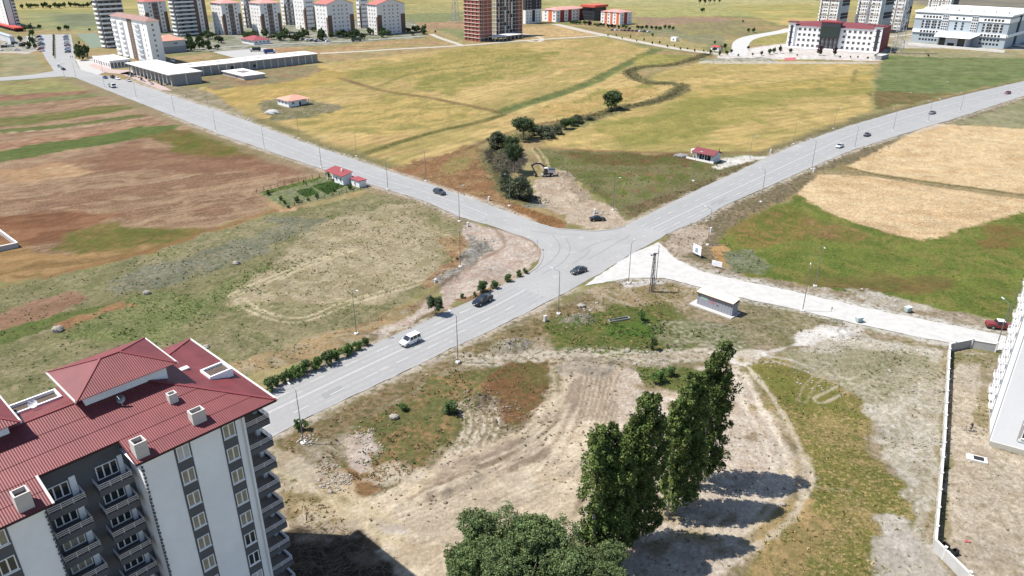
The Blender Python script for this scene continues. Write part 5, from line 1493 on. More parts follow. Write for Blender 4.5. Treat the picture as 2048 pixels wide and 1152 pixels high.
mb = MB(); mb.box(-24, -23, -.1*L, .9*L, 0, 1.6); mb.build('forecourt_wall', CONC_L, b.o)

# ---- concrete shop shell
_b1 = Bld('concrete_shop_row', 'unfinished grey concrete shop row end block, its open side full of stored goods', 'building shell', 345, 172.5, 259, 405, 6.0, CONC_D)
_t = 24.0
_wx = _b1.o.location.x+(_b1.W+.9)*math.cos(_b1.rot)-_t*math.sin(_b1.rot); _wy = _b1.o.location.y+(_b1.W+.9)*math.sin(_b1.rot)+_t*math.cos(_b1.rot)
b = Bld('concrete_shop_row', 'long unfinished grey concrete shop row with pale flat roof, the wing along the fields', 'building shell', *PX(_wx, _wy), 300, 636, 5.4, CONC_D)
b.L = 17.0
b.body(); mb = MB(); mb.box(-.8, b.W+.8, -.8, b.L+.8, 5.4, 5.8); mb.build('roof_slab', CONC_L, b.o)
for k in range(18): b.strip('f', k/18+.004, k/18+.010, 0, 5.39, CONC_L, 'column', .15)
b.strip('f', 0, 1, 5.0, 5.38, CONC, 'ring_beam', .22)
b.win('f', (.33,), (1.9,), far_win(3.2, 3.6, CONC_D, HOLE, .1, 0), 'doorway'); b.win('f', (.49,), (2.4,), far_win(1.8, 1.8, CONC_D, HOLE, .1, 0), 'window_opening')
for k in range(9): mb = MB(); x = b.W*(.06+.1*k); mb.box(x, x+3.2, b.L*.45, b.L*.7, 5.803, 5.95); mb.build('roof_light', mat('roof_patch', (.33,.31,.29), .9), b.o)
b = _b1
b.body(x0=2.5); b.body(x0=0, x1=2.49, y0=0, y1=.6, name='end_pier')
mb = MB(); mb.box(-1.2, b.W+.8, -.8, b.L+.6, 6.0, 6.5); mb.build('roof_slab', CONC_L, b.o)
for k in range(12): mb = MB(); y = .8+(b.L-1.4)*k/11; mb.box(0, .5, y-.25, y+.25, 0, 5.99); mb.build('column', CONC_L, b.o)
b.strip('f', .47, .50, 0, 5.99, CONC_L, 'column', .12)
gd = [mat('goods_%d' % i, c, .7) for i, c in enumerate(((.65,.65,.64),(.05,.05,.06),(.30,.30,.31),(.10,.14,.11),(.42,.40,.36)))]
for k in range(34):
    t = b.L*(.06+.88*rnd.random()); d = rnd.uniform(.5, 7.0); w = rnd.uniform(.5, 1.1); hh = rnd.uniform(.5, 1.6)
    cx, cy = -d, t
    wx = b.o.location.x+cx*math.cos(b.rot)-cy*math.sin(b.rot); wy = b.o.location.y+cx*math.sin(b.rot)+cy*math.cos(b.rot)
    mb = MB(); mb.box(-w/2, w/2, -w/2, w/2, 0, hh*.55); mb.box(-w/2+.05, w/2-.05, w/2-.16, w/2, hh*.55, hh)
    o = mb.build('garden_chair', gd[k % 5], None, (wx, wy, .05), rnd.uniform(0, 6.28))
    tag(o, 'chair among the furniture set out before the concrete shop row', 'chair', 'furniture set out before the concrete shop row')
b = Bld('concrete_hut', 'low pale concrete cellar hut in the yard of the concrete shop row', 'hut', 489, 160.5, 446, 530, 2.6, CONC_L)
b.body(z1=2.1, m=CONC); mb = MB(); mb.box(-.6, b.W+.6, -.6, b.L+.6, 2.1, 2.5); mb.build('roof_slab', CONC_L, b.o)
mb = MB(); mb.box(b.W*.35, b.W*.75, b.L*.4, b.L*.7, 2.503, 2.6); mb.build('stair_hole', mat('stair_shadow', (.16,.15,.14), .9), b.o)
b.win('l', (.35,), (1.0,), far_win(1.2, 1.4, CONC, HOLE, .1, 0), 'doorway')

# ---- farmhouse in the wheat
b = Bld('farmhouse', 'white single storey farmhouse with salmon hip roof alone in the wheat', 'house', 578, 215, 556, 619, 3.1, W_WHITE)
b.body(x1=b.W*.62); b.body(x0=b.W*.62+.003, y0=2.4, name='porch_wall'); b.hip(3.1, 1.7, T_SALMON, .7)
b.win('l', (.22,.55,.85), (1.8,), far_win(1.2, 1.2)); b.win('f', (.22,), (1.8,), far_win(1.3, 1.2)); b.win('f', (.55,), (1.1,), far_win(1.0, 2.1, W_BROWN, HOLE, .1, 0), 'door')
mb = MB(); mb.box(b.W-.25, b.W, 0, .25, 0, 3.05); mb.build('porch_post', W_WHITE, b.o)
mb = MB(); mb.blob((G(545,226)[0], G(545,226)[1], .2), 3.5, 2.6, 1.3, 5, 12, 6, .12)
tag(mb.build('gravel_heap', mat('grey_gravel', (.40,.40,.39), .95, var=.2, vscale=2)), 'grey gravel heap beside the white farmhouse', 'gravel heap')

# ---- shed with maroon roof by the second wheat field
b = Bld('roadside_house', 'small house with maroon gable roof and open dark front by the pale court', 'house', 1426, 327, 1386, 1440, 2.9, W_GREY)
b.body(y0=0, y1=b.L, x0=1.6); b.body(x0=0, x1=1.597, y0=0, y1=1.2, name='corner_wall')
W, L = b.W, b.L
mb = MB(); t = .18
for vs in ([(-.8,-.5,2.75),(-.8,L+.5,2.75),(W*.5,L+.5,4.1),(W*.5,-.5,4.1)],[(W*.5,-.5,4.1),(W*.5,L+.5,4.1),(W+.5,L+.5,2.8),(W+.5,-.5,2.8)]):
    mb.add(vs+[(x,y,z+t) for x,y,z in vs], [(0,1,2,3),(7,6,5,4),(4,5,1,0),(5,6,2,1),(6,7,3,2),(7,4,0,3)])
mb.build('roof', T_MAROON, b.o)
mb = MB(); mb.add([(1.6,.0,2.9),(W,.0,2.9),(W*.5,.0,4.05)], [(0,1,2)]); mb.build('gable_wall', W_GREY, b.o)
b.win('l', (.3,.55,.8), (1.3,), far_win(1.6, 2.0, HOLE, M_GLASS, .12, 1), off=-1.57)
for y in (L*.45, L*.72, L-.1): mb = MB(); mb.box(-.1, .1, y-.1, y+.1, 0, 2.8); mb.build('porch_post', W_WHITE, b.o)
mb = MB(); mb.box(-.7, -.5, -.5, L+2.6, 0, .7); mb.build('front_wall', W_CREAM, b.o)
mb = MB(); mb.cyl((W*.62,-.2,3.6),(W*.62,-.2,4.9), .12, n=6); mb.build('flue', HOLE, b.o)
for i, (dx, dy, dz) in enumerate(((-.2,.8,2.6),(.6,1.3,2.5),(1.4,.5,3.3))):
    p = G(1386+i*4, 310-i); mb = MB(); mb.cyl((0,0,0),(0,0,1.2), .55, n=12); mb.cyl((0,0,1.2),(0,0,1.4), .55, .2, n=12)
    o = mb.build('water_tank', W_WHITE, None, (p[0]-1, p[1]-2.5, 1.6 if i < 2 else 1.2))
    mb = MB(); mb.bar((-.5,-.5,-1.6),(-.5,-.5,0), .08); mb.bar((.5,-.5,-1.6),(.5,-.5,0), .08); mb.bar((.5,.5,-1.6),(.5,.5,0), .08); mb.bar((-.5,.5,-1.6),(-.5,.5,0), .08); mb.bar((-.5,0,0),(.5,0,0), 1.0, .06); mb.build('tank_stand', M_STEEL, o)
    tag(o, 'white water tank on a stand at the left end of the maroon gabled house', 'water tank', 'water tanks of the maroon gabled house')
mb = MB(); mb.blob((0,0,.2), 3, 2, .9, 9, 12, 6, .15)
tag(mb.build('gravel_heap', mat('dark_gravel', (.22,.21,.20), .95, var=.2, vscale=2), None, (*G(1362,313), 0)), 'dark gravel heap left of the maroon gabled house', 'gravel heap')

# ---- cottage with garden
b = Bld('cottage', 'white cottage with red roof and dark porch at the end of the vegetable garden', 'cottage', 687, 371, 655, 705, 3.0, W_WHITE)
W, L = b.W, b.L
b.body(y1=L*.55); b.body(x0=1.8, y0=L*.55+.003, name='porch_wall')
mb = MB(); t = .14
vs = [(-.6,-.4,3.0),(-.6,L+.5,3.0),(W+.4,L+.5,3.9),(W+.4,-.4,3.9)]
mb.add(vs+[(x,y,z+t) for x,y,z in vs], [(0,1,2,3),(7,6,5,4),(4,5,1,0),(5,6,2,1),(6,7,3,2),(7,4,0,3)]); mb.build('roof', mat('bright_red_sheet', (.235,.05,.05), .6, var=.15, vscale=.6), b.o)
mb = MB(); mb.add([(0,0,3.0),(W,0,3.0),(W,0,3.85),(0,L,3.0),(W,L,3.0),(W,L,3.85)], [(0,1,2),(3,5,4),(1,4,5,2)]); mb.build('gable_wall', W_WHITE, b.o)
b.win('l', (.14,.40), (1.7,), far_win(.9, 1.3, M_FRAME, M_GLASS, .1, 0))
mb = MB(); mb.box(-.12, .12, L-.3, L, 0, 2.98); mb.build('porch_post', W_WHITE, b.o)
mb = MB(); mb.box(W*.55, W*.55+.5, L*.35, L*.35+.5, 3.3, 4.5); mb.build('chimney', W_CREAM, b.o)
b = Bld('garden_shed', 'small white shed with red flat roof beside the cottage', 'shed', 719, 376, 703, 733, 2.2, W_WHITE)
b.body(); mb = MB(); mb.box(-.3, b.W+.3, -.3, b.L+.3, 2.2, 2.4); mb.build('roof', mat('shed_red', (.26,.06,.07), .7), b.o); b.win('l', (.5,), (1.1,), far_win(.8, 1.2, M_FRAME, M_GLASS, .1, 0))
b = Bld('lean_to', 'white patched lean-to between the cottage and its shed', 'shed', 700, 368, 690, 712, 1.9, W_GREY)
b.body(); mb = MB(); mb.box(-.2, b.W*.5, -.2, b.L+.2, 1.9, 2.0); mb.build('roof', W_WHITE, b.o); mb = MB(); mb.box(b.W*.5+.01, b.W+.2, -.2, b.L+.2, 1.9, 2.03); mb.build('roof_sheet', T_PINK, b.o)
# garden fence of posts and rails
def fence(name, label, line, step, h, m, rails=2):
    pts = resample(GL(line), step)
    f = thing(name, label, 'fence', (*pts[0], 0))
    x0, y0 = pts[0]
    me_p = MB().box(-.06,.06,-.06,.06,-.2,h).mesh('post', m)
    for p in pts: place('post', me_p, f, (p[0]-x0, p[1]-y0, 0))
    for k in range(rails):
        mb = MB()
        for a, b_ in zip(pts, pts[1:]): mb.bar((a[0]-x0,a[1]-y0,h*(k+1)/rails-.1),(b_[0]-x0,b_[1]-y0,h*(k+1)/rails-.1), .05)
        mb.build('rail', m, f)
M_WOOD = mat('weathered_wood', (.12,.085,.065), .9, var=.2, vscale=2)
fence('garden_fence', 'weathered post and rail fence along the back of the vegetable garden', [(514,386),(560,374),(610,362),(655,352)], 2.6, 1.4, M_WOOD)
fence('garden_fence', 'weathered post and rail fence along the roadside end of the garden', [(735,377),(690,388),(630,402),(574,416)], 2.6, 1.3, M_WOOD)

# ---- kiosk with red scrawl
KM = mat('kiosk_grey_sheet', (.27,.275,.305), .5, var=.05, vscale=.6)
b = Bld('transformer_kiosk', 'grey sheet metal kiosk with cream lean roof and red scrawl on a concrete slab', 'kiosk', 1463, 634, 1393, 1474, 3.2, KM)
W, L = b.W, b.L
b.body(z0=.2)
mb = MB(); t = .12
vs = [(-.25,-.18,3.1),(-.25,L+.18,3.1),(W+.15,L+.18,3.5),(W+.15,-.18,3.5)]
mb.add(vs+[(x,y,z+t) for x,y,z in vs], [(0,1,2,3),(7,6,5,4),(4,5,1,0),(5,6,2,1),(6,7,3,2),(7,4,0,3)]); mb.build('roof', mat('kiosk_roof_cream', alb(250,236,214,1.6), .7, var=.08, vscale=.5), b.o)
mb = MB(); mb.box(-.32, -.252, -.2, L+.2, 2.88, 3.12); mb.box(-.25, W+.15, -.24, -.182, 2.92, 3.14); mb.build('fascia', mat('kiosk_fascia', (.09,.055,.045), .7), b.o)
mb = MB(); mb.add([(0,0,3.1),(W,0,3.1),(W,0,3.55)], [(0,1,2)]); mb.build('gable_wall', KM, b.o)
mb = MB(); mb.box(-1.2, W+.5, -.5, L+1.2, -.1, .2); mb.build('slab', CONC, b.o)
mb = MB(); mb.box(-.04, -.003, L*.70, L*.90, 1.75, 2.6); mb.build('vent_panel', mat('pale_green_panel', alb(206,226,216,1.9), .5), b.o)
mb = MB(); mb.box(-.06, -.003, L*.40, L*.42, 1.3, 1.6); mb.build('lock', HOLE, b.o)
RS = mat('red_spray', (.52,.06,.08), .7)
for r_ in range(2):
    for k in range(7):
        y = L*(.665-.033*k); z = 2.05-.42*r_-.03*k*0
        mb = MB(); mb.box(-.02, -.004, y-.05, y, z-.13, z+.15)
        if (k+r_) % 2: mb.box(-.021, -.004, y-.17, y-.053, z+.05, z+.13)
        if (k*3+r_) % 4: mb.box(-.021, -.004, y-.2, y-.053, z-.13, z-.06)
        mb.build('scrawl_stroke', RS, b.o)
for k in range(12): mb = MB(); y = L*(k+.5)/12; mb.box(-.035, -.003, y-.03, y+.03, .22, 1.2 if .6 < y/L < .95 else 2.85); mb.build('sheet_rib', KM, b.o)

# ---- walled plot at the left edge
def wall_line(name, label, line, h, t, m, cap, posts=None, post_h=.35):
    pts = GL(line); x0, y0 = pts[0]
    w = thing(name, label, 'wall', (x0, y0, 0))
    for a, b_ in zip(pts, pts[1:]):
        mb = MB(); mb.bar((a[0]-x0,a[1]-y0,h/2-.2),(b_[0]-x0,b_[1]-y0,h/2-.2), t, h+.4); mb.build('panel', m, w)
        mb = MB(); mb.bar((a[0]-x0,a[1]-y0,h+.06),(b_[0]-x0,b_[1]-y0,h+.06), t+.10, .12); mb.build('coping', cap, w)
    if posts:
        me_p = MB().box(-t*.8, t*.8, -t*.8, t*.8, -.3, h+post_h).box(-t*1.05, t*1.05, -t*1.05, t*1.05, h+post_h, h+post_h+.12).mesh('post', cap)
        for p in resample(smooth_line(pts, 1), posts): place('post', me_p, w, (p[0]-x0, p[1]-y0, 0), R(40))
    return w
wall_line('plot_wall', 'low grey and white wall round a planted plot at the left edge', [(-60,515),(37,495),(-2,466)], 1.3, .3, CONC, W_WHITE)
M_BOUND = mat('boundary_wall_grey', (.42,.41,.40), .85, var=.1, vscale=.6)
M_COPEW = mat('boundary_coping', (.60,.585,.56), .8, var=.06, vscale=.6)
wall_line('boundary_wall', 'long white coped boundary wall with square posts round the yard at right', [(1990,704),(1937,695),(1896,703),(1884,900),(1866,1100),(1925,1160),(2010,1250)], 1.7, .18, M_BOUND, M_COPEW, 4.2)
# ================================================================ plants
def leaf_mat(name, rough=.6, trans=.22):
    m = bpy.data.materials.new(name); m.use_nodes = True
    nt = m.node_tree; N = nt.nodes; L = nt.links
    b = N['Principled BSDF']; b.inputs['Roughness'].default_value = rough; b.inputs['Specular IOR Level'].default_value = .25
    a = N.new('ShaderNodeAttribute'); a.attribute_name = 'leaf'
    oi = N.new('ShaderNodeObjectInfo')
    r = N.new('ShaderNodeMapRange'); r.inputs[3].default_value = .82; r.inputs[4].default_value = 1.18
    L.new(oi.outputs['Random'], r.inputs[0])
    v = N.new('ShaderNodeVectorMath'); v.operation = 'SCALE'
    L.new(a.outputs['Color'], v.inputs[0]); L.new(r.outputs[0], v.inputs['Scale'])
    L.new(v.outputs[0], b.inputs['Base Color'])
    if trans > 0:
        t = N.new('ShaderNodeBsdfTranslucent'); L.new(v.outputs[0], t.inputs['Color'])
        mx = N.new('ShaderNodeMixShader'); mx.inputs[0].default_value = trans
        L.new(b.outputs[0], mx.inputs[1]); L.new(t.outputs[0], mx.inputs[2])
        L.new(mx.outputs[0], N['Material Output'].inputs['Surface'])
    return m
M_LEAF = leaf_mat('foliage')
M_WEED = leaf_mat('weed_blades', .8, .1)
M_BARK = mat('bark', (.20,.165,.13), .95, var=.3, vscale=3, bump=.03)
M_BARKP = mat('pale_poplar_bark', (.36,.34,.31), .95, var=.3, vscale=3, bump=.03)

def leaf_object_mesh(name, P, size, cols, flat=.0, tri=False, m=None):
    """P (N,3) leaf centres; every leaf is a small two-triangle blade turned at random"""
    n = len(P)
    a = rng.normal(size=(n, 3)); a /= np.linalg.norm(a, axis=1)[:, None]
    b = rng.normal(size=(n, 3)); b[:, 2] *= (1-flat); b -= a*(a*b).sum(1)[:, None]; b /= np.linalg.norm(b, axis=1)[:, None]+1e-9
    s = (size*rng.uniform(.6, 1.35, n))[:, None]
    V = np.stack([P-a*s*.62, P-b*s*.42, P+a*s*.62, P+b*s*.42], 1).reshape(-1, 3)
    me = bpy.data.meshes.new(name)
    me.vertices.add(n*4); me.vertices.foreach_set('co', V.astype(np.float32).ravel())
    me.loops.add(n*4); me.loops.foreach_set('vertex_index', np.arange(n*4, dtype=np.int32))
    me.polygons.add(n); me.polygons.foreach_set('loop_start', np.arange(0, n*4, 4, dtype=np.int32))
    me.update()
    c = np.repeat(cols, 4, axis=0)
    at = me.attributes.new('leaf', 'FLOAT_COLOR', 'POINT')
    at.data.foreach_set('color', np.concatenate([c, np.ones((n*4, 1))], 1).astype(np.float32).ravel())
    me.materials.append(m or M_LEAF)
    return me
def clump_leaves(C, S, per, stretch=1.0):
    """leaves on the skin of clumps C with radii S"""
    n = len(C)
    d = rng.normal(size=(n*per, 3)); d /= np.linalg.norm(d, axis=1)[:, None]
    r = rng.uniform(.55, 1.08, n*per)[:, None]
    sc = np.repeat(S, per)[:, None]
    d[:, 2] *= stretch
    return np.repeat(C, per, 0)+d*r*sc
def leaf_cols(n, base, var=.25, hue=.12, per=1):
    k = rng.uniform(1-var, 1+var, n//per+1).repeat(per)[:n][:, None]*rng.uniform(.85, 1.15, n)[:, None]
    c = np.array(base)[None, :]*k
    c[:, 0] *= rng.uniform(1-hue, 1+hue*1.6, n)
    return np.clip(c, .005, .8)

def poplar_mesh(h, Rr, seed):
    n = int(8.4*h)
    t = rng.uniform(.07, 1.0, n)**.9
    env = Rr*np.minimum(1, (t/.16)**.55)*np.clip(1-((t-.70)/.33).clip(0)**2.2, .22, 1)
    an = rng.uniform(0, 6.283, n); r = env*np.sqrt(rng.uniform(0.10, 1, n))*.86*np.where(rng.uniform(0, 1, n) > .88, 1.18, 1.0)
    C = np.stack([r*np.cos(an), r*np.sin(an), t*h*.985], 1)
    S = rng.uniform(.28, .74, n)*(.6+.4*env/Rr)
    P = clump_leaves(C, S, 74, 1.45)
    me = leaf_object_mesh('crown', P, .25, leaf_cols(len(P), (.104,.148,.040), .36, .16, 74))
    return me
def poplar_trunk(h, seed):
    r_ = random.Random(seed)
    mb = MB(); mb.cyl((0,0,-.4),(0,0,h*.25), .24, .20, 8); mb.cyl((0,0,h*.25),(0.1,0,h*.8), .20, .05, 7)
    for k in range(16):
        z = h*r_.uniform(.06,.75); a = r_.uniform(0, 6.28); l = r_.uniform(1.6, 3.2); o = .75
        mb.cyl((0,0,z),(math.cos(a)*o,math.sin(a)*o,z+l), .06, .02, 5)
    return mb.mesh('trunk', M_BARKP)
def round_mesh(Rr, hh, n, per, leaf, base, lift=.25, stretch=1.0, lumps=7, name='crown', hue=.12, smin=.22, smax=.42):
    """uneven rounded crown of radius Rr between lift*hh and hh"""
    la = rng.uniform(0, 6.283, lumps); lr = Rr*rng.uniform(.2, .62, lumps); lz = hh*(lift+(1-lift)*rng.uniform(.25, .78, lumps)); ls = Rr*rng.uniform(.38, .62, lumps)
    k = rng.integers(0, lumps, n)
    d = rng.normal(size=(n, 3)); d /= np.linalg.norm(d, axis=1)[:, None]
    d *= (rng.uniform(.25, 1, n)**.45)[:, None]
    C = np.stack([lr[k]*np.cos(la[k]), lr[k]*np.sin(la[k]), lz[k]], 1)+d*ls[k][:, None]*np.array([1, 1, stretch*hh*(1-lift)/(2*Rr)])
    C[:, 2] = np.clip(C[:, 2], hh*lift*.6, hh)
    S = Rr*rng.uniform(smin, smax, n)*.55
    P = clump_leaves(C, S, per)
    P[:, 2] = np.maximum(P[:, 2], .02)
    return leaf_object_mesh(name, P, leaf, leaf_cols(len(P), base, .3, hue, per))
def limb_mesh(Rr, hh, seed, r0=None, forks=7, lift=.25, m=None):
    r_ = random.Random(seed); r0 = r0 or Rr*.07
    mb = MB(); mb.cyl((0,0,-.3),(0,0,hh*lift+.2), r0, r0*.75, 8)
    for k in range(forks):
        a = 6.28*k/forks+r_.uniform(-.4,.4); e = Rr*r_.uniform(.35,.7); z = hh*r_.uniform(.55,.85)
        mid = (math.cos(a)*e*.45, math.sin(a)*e*.45, hh*lift+(z-hh*lift)*.5)
        mb.cyl((0,0,hh*lift*.8), mid, r0*.5, r0*.3, 6); mb.cyl(mid, (math.cos(a)*e, math.sin(a)*e, z), r0*.3, r0*.08, 5)
    return mb.mesh('trunk', m or M_BARK)
def tree(name, label, cat, crown, trunk, px, py, s, rz=0, group=None, dz=0.0):
    x, y = G(px, py)
    z = zg(x, y) if y < 260 else 0.0
    t = thing(name, label, cat, (x, y, z+dz), rz, group)
    t.scale = (s,)*3 if not isinstance(s, tuple) else s
    if trunk: place('trunk', trunk, t)
    place('crown', crown, t)
    return t

# ---- the four clumps of poplars
POP = [poplar_mesh(23, 2.35, 1), poplar_mesh(20, 2.1, 2), poplar_mesh(24, 2.5, 3)]
POPT = [poplar_trunk(23, 1), poplar_trunk(20, 2), poplar_trunk(24, 3)]
spots = [(1185,1128,1,1.08,'left stem of the front poplar clump beside the grey green willows'),(1208,1120,0,.93,'middle stem of the front poplar clump beside the willows'),(1228,1128,1,.98,'right stem of the front poplar clump beside the willows'),
         (1250,1092,1,1.02,'left stem of the second poplar clump, lower of its three crowns'),(1266,1086,2,.98,'middle stem of the second poplar clump, its tallest crown'),(1284,1083,0,1.02,'right stem of the second poplar clump'),
         (1334,1030,1,.98,'left stem of the third poplar clump, short bare trunk'),(1352,1020,0,.98,'middle stem of the third poplar clump'),(1367,1014,2,.92,'right stem of the third poplar clump'),
         (1398,970,0,.98,'left stem of the rearmost poplar clump'),(1416,960,2,.98,'right stem of the rearmost poplar clump, tallest of all poplars')]
for px, py, v, s, lb in spots:
    tree('poplar_tree', lb, 'tree', POP[v], POPT[v], px, py, s, rnd.uniform(0, 6.28), 'poplars in four clumps on the earth ground')

# ---- willows at the bottom edge
rng = np.random.default_rng(5)
WB_ = (.120,.165,.066)
WIL = [round_mesh(5.2, 9.5, 430, 74, .21, WB_, .12, 1.0, 9, hue=.1, smin=.14, smax=.30), round_mesh(4.2, 9.0, 350, 74, .21, (.112,.158,.060), .12, 1.1, 8, hue=.1, smin=.14, smax=.30)]
WILT = [limb_mesh(5.2, 9.5, 4), limb_mesh(4.2, 9.0, 5)]
for px, py, v, s, lb in ((985,1150,0,.95,'bushy grey green willow, leftmost at the bottom edge'),(1062,1158,1,1.02,'bushy grey green willow with upright top, second from the left at the bottom edge'),(1112,1172,0,.90,'bushy willow in the middle of the clump at the bottom edge'),(1190,1190,0,.78,'bushy willow at the foot of the front poplars'),(940,1190,1,.84,'low grey willow on the left flank of the clump at the bottom edge'),(1040,1240,0,.9,'willow cut by the bottom edge below the others')):
    tree('willow_tree', lb, 'tree', WIL[v], WILT[v], px, py, s, rnd.uniform(0, 6.28), 'willows at the bottom edge')

# ---- shrubs along the road
SHB = [round_mesh(1.0, 1.9, 80, 40, .12, (.105,.185,.048), .05, 1.0, 6), round_mesh(1.0, 1.7, 80, 40, .12, (.092,.155,.046), .05, 1.0, 5), round_mesh(1.0, 2.2, 85, 40, .12, (.098,.150,.056), .04, 1.1, 6)]
STM = limb_mesh(1.0, 1.8, 9, .05, 5, .1)
def shrub(px, py, w, lb, v=None, grp='shrubs along the road', hs=1.0):
    x, y = G(px, py); D = y*CT+CAM_H*ST
    s = w*D/FPX/2.3
    tree('shrub', lb, 'shrub', SHB[v if v is not None else rnd.randrange(3)], STM, px, py, (s, s, s*hs), rnd.uniform(0, 6.28), grp)
row = [(541,781,26),(557,770,22),(571,764,20),(584,760,22),(598,752,26),(616,742,22),(637,737,26),(655,729,26),(668,722,22),(690,713,24),(703,706,18),(715,699,18),(733,692,18)]
for i, (px, py, w) in enumerate(row):
    shrub(px, py, w*1.35, ['first roadside shrub, nearest the red roofed block','second roadside shrub from the red roofed block','third roadside shrub from the red roofed block','fourth roadside shrub from the red roofed block','fifth roadside shrub from the red roofed block','sixth roadside shrub from the red roofed block','roadside shrub in the very middle of the row','sixth roadside shrub counted from the van end','fifth roadside shrub counted from the van end','fourth roadside shrub counted from the van end','third roadside shrub counted from the van end','second last roadside shrub towards the white van','last roadside shrub of the row towards the white van'][i])
row2 = [(926,596,14),(948,592,12),(969,584,34),(991,578,24),(1017,562,22),(1036,553,18),(1050,548,16)]
nm = ['small sprig shrub left of the dark pickup','narrow shrub just behind the dark pickup','largest round shrub between pickup and junction','oval shrub touching the largest round one','low round shrub, third from the junction corner','low round shrub, second from the junction corner','low shrub nearest the junction corner']
for (px, py, w), lb in zip(row2, nm): shrub(px, py, w, lb, 1)
tree('conifer_bush', 'big pointed dark bush at the roadside between van and pickup', 'bush', round_mesh(1.75, 4.6, 200, 50, .16, (.080,.115,.054), .05, 1.2, 6), limb_mesh(1.75, 4.2, 12, .1), 872, 630, 1.0)
shrub(603, 860, 32, 'bright green shrub at the foot of the lamp post by the red roofed block', 0, None)
shrub(1283, 642, 24, 'green bush beside the sunken trough left of the grey kiosk', 0, None, 1.2)
shrub(1308, 700, 22, 'upright bush at the edge of the dirt track', 2, None, 1.4)
shrub(1316, 765, 36, 'rounded green bush left of the poplar tops', 0, None)
shrub(1345, 752, 30, 'low green bush close to the poplar tops', 1, None)
shrub(904, 825, 44, 'dry brownish bush beside the ploughed ruts', 2, None, .7)
shrub(805, 822, 30, 'low grey green bush on the verge below the white van', 1, None, .7)
for i, (px, py, w) in enumerate(((535,390,14),(561,400,12),(568,408,11),(593,404,16),(634,395,13),(616,401,9),(577,416,9),(700,378,14),(655,353,14),(668,384,10))):
    shrub(px, py, w, ['round shrub at the far left corner of the vegetable garden','shrub on the left side of the garden','twin shrub below it on the left side of the garden','largest dark shrub in the middle of the garden','dark shrub right of the middle in the garden','small shrub between two dark ones in the garden','small shrub at the lowest corner of the garden','shrub growing between cottage and shed','shrub at the cottage porch','pale shrub on the roadside hedge of the garden'][i], 1, 'garden shrubs')

# ---- trees along the stream
GRN = [round_mesh(3.0, 6.5, 190, 40, .26, (.076,.115,.044), .10, 1.0, 8), round_mesh(3.0, 6.0, 190, 40, .26, (.098,.118,.070), .04, 1.0, 7), round_mesh(3.0, 8.0, 170, 40, .26, (.068,.102,.044), .25, 1.0, 8)]
GRT = [limb_mesh(3.0, 6.5, 21), limb_mesh(3.0, 6.0, 22, None, 7, .1), limb_mesh(3.0, 8.0, 23, .22, 7, .45)]
for px, py, w, top, v, lb in ((1222,218,43,181,0,'lone round dark tree standing over the stream bend'),(1047,279,45,235,2,'open crowned tree by the stream above the reed bed'),(996,291,37,257,1,'round bush tree at the left end of the stream trees'),(1028,346,38,287,2,'tall thin crowned tree beside the excavator boom'),(1034,396,50,344,1,'dense grey green tree at the ditch nearest the road'),(1093,274,40,248,1,'low spreading bush tree right of the open crowned tree'),(1130,258,24,236,0,'small round tree in the row along the stream'),(1156,246,26,227,1,'last small bush tree of the row towards the lone tree'),(1008,372,24,325,1,'slender bush at the ditch left of the dense grey tree'),(1068,268,30,250,0,'bush half hidden behind the open crowned tree'),(1112,268,22,248,1,'bush filling the gap between the spreading bush and the small round tree'),(1022,300,26,272,0,'bush below the open crowned tree at the reed bed'),(1143,252,20,234,0,'small bush between the last two stream trees'),(1018,388,22,352,0,'bush leaning on the dense grey tree from the left'),(1180,240,16,230,1,'tiny bush on the bank towards the lone tree')):
    x, y = G(px, py); D = y*CT+CAM_H*ST; s = w*1.22*D/FPX/6.0; h = hgt(px, py, top)*1.05
    tree('stream_tree', lb, 'tree', GRN[v], GRT[v], px, py, (s, s, h/(6.5,6.0,8.0)[v]), rnd.uniform(0, 6.28), 'trees along the stream', -.3)

# ---- far trees: light crowns, shared meshes
FAR = [round_mesh(3.0, 6.0, 60, 22, .62, (.066,.106,.040), .06, 1.0, 7), round_mesh(3.0, 6.5, 60, 22, .62, (.084,.128,.050), .06, 1.0, 6), round_mesh(3.0, 8.5, 60, 22, .6, (.054,.084,.036), .05, 1.0, 6), round_mesh(3.0, 6.0, 60, 22, .6, (.070,.035,.036), .08, 1.0, 6)]
FART = limb_mesh(3.0, 6.0, 31, .2)
def fars(lst, label, group, name='tree'):
    for i, e in enumerate(lst):
        px, py, w, hh = e[:4]; v = e[4] if len(e) > 4 else rnd.randrange(3)
        x, y = G(px, py); D = y*CT+CAM_H*ST
        s = w*D/FPX/6.0
        tree(name, label if isinstance(label, str) else label[i], 'tree', FAR[v], FART, px, py, (s, s, hh/(6.0,6.5,8.5,6.0)[v]), rnd.uniform(0, 6.28), group)
fars([(165,121,22,10,0),(176,116,20,11,0),(160,113,18,10,1)], ['dark tree at the front of the boulevard corner clump','dark tree at the right of the boulevard corner clump','dark tree at the back of the boulevard corner clump'], 'trees on the boulevard corner')
fars([(108,74+4.4*k,5,2.5,2) for k in range(10)], 'small tree in a row on the boulevard median', 'trees on the boulevard median')
est = []; est_l = []
r2 = random.Random(5)
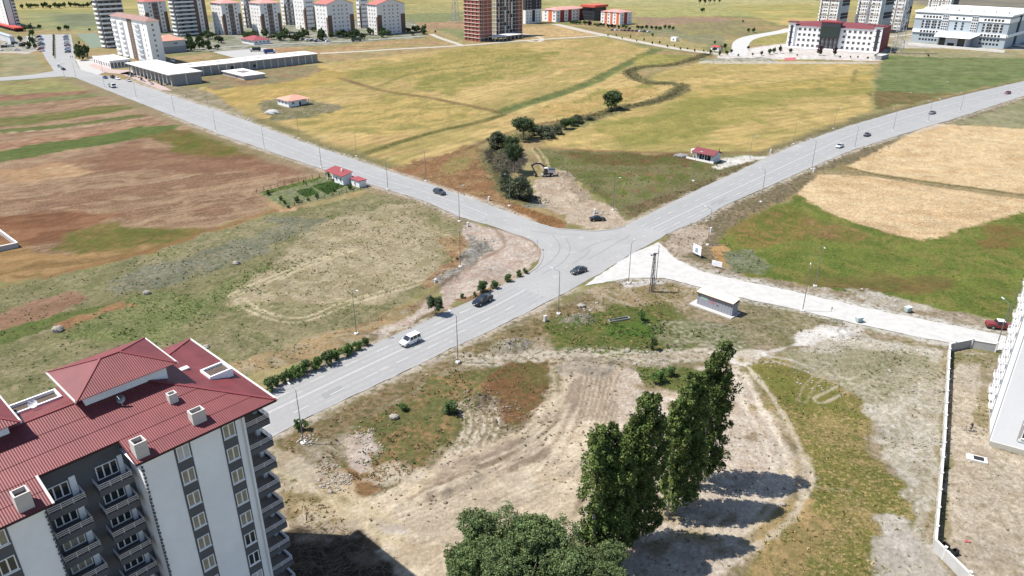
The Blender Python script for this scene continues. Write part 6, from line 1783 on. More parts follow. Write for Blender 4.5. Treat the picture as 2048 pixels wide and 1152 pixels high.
for x0, x1, y0, y1, n, wh in ((376,446,78,104,16,'beside the salmon roofed gym hall'),(405,440,62,80,6,'at the foot of the dark striped tower'),(500,585,72,84,12,'round the maroon roofed pavilion'),(590,650,62,82,12,'in front of the narrow gabled block'),(480,500,76,86,4,'left of the maroon roofed pavilion'),(640,740,72,82,14,'before the left gabled block'),(735,780,66,76,8,'before the right gabled block'),(812,852,62,74,9,'right of the right gabled block'),(350,376,92,104,5,'against the gym hall wall'),(560,600,78,86,5,'right of the maroon roofed pavilion')):
    for k in range(n): est_l.append('green estate tree '+wh); est.append((r2.uniform(x0,x1), r2.uniform(y0,y1), r2.uniform(11,19), r2.uniform(4,8.5), r2.choice((0,0,1,2))))
fars(est, est_l, 'trees of the housing estate')
fars([(r2.uniform(1140,1345), 0, 0, 0) for k in range(0)], '', '')
sch = [(1140+7*k+r2.uniform(-2,2), 47+.105*(7*k)+r2.uniform(-1,1), r2.uniform(7,11), r2.uniform(3,5.5), r2.choice((0,1,0,3))) for k in range(18)]
sch += [(1275+9*k, 60+r2.uniform(-4,1.5)-.0*k, 8, 4.5, 0) for k in range(9)]
fars(sch, 'tree in the grounds of the orange school', 'trees of the orange school')
av = [(1217+14.5*k+r2.uniform(-2,2), 71.5+2.7*k+r2.uniform(-.4,.4)-(1.6 if k%2 else -2.2), r2.uniform(3,5), r2.uniform(2,3.6), 2) for k in range(15)]
fars(av, 'young tree on the edge of the pale avenue', 'young trees along the pale avenue')
fc = [(1440,112,7,4,0),(1452,110,8,4,0),(1462,108,7,4,2),(1496,100,6,3.5,2),(1505,112,5,2.5,2),(1524,111,8,4,0),(1540,109,10,5,0),(1549,107,10,5.2,0),(1560,107,9,6,2),(1580,106,9,4,0),(1594,113,4,2,2),(1476,114,5,2.5,2),(1680,116,4,2,0),(1700,116,4,2,0),(1715,117,4,2,2),(1735,118,5,2,0),(1750,114,6,2.5,0)]
fars(fc, 'small tree on the forecourt of the white school', 'trees on the white school forecourt')
fars([(1638,111,12,6.5,3),(1668,112,10,6,3)], ['left dark purple round tree before the school entrance','right dark purple round tree before the school entrance'], 'purple trees before the school')
wd = [(45+9.5*k+r2.uniform(-2,2), 17-.15*k+r2.uniform(-1.5,1.5), r2.uniform(9,14), r2.uniform(5,9), r2.choice((0,0,2))) for k in range(16)]
fars(wd, 'dark tree in the far hedgerow at the upper left', 'far hedgerow at the upper left')
fars([(50,62,12,5,0),(62,60,10,6,1),(80,58,9,5,0),(120,62,10,5,0),(134,61,11,6,0),(40,84,12,6,0),(66,74,13,7,1),(58,98,12,7,0),(66,92,13,8,1),(72,99,8,5,1),(180,62,6,3,0),(28,92,8,4,0),(46,96,9,4,2)], 'tree among the lots left of the boulevard', 'trees left of the boulevard')
fars([(1399,11,7,14,2),(1409,11,8,14,2),(1419,9,9,14,2),(1428,8,9,13,2),(1438,8,7,12,2)], 'slender dark poplar in the far group at the top edge', 'far poplars at the top edge')
fars([(1406,24,10,6,0),(1306,73,7,3.5,0),(1430,88,6,3,0),(1486,45,5,3,0),(1497,64,8,4,0),(1508,65,9,5,0),(870,66,5,3,0),(1770,112,14,3,0),(1856,114,5,2,1)], 'single bush standing in the far fields', 'single far bushes')
fars([(1440,100,9,4,0),(1450,98,9,5,0),(1428,104,10,4,2),(1420,107,8,3.5,0)], 'dark tree beside the red hut by the avenue', 'trees by the red hut')

# ---- weeds and grass, scattered where the ground carries them
RX = np.array(ROAD); 
def scatter():
    Ps, Cs, Ss = [], [], []
    for pts, dens, cols, size in SCAT:
        xs = [p[0] for p in pts]; ys_ = [p[1] for p in pts]
        x0, x1, y0, y1 = max(min(xs), -160), min(max(xs), 170), max(min(ys_), 45), min(max(ys_), 290)
        if x1 <= x0 or y1 <= y0: continue
        n = int(min((x1-x0)*(y1-y0)*dens*9.0, 90000))
        x = rng.uniform(x0, x1, n); y = rng.uniform(y0, y1, n)
        k = inside(x, y, pts)
        x = x[k]; y = y[k]
        k = fbm(x/3.5, y/3.5, 777, 3) > rng.uniform(.36, .62, len(x))       # they grow in drifts
        # only where the picture can see them
        u = np.abs(x)/(y*CT+CAM_H*ST)
        k &= u < .80
        x = x[k]; y = y[k]
        c = np.array([alb(*c_) for c_ in cols])[rng.integers(0, len(cols), len(x))]*(.55+1.35*rng.uniform(0, 1, (len(x), 1)))
        Ps.append(np.stack([x, y], 1)); Cs.append(c); Ss.append(size*(.45+.75*rng.uniform(0, 1, len(x))**2.6))
    # reeds and scrub on the banks of the stream
    q = np.array(resample(smooth_line(GL(SL), 6), 1.0)); m_ = 5200
    i = rng.integers(0, len(q), m_); o = rng.normal(size=(m_, 2))*2.6
    cb_ = np.array([alb(*c_) for c_ in ((104,116,62),(126,124,76),(146,116,82),(92,104,58))])[rng.integers(0, 4, m_)]*rng.uniform(.8, 1.9, (m_, 1))
    Ps.append(q[i]+o); Cs.append(cb_); Ss.append(rng.uniform(.25, .8, m_))
    P = np.concatenate(Ps); C = np.concatenate(Cs); S = np.concatenate(Ss)
    ok = ~inside(P[:, 0], P[:, 1], ROAD) & ~inside(P[:, 0], P[:, 1], PALE)
    P, C, S = P[ok], C[ok], S[ok]
    return P, C, S
P, C, S = scatter()
if len(P) > 120000:
    k = np.concatenate([rng.permutation(len(P)-5000)[:115000], np.arange(len(P)-5000, len(P))]); P, C, S = P[k], C[k], S[k]
n = len(P)
iz = np.clip(np.searchsorted(gy, P[:, 1]), 1, NY-1)*NX+np.clip(np.searchsorted(gx, P[:, 0]), 1, NX-1)
Z = gz[iz]
B = 5
an = rng.uniform(0, 6.283, (n, B)); ln = rng.uniform(.35, 1.0, (n, B))*S[:, None]; hh = rng.uniform(.15, .60, (n, B))*S[:, None]; hh[:, 0] *= 1.8
wd_ = (.16+.22*rng.uniform(0, 1, (n, B)))*S[:, None]
cx = P[:, 0][:, None]; cy = P[:, 1][:, None]; cz = Z[:, None]-.03
ca_, sa_ = np.cos(an), np.sin(an)
V = np.empty((n, B, 3, 3))
V[:, :, 0, 0] = cx-sa_*wd_; V[:, :, 0, 1] = cy+ca_*wd_; V[:, :, 0, 2] = cz
V[:, :, 1, 0] = cx+sa_*wd_; V[:, :, 1, 1] = cy-ca_*wd_; V[:, :, 1, 2] = cz
V[:, :, 2, 0] = cx+ca_*ln; V[:, :, 2, 1] = cy+sa_*ln; V[:, :, 2, 2] = cz+hh
me = bpy.data.meshes.new('weeds')
me.vertices.add(n*B*3); me.vertices.foreach_set('co', V.astype(np.float32).ravel())
me.loops.add(n*B*3); me.loops.foreach_set('vertex_index', np.arange(n*B*3, dtype=np.int32))
me.polygons.add(n*B); me.polygons.foreach_set('loop_start', np.arange(0, n*B*3, 3, dtype=np.int32))
me.update()
cc = np.repeat(C, B*3, axis=0)
at = me.attributes.new('leaf', 'FLOAT_COLOR', 'POINT')
at.data.foreach_set('color', np.concatenate([cc, np.ones((len(cc), 1))], 1).astype(np.float32).ravel())
me.materials.append(M_WEED)
wo = place('weeds', me); struct(wo, 'stuff'); tag(wo, 'dry weeds and grass tufts growing over the open ground', 'weeds')
print('WEEDS', n)

# ---- stones, rubble, brushwood
def stones(name, label, spots, m, n, r0, r1):
    mb = MB(); r_ = random.Random(len(name)+n)
    for k in range(n):
        px, py, rad = spots[k % len(spots)]
        x, y = G(px, py); a = r_.uniform(0, 6.28); d = rad*math.sqrt(r_.random()); x += math.cos(a)*d; y += math.sin(a)*d
        s = r_.uniform(r0, r1)*(1 if r_.random() > .1 else 1.8)
        mb.blob((x, y, zg(x, y)+s*.25), s, s*r_.uniform(.6,1), s*r_.uniform(.4,.7), r_.randrange(9999), 5, 4, .3)
    o = mb.build(name, m); struct(o, 'stuff'); return tag(o, label, 'rubble')
M_STONE = mat('pale_stone', alb(206,196,182), .95, var=.2, vscale=1.5)
M_CLOD = mat('earth_clod', alb(168,150,128), .95, var=.25, vscale=1.5)
stones('pale_rubble', 'pale rubble strewn along the roadside verge and by the block', [(725,870,2.6),(730,905,3.2),(655,945,2.4),(615,880,1.6),(680,965,2),(1175,610,3),(1245,565,2.5),(1150,640,4),(1025,692,4),(1690,668,4),(1740,600,6),(960,485,5),(905,545,4),(1200,425,3),(1860,890,3),(1830,760,5),(1630,760,4),(670,965,2.5),(1290,715,4)], M_STONE, 1000, .07, .24)
stones('earth_clods', 'loose earth clods along the edges of the bulldozed ground', [(1180,735,7),(960,800,4),(1000,835,5),(1060,840,6),(880,960,9),(1130,900,8),(1170,375,7),(1130,350,4),(1260,880,8),(1230,950,8),(1340,1100,8),(1010,320,7),(1450,900,9)], M_CLOD, 900, .07, .26)
for px, py, s, lb in ((788,836,.85,'white boulder in the grass below the white van'),(473,528,.9,'pale boulder on the weedy field, upper one of two'),(294,588,.95,'pale boulder on the weedy field, lower one of two'),(116,662,1.25,'grey boulder near the left edge above the red roof'),(1163,614,.9,'white stone heap by the lamp post below the junction'),(1435,545,.7,'white stone beside the fallen signboard'),(413,695,.7,'small white stone on the field behind the red roof'),(1255,702,.6,'white stone by the dirt track'),(1565,1010,.5,'dark stone on the track under the poplar shade')):
    x, y = G(px, py); mb = MB(); mb.blob((0,0,s*.3), s, s*.8, s*.6, int(px), 9, 6, .16)
    tag(mb.build('boulder', M_STONE, None, (x, y, zg(x, y))), lb, 'boulder')
mb = MB(); r_ = random.Random(3)
for k in range(420):
    px = r_.uniform(590, 770); py = r_.uniform(1062, 1230)
    if px > 690+(py-1062)*1.05: continue
    x, y = G(px, py); a = r_.uniform(0, 6.28); l = r_.uniform(.8, 3.0); z = r_.uniform(.1, 1.1)
    p = Vector((x, y, z)); d = Vector((math.cos(a)*l, math.sin(a)*l, r_.uniform(-.4,.5)))
    q = p+d*.5+Vector((r_.uniform(-.2,.2), r_.uniform(-.2,.2), .15)); mb.cyl(p, q, .045, .03, 4, False); mb.cyl(q, p+d, .03, .012, 4, False)
o = mb.build('brushwood', mat('dead_twigs', (.17,.125,.09), .95, var=.3, vscale=2)); struct(o, 'stuff'); tag(o, 'heap of cut brushwood in the shade of the red roofed block', 'brushwood')
x, y = G(612, 1045)
mb = MB()
for p, q, a, b_ in (((0,0,.1),(-.5,1.2,.5),.09,.07),((-.5,1.2,.5),(-.9,2.6,.6),.07,.04),((-.5,1.2,.5),(.3,2.0,.7),.05,.02),((0,0,.1),(1.0,.8,.4),.06,.03),((-.9,2.6,.6),(-1.5,3.4,.4),.04,.015)): mb.cyl(p, q, a, b_, 6)
tag(mb.build('dead_branch', mat('bleached_wood', alb(226,200,160), .9, var=.1), None, (x, y, 0)), 'bleached bare branch lying above the brushwood heap', 'branch')
# ================================================================ vehicles
M_TYRE_ = mat('tyre', (.02,.02,.02), .85); M_RIM = mat('wheel_rim', (.45,.45,.46), .35, metal=.7); M_CGLASS = mat('car_glass', (.018,.022,.028), .05, spec=.8)
M_BUMP = mat('dark_bumper', (.035,.037,.038), .6); M_LAMP = mat('headlamp', (.75,.76,.78), .15); M_TAIL = mat('tail_lamp', (.40,.02,.02), .3); M_PLATE = mat('number_plate', (.75,.75,.74), .5)
def paint(name, c): return mat('paint_'+name, c, .28, spec=.6)
CARS = {
 # (x, z low, z belt, z top, half width, half top width)
 'sedan': dict(L=4.45, st=[(2.22,.38,.60,.62,.70,.62),(2.12,.24,.68,.70,.82,.74),(1.5,.22,.78,.80,.88,.80),(.98,.22,.86,.88,.89,.80),(.30,.22,.90,1.40,.89,.64),(-.18,.22,.92,1.44,.89,.66),(-.26,.22,.92,1.44,.89,.66),(-.82,.22,.94,1.40,.89,.64),(-1.48,.22,.95,.98,.88,.76),(-2.08,.26,.93,.95,.85,.74),(-2.22,.40,.80,.82,.76,.66)], ws=3, rf=4, rr=7, rb=8, pil=(5,), wx=(1.36,-1.34), wr=.32),
 'hatch': dict(L=4.2, st=[(2.10,.38,.60,.62,.70,.62),(2.0,.24,.70,.72,.82,.74),(1.4,.22,.82,.84,.88,.80),(.95,.22,.90,.92,.89,.80),(.25,.22,.94,1.46,.89,.66),(-.20,.22,.95,1.50,.89,.68),(-.28,.22,.95,1.50,.89,.68),(-1.30,.22,.98,1.46,.89,.66),(-1.85,.24,.99,1.02,.87,.76),(-2.05,.28,.92,.95,.84,.74),(-2.12,.42,.80,.82,.78,.68)], ws=3, rf=4, rr=7, rb=8, pil=(5,), wx=(1.28,-1.28), wr=.33),
 'suv': dict(L=4.6, st=[(2.30,.45,.72,.75,.74,.68),(2.2,.30,.90,.92,.86,.78),(1.5,.28,1.0,1.02,.93,.84),(1.05,.28,1.06,1.08,.93,.84),(.45,.28,1.10,1.64,.93,.70),(-.20,.28,1.12,1.68,.93,.72),(-.28,.28,1.12,1.68,.93,.72),(-1.75,.28,1.14,1.62,.92,.70),(-2.12,.30,1.12,1.15,.90,.80),(-2.25,.34,1.0,1.02,.88,.78),(-2.30,.48,.85,.88,.82,.74)], ws=3, rf=4, rr=7, rb=8, pil=(5,), wx=(1.40,-1.38), wr=.36),
 'van': dict(L=4.35, st=[(2.16,.40,.66,.70,.74,.68),(2.06,.28,.88,.90,.84,.78),(1.70,.26,1.0,1.02,.88,.82),(1.22,.26,1.08,1.10,.90,.82),(.52,.26,1.12,1.78,.90,.74),(-.10,.26,1.12,1.84,.90,.76),(-.20,.26,1.12,1.84,.90,.76),(-1.05,.26,1.12,1.85,.90,.77),(-1.15,.26,1.12,1.85,.90,.77),(-1.98,.26,1.12,1.82,.90,.76),(-2.14,.28,1.10,1.14,.88,.82),(-2.19,.42,.80,.84,.84,.78)], ws=3, rf=4, rr=9, rb=10, pil=(5,7), wx=(1.34,-1.32), wr=.33),
 'pickup': dict(L=5.3, st=[(2.62,.50,.78,.82,.78,.72),(2.52,.36,1.0,1.02,.88,.80),(1.9,.34,1.10,1.12,.93,.85),(1.25,.34,1.16,1.18,.93,.85),(.62,.34,1.18,1.72,.93,.72),(-.05,.34,1.18,1.77,.93,.73),(-.14,.34,1.18,1.77,.93,.73),(-.86,.34,1.18,1.74,.93,.72),(-1.08,.34,1.20,1.22,.93,.86),(-2.55,.40,1.20,1.22,.92,.86),(-2.64,.48,1.10,1.14,.90,.84)], ws=3, rf=4, rr=7, rb=8, pil=(5,), wx=(1.68,-1.55), wr=.40),
}
def car_geo(kind):
    c = CARS[kind]; st = c['st']
    body, glass = MB(), MB()
    rings = []
    for x, zl, zb, zt, w, wt in st:
        up = [(w*.90, zl), (w, zl+.14), (w*.985, zb), (wt, zt), (wt*.5, zt+.035), (0, zt+.045)]
        ring = [(x, y, z) for y, z in up] + [(x, -y, z) for y, z in up[-2::-1]]
        rings.append(ring)
    n = len(rings[0])
    for i in range(len(rings)-1):
        for j in range(n-1):
            a, b, d, e = rings[i][j], rings[i][j+1], rings[i+1][j+1], rings[i+1][j]
            side = j in (2, n-4); top = 3 <= j <= n-5
            g = False
            if side and c['rf'] <= i < c['rr'] and i not in c['pil']: g = True
            if top and (i == c['ws'] or i == c['rr']): g = True
            (glass if g else body).quad(a, e, d, b)
    body.add(rings[0], [tuple(range(n))]); body.add(rings[-1], [tuple(range(n-1, -1, -1))])
    # floor
    k = len(rings)
    body.add([(r[0][0], r[0][1], r[0][2]) for r in rings]+[(r[-1][0], r[-1][1], r[-1][2]) for r in rings], [(i, k+i, k+i+1, i+1) for i in range(k-1)])
    return body, glass
def wheel_geo(r):
    t = MB(); n = 16
    t.cyl((0,-.11,0),(0,.11,0), r, n=n)
    q = MB(); q.cyl((0,-.125,0),(0,.125,0), r*.62, n=n)
    return t, q
def car(kind, name, label, px, py, head, pcol, cat='car', group=None, lower=None, wz=.066):
    c = CARS[kind]; x, y = G(px, py)
    t = thing(name, label, cat, (x, y, wz), head, group)
    b, g = car_geo(kind)
    b.build('body', pcol, t, smooth=False); g.build('window_glass', M_CGLASS, t)
    wt, wq = wheel_geo(c['wr']); wm, qm = wt.mesh('wheel', M_TYRE_), wq.mesh('rim', M_RIM)
    hw = c['st'][3][4]
    for wx in c['wx']:
        for s in (-1, 1):
            w = place('wheel', wm, t, (wx, s*(hw-.08), c['wr'])); place('rim', qm, w)
            mb = MB(); mb.cyl((wx, s*(hw-.01), c['wr']+.02), (wx, s*(hw+.006), c['wr']+.02), c['wr']*1.16, n=16); mb.build('wheel_arch', M_BUMP, t)
            w.location.y = s*(hw-.075)
    fx = c['st'][1][0]; fz = c['st'][1][2]
    for s in (-1, 1):
        mb = MB(); mb.box(fx-.10, fx+.06, s*.62-.16, s*.62+.16, fz-.20, fz-.04); mb.build('headlight', M_LAMP, t)
        rx = c['st'][-1][0]; rz = c['st'][-2][2]
        mb = MB(); mb.box(rx-.02, rx+.12, s*.66-.12, s*.66+.12, rz-.26, rz-.06); mb.build('tail_light', M_TAIL, t)
        mx = c['st'][3][0]-.15; mb = MB(); mb.box(mx-.10, mx+.06, s*(hw+.10)-.09, s*(hw+.10)+.09, c['st'][3][2]+.02, c['st'][3][2]+.18); mb.build('mirror', pcol, t)
    mb = MB(); f0 = c['st'][0]; mb.box(f0[0]-.06, f0[0]+.05, -.70, .70, f0[1]-.06, f0[1]+.20); mb.build('front_bumper', lower or M_BUMP, t)
    mb = MB(); mb.box(f0[0]+.052, f0[0]+.065, -.26, .26, f0[1]+.0, f0[1]+.11); mb.build('number_plate', M_PLATE, t)
    r0 = c['st'][-1]; mb = MB(); mb.box(r0[0]-.05, r0[0]+.06, -.72, .72, r0[1]-.08, r0[1]+.14); mb.build('rear_bumper', lower or M_BUMP, t)
    return t
H2 = R(47)
HR = math.atan2(G(1721,264)[1]-G(1625,306)[1], G(1721,264)[0]-G(1625,306)[0])
P_BLK = paint('black', (.012,.014,.018)); P_WHT = paint('white', (.78,.78,.77)); P_NAVY = paint('navy', (.014,.018,.030)); P_GRY = paint('grey', (.16,.17,.18)); P_SLV = paint('silver', (.45,.46,.47)); P_RED = paint('red', (.20,.028,.028)); P_BLU = paint('blue', (.03,.06,.20)); P_DGR = paint('dark_green', (.05,.075,.065))
car('van', 'passenger_van', 'white high roofed passenger van driving towards the red roofed block', 821, 687, H2+math.pi, P_WHT, 'van')
pk = car('pickup', 'pickup_truck', 'dark navy double cab pickup driving left past the roadside shrubs', 965, 606, H2+math.pi+R(3), P_NAVY, 'pickup')
mb = MB(); mb.box(-2.5, -1.12, -.80, .80, 1.26, 1.30); mb.build('bed_cover', mat('bed_cover', (.05,.055,.06), .5), pk)
car('sedan', 'sedan_car', 'dark grey sedan crossing the junction beside the gravel road', 1157, 545, H2+math.pi-R(8), paint('graphite', (.045,.05,.055)))
car('sedan', 'parked_car', 'black car parked on the earth beyond the junction', 1195, 441, R(8), P_BLK, wz=.05)
car('suv', 'suv_car', 'dark suv with grey roof on the road left of the junction', 879, 388, R(-44), paint('dark_suv', (.05,.055,.065)))
car('hatch', 'hatchback_car', 'silver hatchback, nearest of the cars on the upper right road', 1679, 295, HR+math.pi, P_SLV)
car('sedan', 'sedan_car', 'dark sedan behind the silver hatchback on the upper right road', 1734, 272, HR, paint('dark_blue_grey', (.04,.05,.07)))
car('sedan', 'sedan_car', 'grey car far up the right road near the stubble field', 1864, 228, HR-R(8)+math.pi, P_GRY)
car('hatch', 'hatchback_car', 'small red car on the road at the right edge of the picture', 2015, 188, HR-R(12)+math.pi, P_RED)
rc = car('pickup', 'pickup_truck', 'red pickup with white cab roof beside the white block at right', 1999, 657, R(-14), P_RED, 'pickup')
mb = MB(); mb.box(-.80, .55, -.70, .70, 1.80, 1.84); mb.build('cab_roof', P_WHT, rc)
# small far cars: one mesh each, three materials
FCAR = {}
def far_car(kind, col, px, py, head, label, group=None, name='parked_car', cat='car'):
    key = (kind, col.name)
    if key not in FCAR:
        b, g = car_geo(kind); c = CARS[kind]
        b.mi = 1; b.m = [0]*len(b.f); o = len(b.v); b.v += g.v; b.f += [tuple(i+o for i in f) for f in g.f]; b.m += [1]*len(g.f)
        b.mi = 2
        for wx in c['wx']:
            for s in (-1, 1): b.cyl((wx, s*.72, c['wr']), (wx, s*.93, c['wr']), c['wr'], n=10)
        FCAR[key] = b.mesh('car', [col, M_CGLASS, M_TYRE_])
    x, y = G(px, py)
    return tag(place(name, FCAR[key], None, (x, y, .07), head), label, cat, group)
far_car('sedan', P_BLU, 211, 157, R(-44), 'blue car on the road by the concrete shop row', name='car')
far_car('suv', P_BLK, 226, 156.5, R(-44), 'black car parked before the concrete shop row', name='car')
far_car('hatch', P_WHT, 236, 159, R(-44), 'white car parked just right of the black one before the shop row', name='car')
far_car('sedan', P_SLV, 258, 163, R(-44), 'white saloon standing nearest the stored furniture', name='car')
far_car('van', P_WHT, 118, 134, R(120), 'white van at the mouth of the boulevard', name='van', cat='van')
far_car('sedan', P_BLK, 127, 140, R(-44), 'black car turning at the mouth of the boulevard', name='car')
cols = [P_WHT, P_SLV, P_GRY, P_BLK, P_WHT, P_RED, P_BLU, P_WHT]
r3 = random.Random(12)
for k in range(13): far_car(r3.choice(('sedan','hatch','suv')), r3.choice(cols), 82+r3.uniform(-1.5,3)-k*.35+1, 103-2.5*k, R(120)+R(80), 'car parked in the left row of the boulevard', 'cars in the left row of the boulevard')
for k in range(14): far_car(r3.choice(('sedan','hatch','suv','van')), r3.choice(cols), 136-k*.3+r3.uniform(-1,1), 105.5-2.5*k, R(120)+R(80), 'car parked in the right row of the boulevard', 'cars in the right row of the boulevard')
for k in range(12): far_car(r3.choice(('sedan','hatch','suv')), r3.choice(cols), 590+r3.uniform(0,70), 80+r3.uniform(0,4), R(45), 'car parked by the gabled estate blocks', 'cars by the gabled estate blocks')
for k in range(14): far_car(r3.choice(('sedan','hatch','van')), r3.choice(cols), 4+4.2*k+r3.uniform(-1,1), 88+r3.uniform(0,14), R(r3.choice((40,130))), 'car parked in the lot left of the boulevard', 'cars in the lot left of the boulevard')
for k in range(10): far_car(r3.choice(('sedan','hatch')), r3.choice(cols), 1225+8*k+r3.uniform(-1,1), 61+.35*k, R(40), 'car parked behind the trees of the orange school', 'cars by the orange school')
for k in range(4): far_car('sedan', P_WHT, 2030+5*k, 92+k*.6, R(40), 'car parked right of the hospital', 'cars by the hospital')
far_car('van', P_WHT, 345, 124, R(-42), 'white van behind the concrete shop row', name='van', cat='van')

def truck(label, px, py, head, cab, load, L=6.5, loadh=1.2, name='truck'):
    x, y = G(px, py); t = thing(name, label, 'truck', (x, y, .07), head)
    mb = MB(); mb.box(-L/2, L/2, -.45, .45, .55, .80); mb.build('chassis', M_BUMP, t)
    mb = MB(); x0 = L/2-1.7
    mb.add([(x0,-1.05,.7),(L/2,-1.05,.7),(L/2,1.05,.7),(x0,1.05,.7),(x0,-1.05,2.4),(L/2-.35,-1.05,2.4),(L/2-.35,1.05,2.4),(x0,1.05,2.4),(L/2,-1.05,1.5),(L/2,1.05,1.5)], [(0,3,2,1),(4,5,6,7),(0,1,8,5,4),(3,7,6,9,2),(1,2,9,8),(0,4,7,3)])
    c = mb.build('cab', cab, t)
    mb = MB(); mb.quad((L/2+.01,-.95,1.52),(L/2+.01,.95,1.52),(L/2-.33,.95,2.33),(L/2-.33,-.95,2.33)); mb.build('windscreen', M_CGLASS, c)
    mb = MB(); w = 1.15; z0 = .85
    mb.box(-L/2, x0-.15, -w, w, z0, z0+.1); mb.box(-L/2, x0-.15, -w, -w+.06, z0+.1, z0+loadh); mb.box(-L/2, x0-.15, w-.06, w, z0+.1, z0+loadh); mb.box(-L/2, -L/2+.06, -w+.06, w-.06, z0+.1, z0+loadh); mb.box(x0-.21, x0-.15, -w+.06, w-.06, z0+.1, z0+loadh)
    mb.build('load_bed', load, t)
    wm = MB().cyl((0,-.15,0),(0,.15,0), .46, n=14).mesh('wheel', M_TYRE_)
    for wx in (L/2-1.1, -L/2+1.3):
        for s in (-1, 1): place('wheel', wm, t, (wx, s*.92, .46))
    return t
truck('small white truck with grey load bed on the road beside the striped field', 225, 175, R(-44), P_WHT, paint('bed_grey', (.25,.28,.27)), 6.2, .9)
truck('blue tipper truck on the paved yard behind the shop row', 540, 107, R(35), P_WHT, P_BLU, 8.5, 2.2)
truck('white lorry in front of the blue tipper on the paved yard', 511, 103, R(200), P_WHT, P_BLK, 8.0, 2.0)
truck('dark green lorry parked on the service road below the gabled blocks', 713, 83, R(30), P_DGR, P_DGR, 8.5, 2.2)

# ================================================================ excavator
EX = thing('excavator', 'wheeled excavator with white body, black cab and dark arm digging by the ditch', 'excavator', (*G(1096,352), 0), R(10))
EX.location.z = zg(*G(1096,352))
M_EXW = paint('excavator_white', (.55,.56,.58)); M_EXD = paint('excavator_dark', (.030,.026,.030)); M_EXB = mat('bucket_steel', (.10,.09,.06), .6)
mb = MB(); mb.box(-1.7, 1.6, -.75, .75, .65, 1.10); mb.box(-.9, .9, -.6, .6, 1.10, 1.38); mb.build('undercarriage', M_EXD, EX)
wm = MB().cyl((0,-.24,0),(0,.24,0), .55, n=16).mesh('wheel', M_TYRE_); rm = MB().cyl((0,-.26,0),(0,.26,0), .30, n=12).mesh('rim', mat('rim_pale', (.6,.58,.55), .5))
for wx in (-1.3, 1.25):
    for s in (-1, 1): w = place('wheel', wm, EX, (wx, s*1.02, .55)); place('rim', rm, w)
mb = MB(); mb.box(-.35, 2.3, -1.2, 1.2, 1.38, 2.35); mb.build('engine_body', M_EXW, EX)
mb = MB(); mb.box(.1, 2.2, -1.15, 1.15, 2.352, 2.62); mb.build('engine_hood', mat('hood_dark', (.05,.055,.06), .5), EX)
mb = MB(); mb.add([(-1.75,-1.2,1.38),(-.36,-1.2,1.38),(-.36,-.15,1.38),(-1.75,-.15,1.38),(-1.45,-1.15,3.0),(-.36,-1.15,3.0),(-.36,-.2,3.0),(-1.45,-.2,3.0)], [(0,3,2,1),(4,5,6,7),(0,1,5,4),(1,2,6,5),(2,3,7,6),(3,0,4,7)]); cb = mb.build('cab', M_CGLASS, EX)
mb = MB(); mb.box(-1.55, -.30, -1.22, -.14, 3.003, 3.12); mb.build('cab_roof', P_WHT, cb)
mb = MB(); mb.box(-2.3, -1.7, -1.1, 1.1, .25, .75); mb.build('dozer_blade', mat('blade_grey', (.40,.36,.34), .7), EX)
def arm(name, pts, w, h0, h1, m):
    mb = MB()
    for a, b in zip(pts, pts[1:]): mb.bar((a[0], .25, a[1]), (b[0], .25, b[1]), w, h0)
    return mb.build(name, m, EX)
arm('boom', [(-.6,1.9),(-1.5,3.6),(-2.8,4.5),(-4.4,4.6),(-5.6,3.9)], .42, .55, .4, M_EXD)
arm('dipper', [(-5.9,4.3),(-5.0,2.4),(-4.3,1.0)], .34, .42, .3, M_EXD)
mb = MB(); mb.cyl((-2.6,.25,4.9),(-4.9,.25,4.6), .09, n=8); mb.build('hydraulic_ram', M_STEEL, EX)
mb = MB(); mb.cyl((-.9,.25,1.9),(-2.3,.25,3.9), .10, n=8); mb.build('hydraulic_ram', M_STEEL, EX)
mb = MB(); mb.add([(-4.6,-.35,1.0),(-4.6,.85,1.0),(-3.9,.85,1.05),(-3.9,-.35,1.05),(-4.5,-.35,.05),(-4.5,.85,.05),(-3.7,.85,.2),(-3.7,-.35,.2),(-4.9,-.35,.5),(-4.9,.85,.5)], [(0,1,2,3),(0,8,9,1),(8,4,5,9),(4,7,6,5),(3,2,6,7),(0,3,7,4,8),(1,9,5,6,2)]); mb.build('bucket', M_EXB, EX)

# ================================================================ street lamps
M_POLE = mat('galvanised_pole', (.20,.205,.21), .5, metal=.4)
M_HEAD = mat('lamp_head', (.50,.51,.52), .4)
def lamp_set(h, arm=1.6):
    parts = []
    parts.append(('foot', MB().box(-.38,.38,-.38,.38,-.3,.28).mesh('foot', CONC_L)))
    parts.append(('pole', MB().cyl((0,0,.2),(0,0,h*.55), .09, .075, 8).cyl((0,0,h*.55),(0,0,h), .07, .05, 8).mesh('pole', M_POLE)))
    parts.append(('arm', MB().cyl((0,0,h-.05),(arm,0,h+.35), .045, .04, 6).mesh('arm', M_POLE)))
    mb = MB(); mb.add([(arm-.1,-.14,h+.30),(arm+.7,-.10,h+.42),(arm+.7,.10,h+.42),(arm-.1,.14,h+.30),(arm-.1,-.10,h+.44),(arm+.65,-.07,h+.52),(arm+.65,.07,h+.52),(arm-.1,.10,h+.44)], [(0,3,2,1),(4,5,6,7),(0,1,5,4),(1,2,6,5),(2,3,7,6),(3,0,4,7)])
    parts.append(('lamp_head', mb.mesh('lamp_head', M_HEAD)))
    return parts
LS = lamp_set(10.0)
